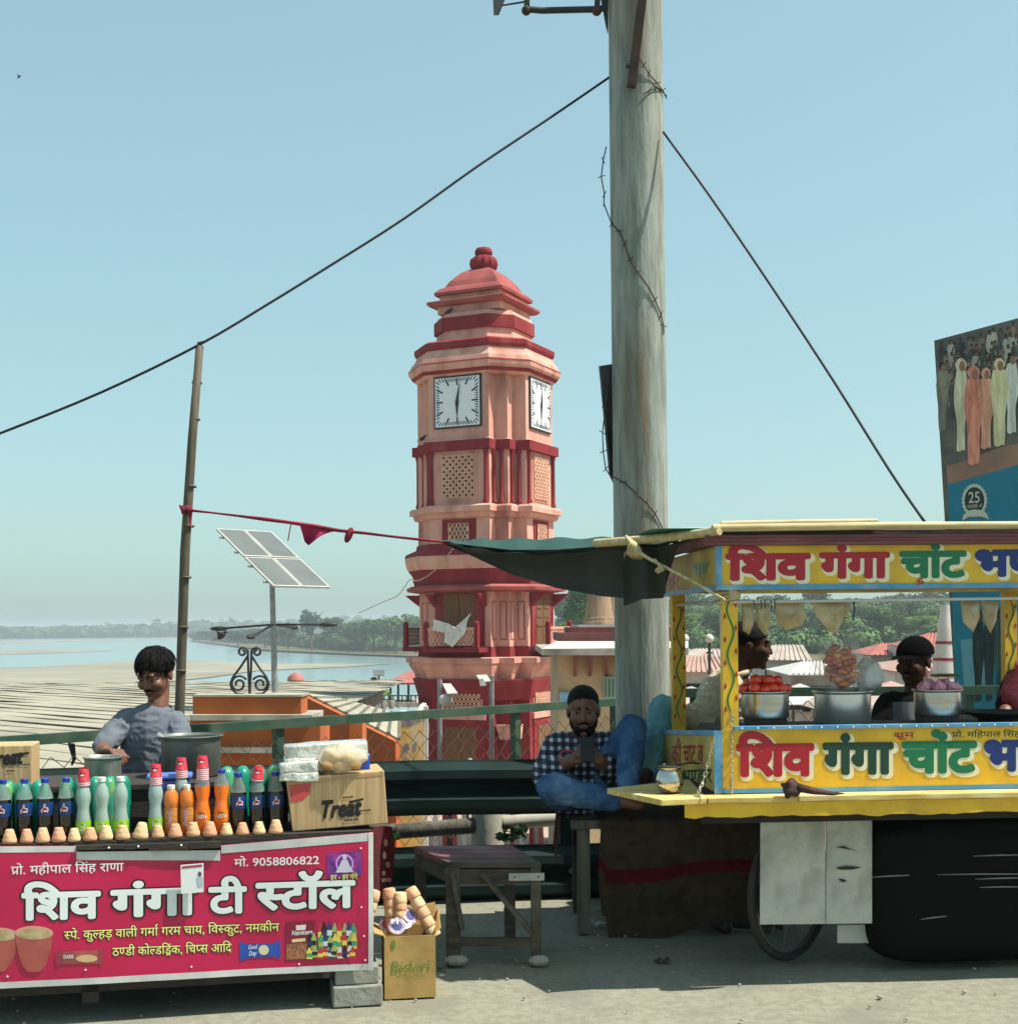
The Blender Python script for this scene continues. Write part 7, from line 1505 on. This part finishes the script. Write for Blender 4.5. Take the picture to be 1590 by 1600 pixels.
chain_(mb, [(Q(202, 1127), .058), (Q(178, 1146, 5.88), .052), (Q(162, 1166, 5.80), .047)]); chain_(mb, [(Q(274, 1131), .057), (Q(282, 1160, 5.88), .049), (Q(286, 1180, 5.83), .045)])
sculpt('t_shirt', mb, m_tee, tm, .005, 3, .006, 10); mb = MB()
MB().tube([Q(247, 1108) + (V(.066 * math.cos(a), -.055 * math.sin(a) - .0, .014 * math.sin(a) * -1)) for a in [2 * math.pi * k / 24 for k in range(25)]], .0065, 6, cap=False).build('collar', m_tee, tm, smooth=180)
mb = MB()
for s in (-1, 1): chain_(mb, [(V(px_ + s * .08, DT + .05, .60), .105), (V(px_ + s * .12, DT - .28, .50), .075), (V(px_ + s * .12, DT - .22, .12), .06)])
m_dktr = M('dark_trousers', (40, 42, 48), (30, 32, 38), sc=8, r=.9); sculpt('trousers', mb, m_dktr, tm, .01, 4, .004)
def crate(x, y, z, label):
    t = thing('wooden_crate', V(x, y, 0), label, 'crate')
    for k in range(4):
        for s in (-1, 1): MB().box((0, s * .15, z * (k + .5) / 4), (.34, .012, z / 4 - .012)).build('slat', m_gwood, t, True); MB().box((s * .165, 0, z * (k + .5) / 4), (.012, .286, z / 4 - .012)).build('slat', m_gwood, t, True)
    for k in range(4): MB().box((0, -.112 + k * .075, z + .006), (.34, .065, .012)).build('top_slat', m_gwood, t, True)
crate(px_, DT + .08, .47, 'wooden crate under the tea seller, behind the stall')
# --- man in a checked shirt
DK = 6.6; ck = thing('person', V(P(905, 1230, DK).x, DK, .55), 'bearded man in a dark checked shirt and blue jeans sitting cross-legged with a phone', 'person')
R = hframe((-.06, -1, -.10), (-.02, -.1, 1)); hc_ = P(911, 1111, 6.52); S = 1.02
mb = MB(); headforms(mb, hc_, R, S); chain_(mb, [(hc_ + R @ Vector((0, -.015, -.06)), .054), (P(913, 1160, 6.58), .062)])
mb.capsule(P(882, 1172, DK), .075, P(942, 1172, DK), .075); mb.capsule(P(910, 1185, DK), .125, P(906, 1228, DK), .125)
chain_(mb, [(P(868, 1168, DK), .055), (P(853, 1212, 6.48), .043), (P(893, 1188, 6.36), .032)]); chain_(mb, [(P(950, 1168, DK), .055), (P(956, 1208, 6.46), .043), (P(936, 1187, 6.34), .032)])
hand(mb, P(893, 1188, 6.36), (.85, -.25, .35), (0, -.7, .6), .9, 1.0, -1); hand(mb, P(936, 1187, 6.34), (-.8, -.1, .45), (0, -.7, .6), .9)
lk, la, lf_ = P(862, 1232, 6.24), P(962, 1250, 6.26), P(996, 1256, 6.24); rk, ra, rf = P(988, 1138, 6.42), P(978, 1236, 6.22), P(1004, 1246, 6.08)
chain_(mb, [(P(888, 1236, DK), .06), (lk, .038), (la, .034), (lf_, .032)]); chain_(mb, [(P(926, 1236, DK), .06), (P(955, 1194, 6.5), .05), (rk, .034), (P(985, 1180, 6.34), .032), (ra, .034), (rf, .032)])
bd = sculpt('body', mb, SK2, ck, .0045, 3); face(ck, bd, hc_, R, S, SK2, HAIR, True, True); hairdo(ck, bd, hc_, R, S, HAIR, 'crop', 7)
pl_ = plaid('checked_cloth'); mb = MB(); mb.capsule(P(880, 1172, DK), .088, P(944, 1172, DK), .088); mb.ball(P(910, 1195, DK), (.175, .135, .17)); mb.capsule(P(909, 1195, DK), .145, P(905, 1234, DK), .15)
chain_(mb, [(P(872, 1169, DK), .078), (P(858, 1195, 6.54), .070), (P(853, 1212, 6.48), .064), (P(872, 1202, 6.42), .056)]); chain_(mb, [(P(948, 1169, DK), .078), (P(955, 1207, 6.47), .062), (P(946, 1196, 6.40), .052)])
sculpt('checked_shirt', mb, pl_, ck, .0055, 3, .008, 8)
for s in (-1, 1): MB().prism([P(913 + s * 4, 1160, 6.50), P(913 + s * 22, 1150, 6.52), P(913 + s * 24, 1164, 6.47), P(913 + s * 8, 1170, 6.45)], V(0, .012, 0)).build('collar', pl_, ck)
jn = M('blue_jeans', (70, 104, 144), (54, 84, 122), sc=14, r=.95, bump=.5, bsc=60, c3=(112, 146, 176), sc3=6, spec=.05); mb = MB()
chain_(mb, [(P(890, 1238, DK), .10), (P(876, 1236, 6.4), .088), (lk, .070), (P(905, 1241, 6.24), .060), (P(956, 1250, 6.26), .050)]); chain_(mb, [(P(924, 1238, DK), .10), (P(955, 1192, 6.5), .080), (rk, .064), (P(985, 1180, 6.34), .058), (P(981, 1226, 6.23), .050)]); mb.capsule(P(892, 1230, DK), .13, P(922, 1230, DK), .13)
sculpt('jeans', mb, jn, ck, .0048, 3, .006, 15)
ph = thing('mobile_phone', P(917, 1166, 6.26), 'black mobile phone held up by the man in the checked shirt', 'phone'); MB().box(P(917, 1171, 6.26), (.066, .009, .125), R=Matrix.Rotation(-.5, 3, 'X')).build('case', m_black, ph, bevel=.003); MB().ball(P(912, 1163, 6.235), .006, 8, 6).build('camera_lens', m_iron, ph)
MB().tube([P(886, 1184, 6.37) + V(.036 * math.cos(a), .01 * math.sin(a), .034 * math.sin(a)) for a in [k * math.pi / 8 for k in range(17)]], .004, 5, cap=False).build('wrist_thread', m_red2, ck)
# --- man in a pale shirt, seen from the side
DW = 7.0; wm = thing('person', V(P(1105, 1180, DW).x, DW, .72), 'man in a pale striped shirt and light teal trousers sitting behind the cart post', 'person')
R = hframe((1, -.12, -.10), (.06, 0, 1)); hc_ = P(1172, 1009, 6.9); S = 1.04
mb = MB(); headforms(mb, hc_, R, S); chain_(mb, [(hc_ + R @ Vector((0, -.02, -.06)), .055), (P(1150, 1056, 6.9), .062)])
mb.capsule(P(1128, 1072, 6.78), .075, P(1146, 1068, 7.05), .075); mb.capsule(P(1132, 1085, 6.92), .12, P(1110, 1175, 7.0), .13)
chain_(mb, [(P(1124, 1074, 6.76), .054), (P(1090, 1124, 6.70), .042), (P(1056, 1116, 6.68), .031)]); hand(mb, P(1056, 1116, 6.68), (-.9, -.1, .1), (0, -.2, 1), .7); chain_(mb, [(P(1150, 1074, 7.06), .054), (P(1160, 1130, 7.0), .042), (P(1190, 1150, 6.85), .03)]); hand(mb, P(1190, 1150, 6.85), (.9, -.3, .1), (0, 0, 1), .6)
wk, wa, wf = P(1036, 1106, 6.66), P(1012, 1206, 6.6), P(1002, 1222, 6.44)
chain_(mb, [(P(1098, 1180, 6.94), .06), (P(1066, 1142, 6.8), .05), (wk, .036), (wa, .036), (wf, .034)]); chain_(mb, [(P(1112, 1184, 7.0), .06), (P(1106, 1280, 6.66), .045), (V(P(1112, 1400, 6.5).x, 6.5, .09), .043)]); xx = P(1112, 1400, 6.5).x; mb.capsule(V(xx, 6.5, .05), .04, V(xx + .03, 6.32, .035), .032)
bd = sculpt('body', mb, SK3, wm, .005, 3); face(wm, bd, hc_, R, S, SK3, HAIR, moust=True); hairdo(wm, bd, hc_, R, S, HAIR, 'short', 9)
m_ws = M('pale_striped_shirt', (198, 186, 160), (180, 168, 144), sc=3, r=.9, stretch=(22, 22, .5), spec=.1); mb = MB(); mb.capsule(P(1128, 1074, 6.79), .088, P(1146, 1070, 7.05), .088); mb.capsule(P(1132, 1090, 6.92), .138, P(1112, 1168, 7.0), .15); chain_(mb, [(P(1126, 1076, 6.78), .076), (P(1106, 1104, 6.73), .068), (P(1090, 1124, 6.70), .064), (P(1064, 1118, 6.68), .05)]); chain_(mb, [(P(1150, 1075, 7.05), .075), (P(1160, 1130, 7.0), .06), (P(1182, 1146, 6.88), .045)])
sculpt('shirt', mb, m_ws, wm, .006, 3, .008, 8); MB().tube([P(1149, 1054, 6.9) + V(.07 * math.cos(a), .075 * math.sin(a), .02 * math.cos(a)) for a in [k * math.pi / 10 for k in range(21)]], .014, 7, cap=False).build('collar', m_ws, wm, smooth=180)
m_tj = M('teal_denim', (116, 168, 176), (94, 144, 156), sc=14, r=.95, bump=.5, bsc=60, c3=(150, 194, 198), sc3=6, spec=.05); mb = MB()
chain_(mb, [(P(1100, 1178, 6.95), .115), (P(1066, 1142, 6.8), .080), (wk, .066), (P(1024, 1160, 6.63), .062), (P(1013, 1204, 6.6), .056)]); mb.capsule(P(1100, 1180, 6.95), .125, P(1112, 1182, 7.02), .125); chain_(mb, [(P(1112, 1184, 7.0), .11), (P(1106, 1280, 6.66), .08), (V(xx, 6.5, .13), .06)])
sculpt('trousers', mb, m_tj, wm, .005, 3, .006, 15)
for p0, p1, q in ((wa + V(0, -.01, -.07), wf + V(0, 0, -.035), 0), (V(xx, 6.52, .035), V(xx + .03, 6.30, .03), 1)): MB().capsule(p0, .042, p1, .036, 12).build('shoe', M('black_leather', (24, 22, 22), r=.4), wm, smooth=180)
# --- seller in a cap
DCp = 6.98; cm = thing('person', V(P(1424, 1100, DCp).x, DCp, 0), 'seller in a black cap and black T-shirt behind the cart counter', 'person')
R = hframe((-.72, -.68, -.10), (0, 0, 1)); hc_ = P(1428, 1034, DCp); S = 1.05
mb = MB(); headforms(mb, hc_, R, S); chain_(mb, [(hc_ + R @ Vector((0, -.015, -.06)), .055), (P(1430, 1084, DCp), .06)]); mb.capsule(P(1396, 1104, DCp), .075, P(1462, 1104, DCp), .075); mb.capsule(P(1428, 1120, DCp), .125, P(1428, 1200, DCp), .12)
chain_(mb, [(P(1384, 1106, DCp), .055), (P(1366, 1160, 6.8), .042), (P(1392, 1170, 6.55), .031)]); hand(mb, P(1392, 1170, 6.55), (.6, -.7, .1), (0, 0, 1), .8); chain_(mb, [(P(1472, 1106, DCp), .055), (P(1490, 1160, 6.8), .042), (P(1470, 1172, 6.55), .031)]); hand(mb, P(1470, 1172, 6.55), (-.5, -.8, .1), (0, 0, 1), .8)
pc_ = P(1428, 1200, DCp); 
for s in (-1, 1): chain_(mb, [(V(pc_.x + s * .09, DCp + .03, .62), .09), (V(pc_.x + s * .12, DCp - .30, .54), .06), (V(pc_.x + s * .12, DCp - .26, .1), .043)]); mb.capsule(V(pc_.x + s * .12, DCp - .26, .05), .04, V(pc_.x + s * .12, DCp - .42, .035), .032)
mb.capsule(P(1428, 1195, DCp), .12, V(pc_.x, DCp + .03, .64), .13)
bd = sculpt('body', mb, SK3, cm, .005, 3); face(cm, bd, hc_, R, S, SK3, HAIR, moust=True); hairdo(cm, bd, hc_, R, S, HAIR, 'crop', 3)
m_bt_ = M('black_tee', (14, 14, 15), (20, 20, 21), sc=8, r=1, spec=.05); mb = MB(); mb.capsule(P(1394, 1106, DCp), .086, P(1464, 1106, DCp), .086); mb.ball(P(1428, 1130, DCp), (.18, .125, .17)); mb.capsule(P(1428, 1125, DCp), .14, P(1428, 1205, DCp), .14); chain_(mb, [(P(1388, 1108, DCp), .075), (P(1372, 1142, 6.87), .062)]); chain_(mb, [(P(1468, 1108, DCp), .075), (P(1484, 1142, 6.87), .062)])
sculpt('t_shirt', mb, m_bt_, cm, .007, 4, .004, 11); ts = Surf(P(1412, 1112, DCp - .152), (0, -1, 0)); MB().grid(lambda u, v: ts.pt(1396 + 34 * u, 1097 + 32 * v) + V(0, .05 * (u - .5) ** 2, 0), 6, 4).build('shirt_print', M('grey_print', (120, 130, 136), (90, 100, 106), sc=9), cm, smooth=180)
mb = MB()
for s in (-1, 1): chain_(mb, [(V(pc_.x + s * .08, DCp + .03, .63), .11), (V(pc_.x + s * .12, DCp - .30, .54), .076), (V(pc_.x + s * .12, DCp - .26, .12), .06)])
sculpt('trousers', mb, m_dktr, cm, .011, 4); crate(pc_.x, DCp + .05, .49, 'wooden crate under the seller in the black cap')
cap_m = M('black_cap_cloth', (7, 7, 8), (11, 11, 12), sc=20, r=1, spec=.05); mb = MB(); mb.ball((0, 0, 0), 1, 36, 24); mb.v = [hc_ + R @ (Vector((v.x * .088, -.014 + v.y * .106, max(.036, .040 + v.z * .088) + (.0 if v.z > 0 else -.012 * abs(v.z)))) * S) for v in mb.v]; cpo = mb.build('cap', cap_m, cm, smooth=180)
MB().grid(lambda u, v: hc_ + R @ (Vector(((u - .5) * .15 * (1 - .25 * v * v), .07 + .085 * v * math.sqrt(max(0.02, 1 - (2 * u - 1) ** 2 * .75)), .046 - .012 * v - .05 * (u - .5) ** 2)) * S), 14, 6).solid(.004).build('cap_brim', cap_m, cpo, smooth=60)
# --- person at the right edge
mp = thing('person', V(P(1660, 1100, 6.95).x, 6.95, 0), 'person in a loose maroon sleeve reaching over the griddle at the right edge', 'person'); hx = P(1660, 1100, 6.95).x
R = hframe((-.6, -.75, -.25), (0, 0, 1)); hc_ = V(hx, 6.9, 1.50); mb = MB(); headforms(mb, hc_, R, 1.0); chain_(mb, [(hc_ + R @ Vector((0, -.015, -.06)), .052), (V(hx, 6.95, 1.32), .06)]); mb.capsule(V(hx - .12, 6.93, 1.28), .07, V(hx + .12, 6.97, 1.28), .07); mb.capsule(V(hx, 6.95, 1.2), .12, V(hx, 6.98, .86), .13)
el, wr_ = P(1592, 1078, 6.55), P(1570, 1112, 6.22); chain_(mb, [(V(hx - .15, 6.92, 1.27), .055), (el, .042), (wr_, .031)]); hand(mb, wr_, (-.5, -.8, -.1), (0, 0, 1), .8); chain_(mb, [(V(hx + .15, 6.97, 1.27), .055), (V(hx + .22, 6.9, 1.0), .042), (V(hx + .2, 6.75, .8), .031)]); hand(mb, V(hx + .2, 6.75, .8), (0, -.3, -1), (0, -1, 0), .5)
for s in (-1, 1): chain_(mb, [(V(hx + s * .09, 6.98, .84), .09), (V(hx + s * .1, 6.95, .46), .062), (V(hx + s * .1, 6.98, .1), .043)]); mb.capsule(V(hx + s * .1, 6.98, .05), .04, V(hx + s * .11, 6.82, .035), .032)
bd = sculpt('body', mb, SK2, mp, .007, 3); face(mp, bd, hc_, R, 1.0, SK2, HAIR); hairdo(mp, bd, hc_, R, 1.0, HAIR, 'short', 2)
m_mar = M('dark_maroon_cotton', (64, 18, 26), (52, 14, 22), sc=6, r=.95, spec=.1); mb = MB(); mb.capsule(V(hx - .13, 6.93, 1.27), .088, V(hx + .13, 6.97, 1.27), .088); mb.capsule(V(hx, 6.95, 1.2), .15, V(hx, 6.98, .75), .17); chain_(mb, [(V(hx - .15, 6.92, 1.26), .085), (el, .085), (P(1576, 1104, 6.28), .062)]); chain_(mb, [(V(hx + .15, 6.97, 1.26), .08), (V(hx + .22, 6.9, 1.0), .065)])
sculpt('kurta', mb, m_mar, mp, .009, 4, .006, 9); mb = MB()
for s in (-1, 1): chain_(mb, [(V(hx + s * .085, 6.98, .84), .11), (V(hx + s * .1, 6.95, .46), .08), (V(hx + s * .1, 6.98, .12), .062)])
sculpt('trousers', mb, m_dktr, mp, .012, 4)
# --- people far off on the ghat
def walker(px, d, col, trs, label, rz):
    q = P(px, 1100, d); t = thing('person', V(q.x, d, GHAT), label, 'person', 'people on the ghat', rz); R = hframe((0, -1, 0), (0, 0, 1)); c = V(0, 0, 1.53); mb = MB(); headforms(mb, c, R, 1.0); mb.capsule(V(0, 0, 1.47), .05, V(0, 0, 1.36), .06); mb.capsule(V(0, 0, 1.25), .12, V(0, 0, .9), .12)
    for s in (-1, 1): chain_(mb, [(V(s * .16, 0, 1.32), .055), (V(s * .22, .03, 1.05), .042), (V(s * .2, -.05, .82), .03)]); hand(mb, V(s * .2, -.05, .82), (0, -.2, -1), (0, -1, 0), .5, 1, s); chain_(mb, [(V(s * .09, 0, .86), .09), (V(s * .1, -.02 * s, .47), .06), (V(s * .1, .03 * s, .08), .042)]); mb.capsule(V(s * .1, .03 * s, .05), .04, V(s * .11, .03 * s - .15, .03), .03)
    bd = sculpt('body', mb, SK1, t, .014, 2, local=True); mb = MB(); mb.ball(V(0, .015, 1.575), (.085, .105, .09), 18, 12); mb.build('hair', HAIR if col is not m_steel else m_steel, bd, True, smooth=180); mb = MB(); mb.capsule(V(-.13, 0, 1.32), .085, V(.13, 0, 1.32), .085); mb.capsule(V(0, 0, 1.24), .15, V(0, 0, .86), .15)
    for s in (-1, 1): chain_(mb, [(V(s * .16, 0, 1.31), .075), (V(s * .22, .03, 1.06), .06)])
    sculpt('shirt', mb, col, t, .02, 2, local=True); mb = MB()
    for s in (-1, 1): chain_(mb, [(V(s * .085, 0, .88), .11), (V(s * .1, 0, .47), .08), (V(s * .1, 0, .12), .065)])
    sculpt('trousers', mb, trs, t, .02, 2, local=True)
walker(733, 33.5, m_steel, m_dktr, 'grey-haired person in grey standing before the tower door', .4); walker(770, 33.0, m_black, m_dktr, 'dark-haired person in black standing right of the tower door', -.5)
walker(889, 24.5, M('pink_cloth', (206, 140, 170), r=.9), m_white, 'person in pink standing by the cream building wall', .2)
walker(640, 30, m_white, m_dktr, 'person in white walking on the ghat behind the guardrail', 1.2); walker(835, 30, m_orange, m_white, 'person in orange walking on the ghat behind the guardrail', -1.0); walker(700, 29, m_maroon, m_dktr, 'person in maroon walking on the ghat behind the guardrail', 2.2)
bpy.data.objects.remove(TO)
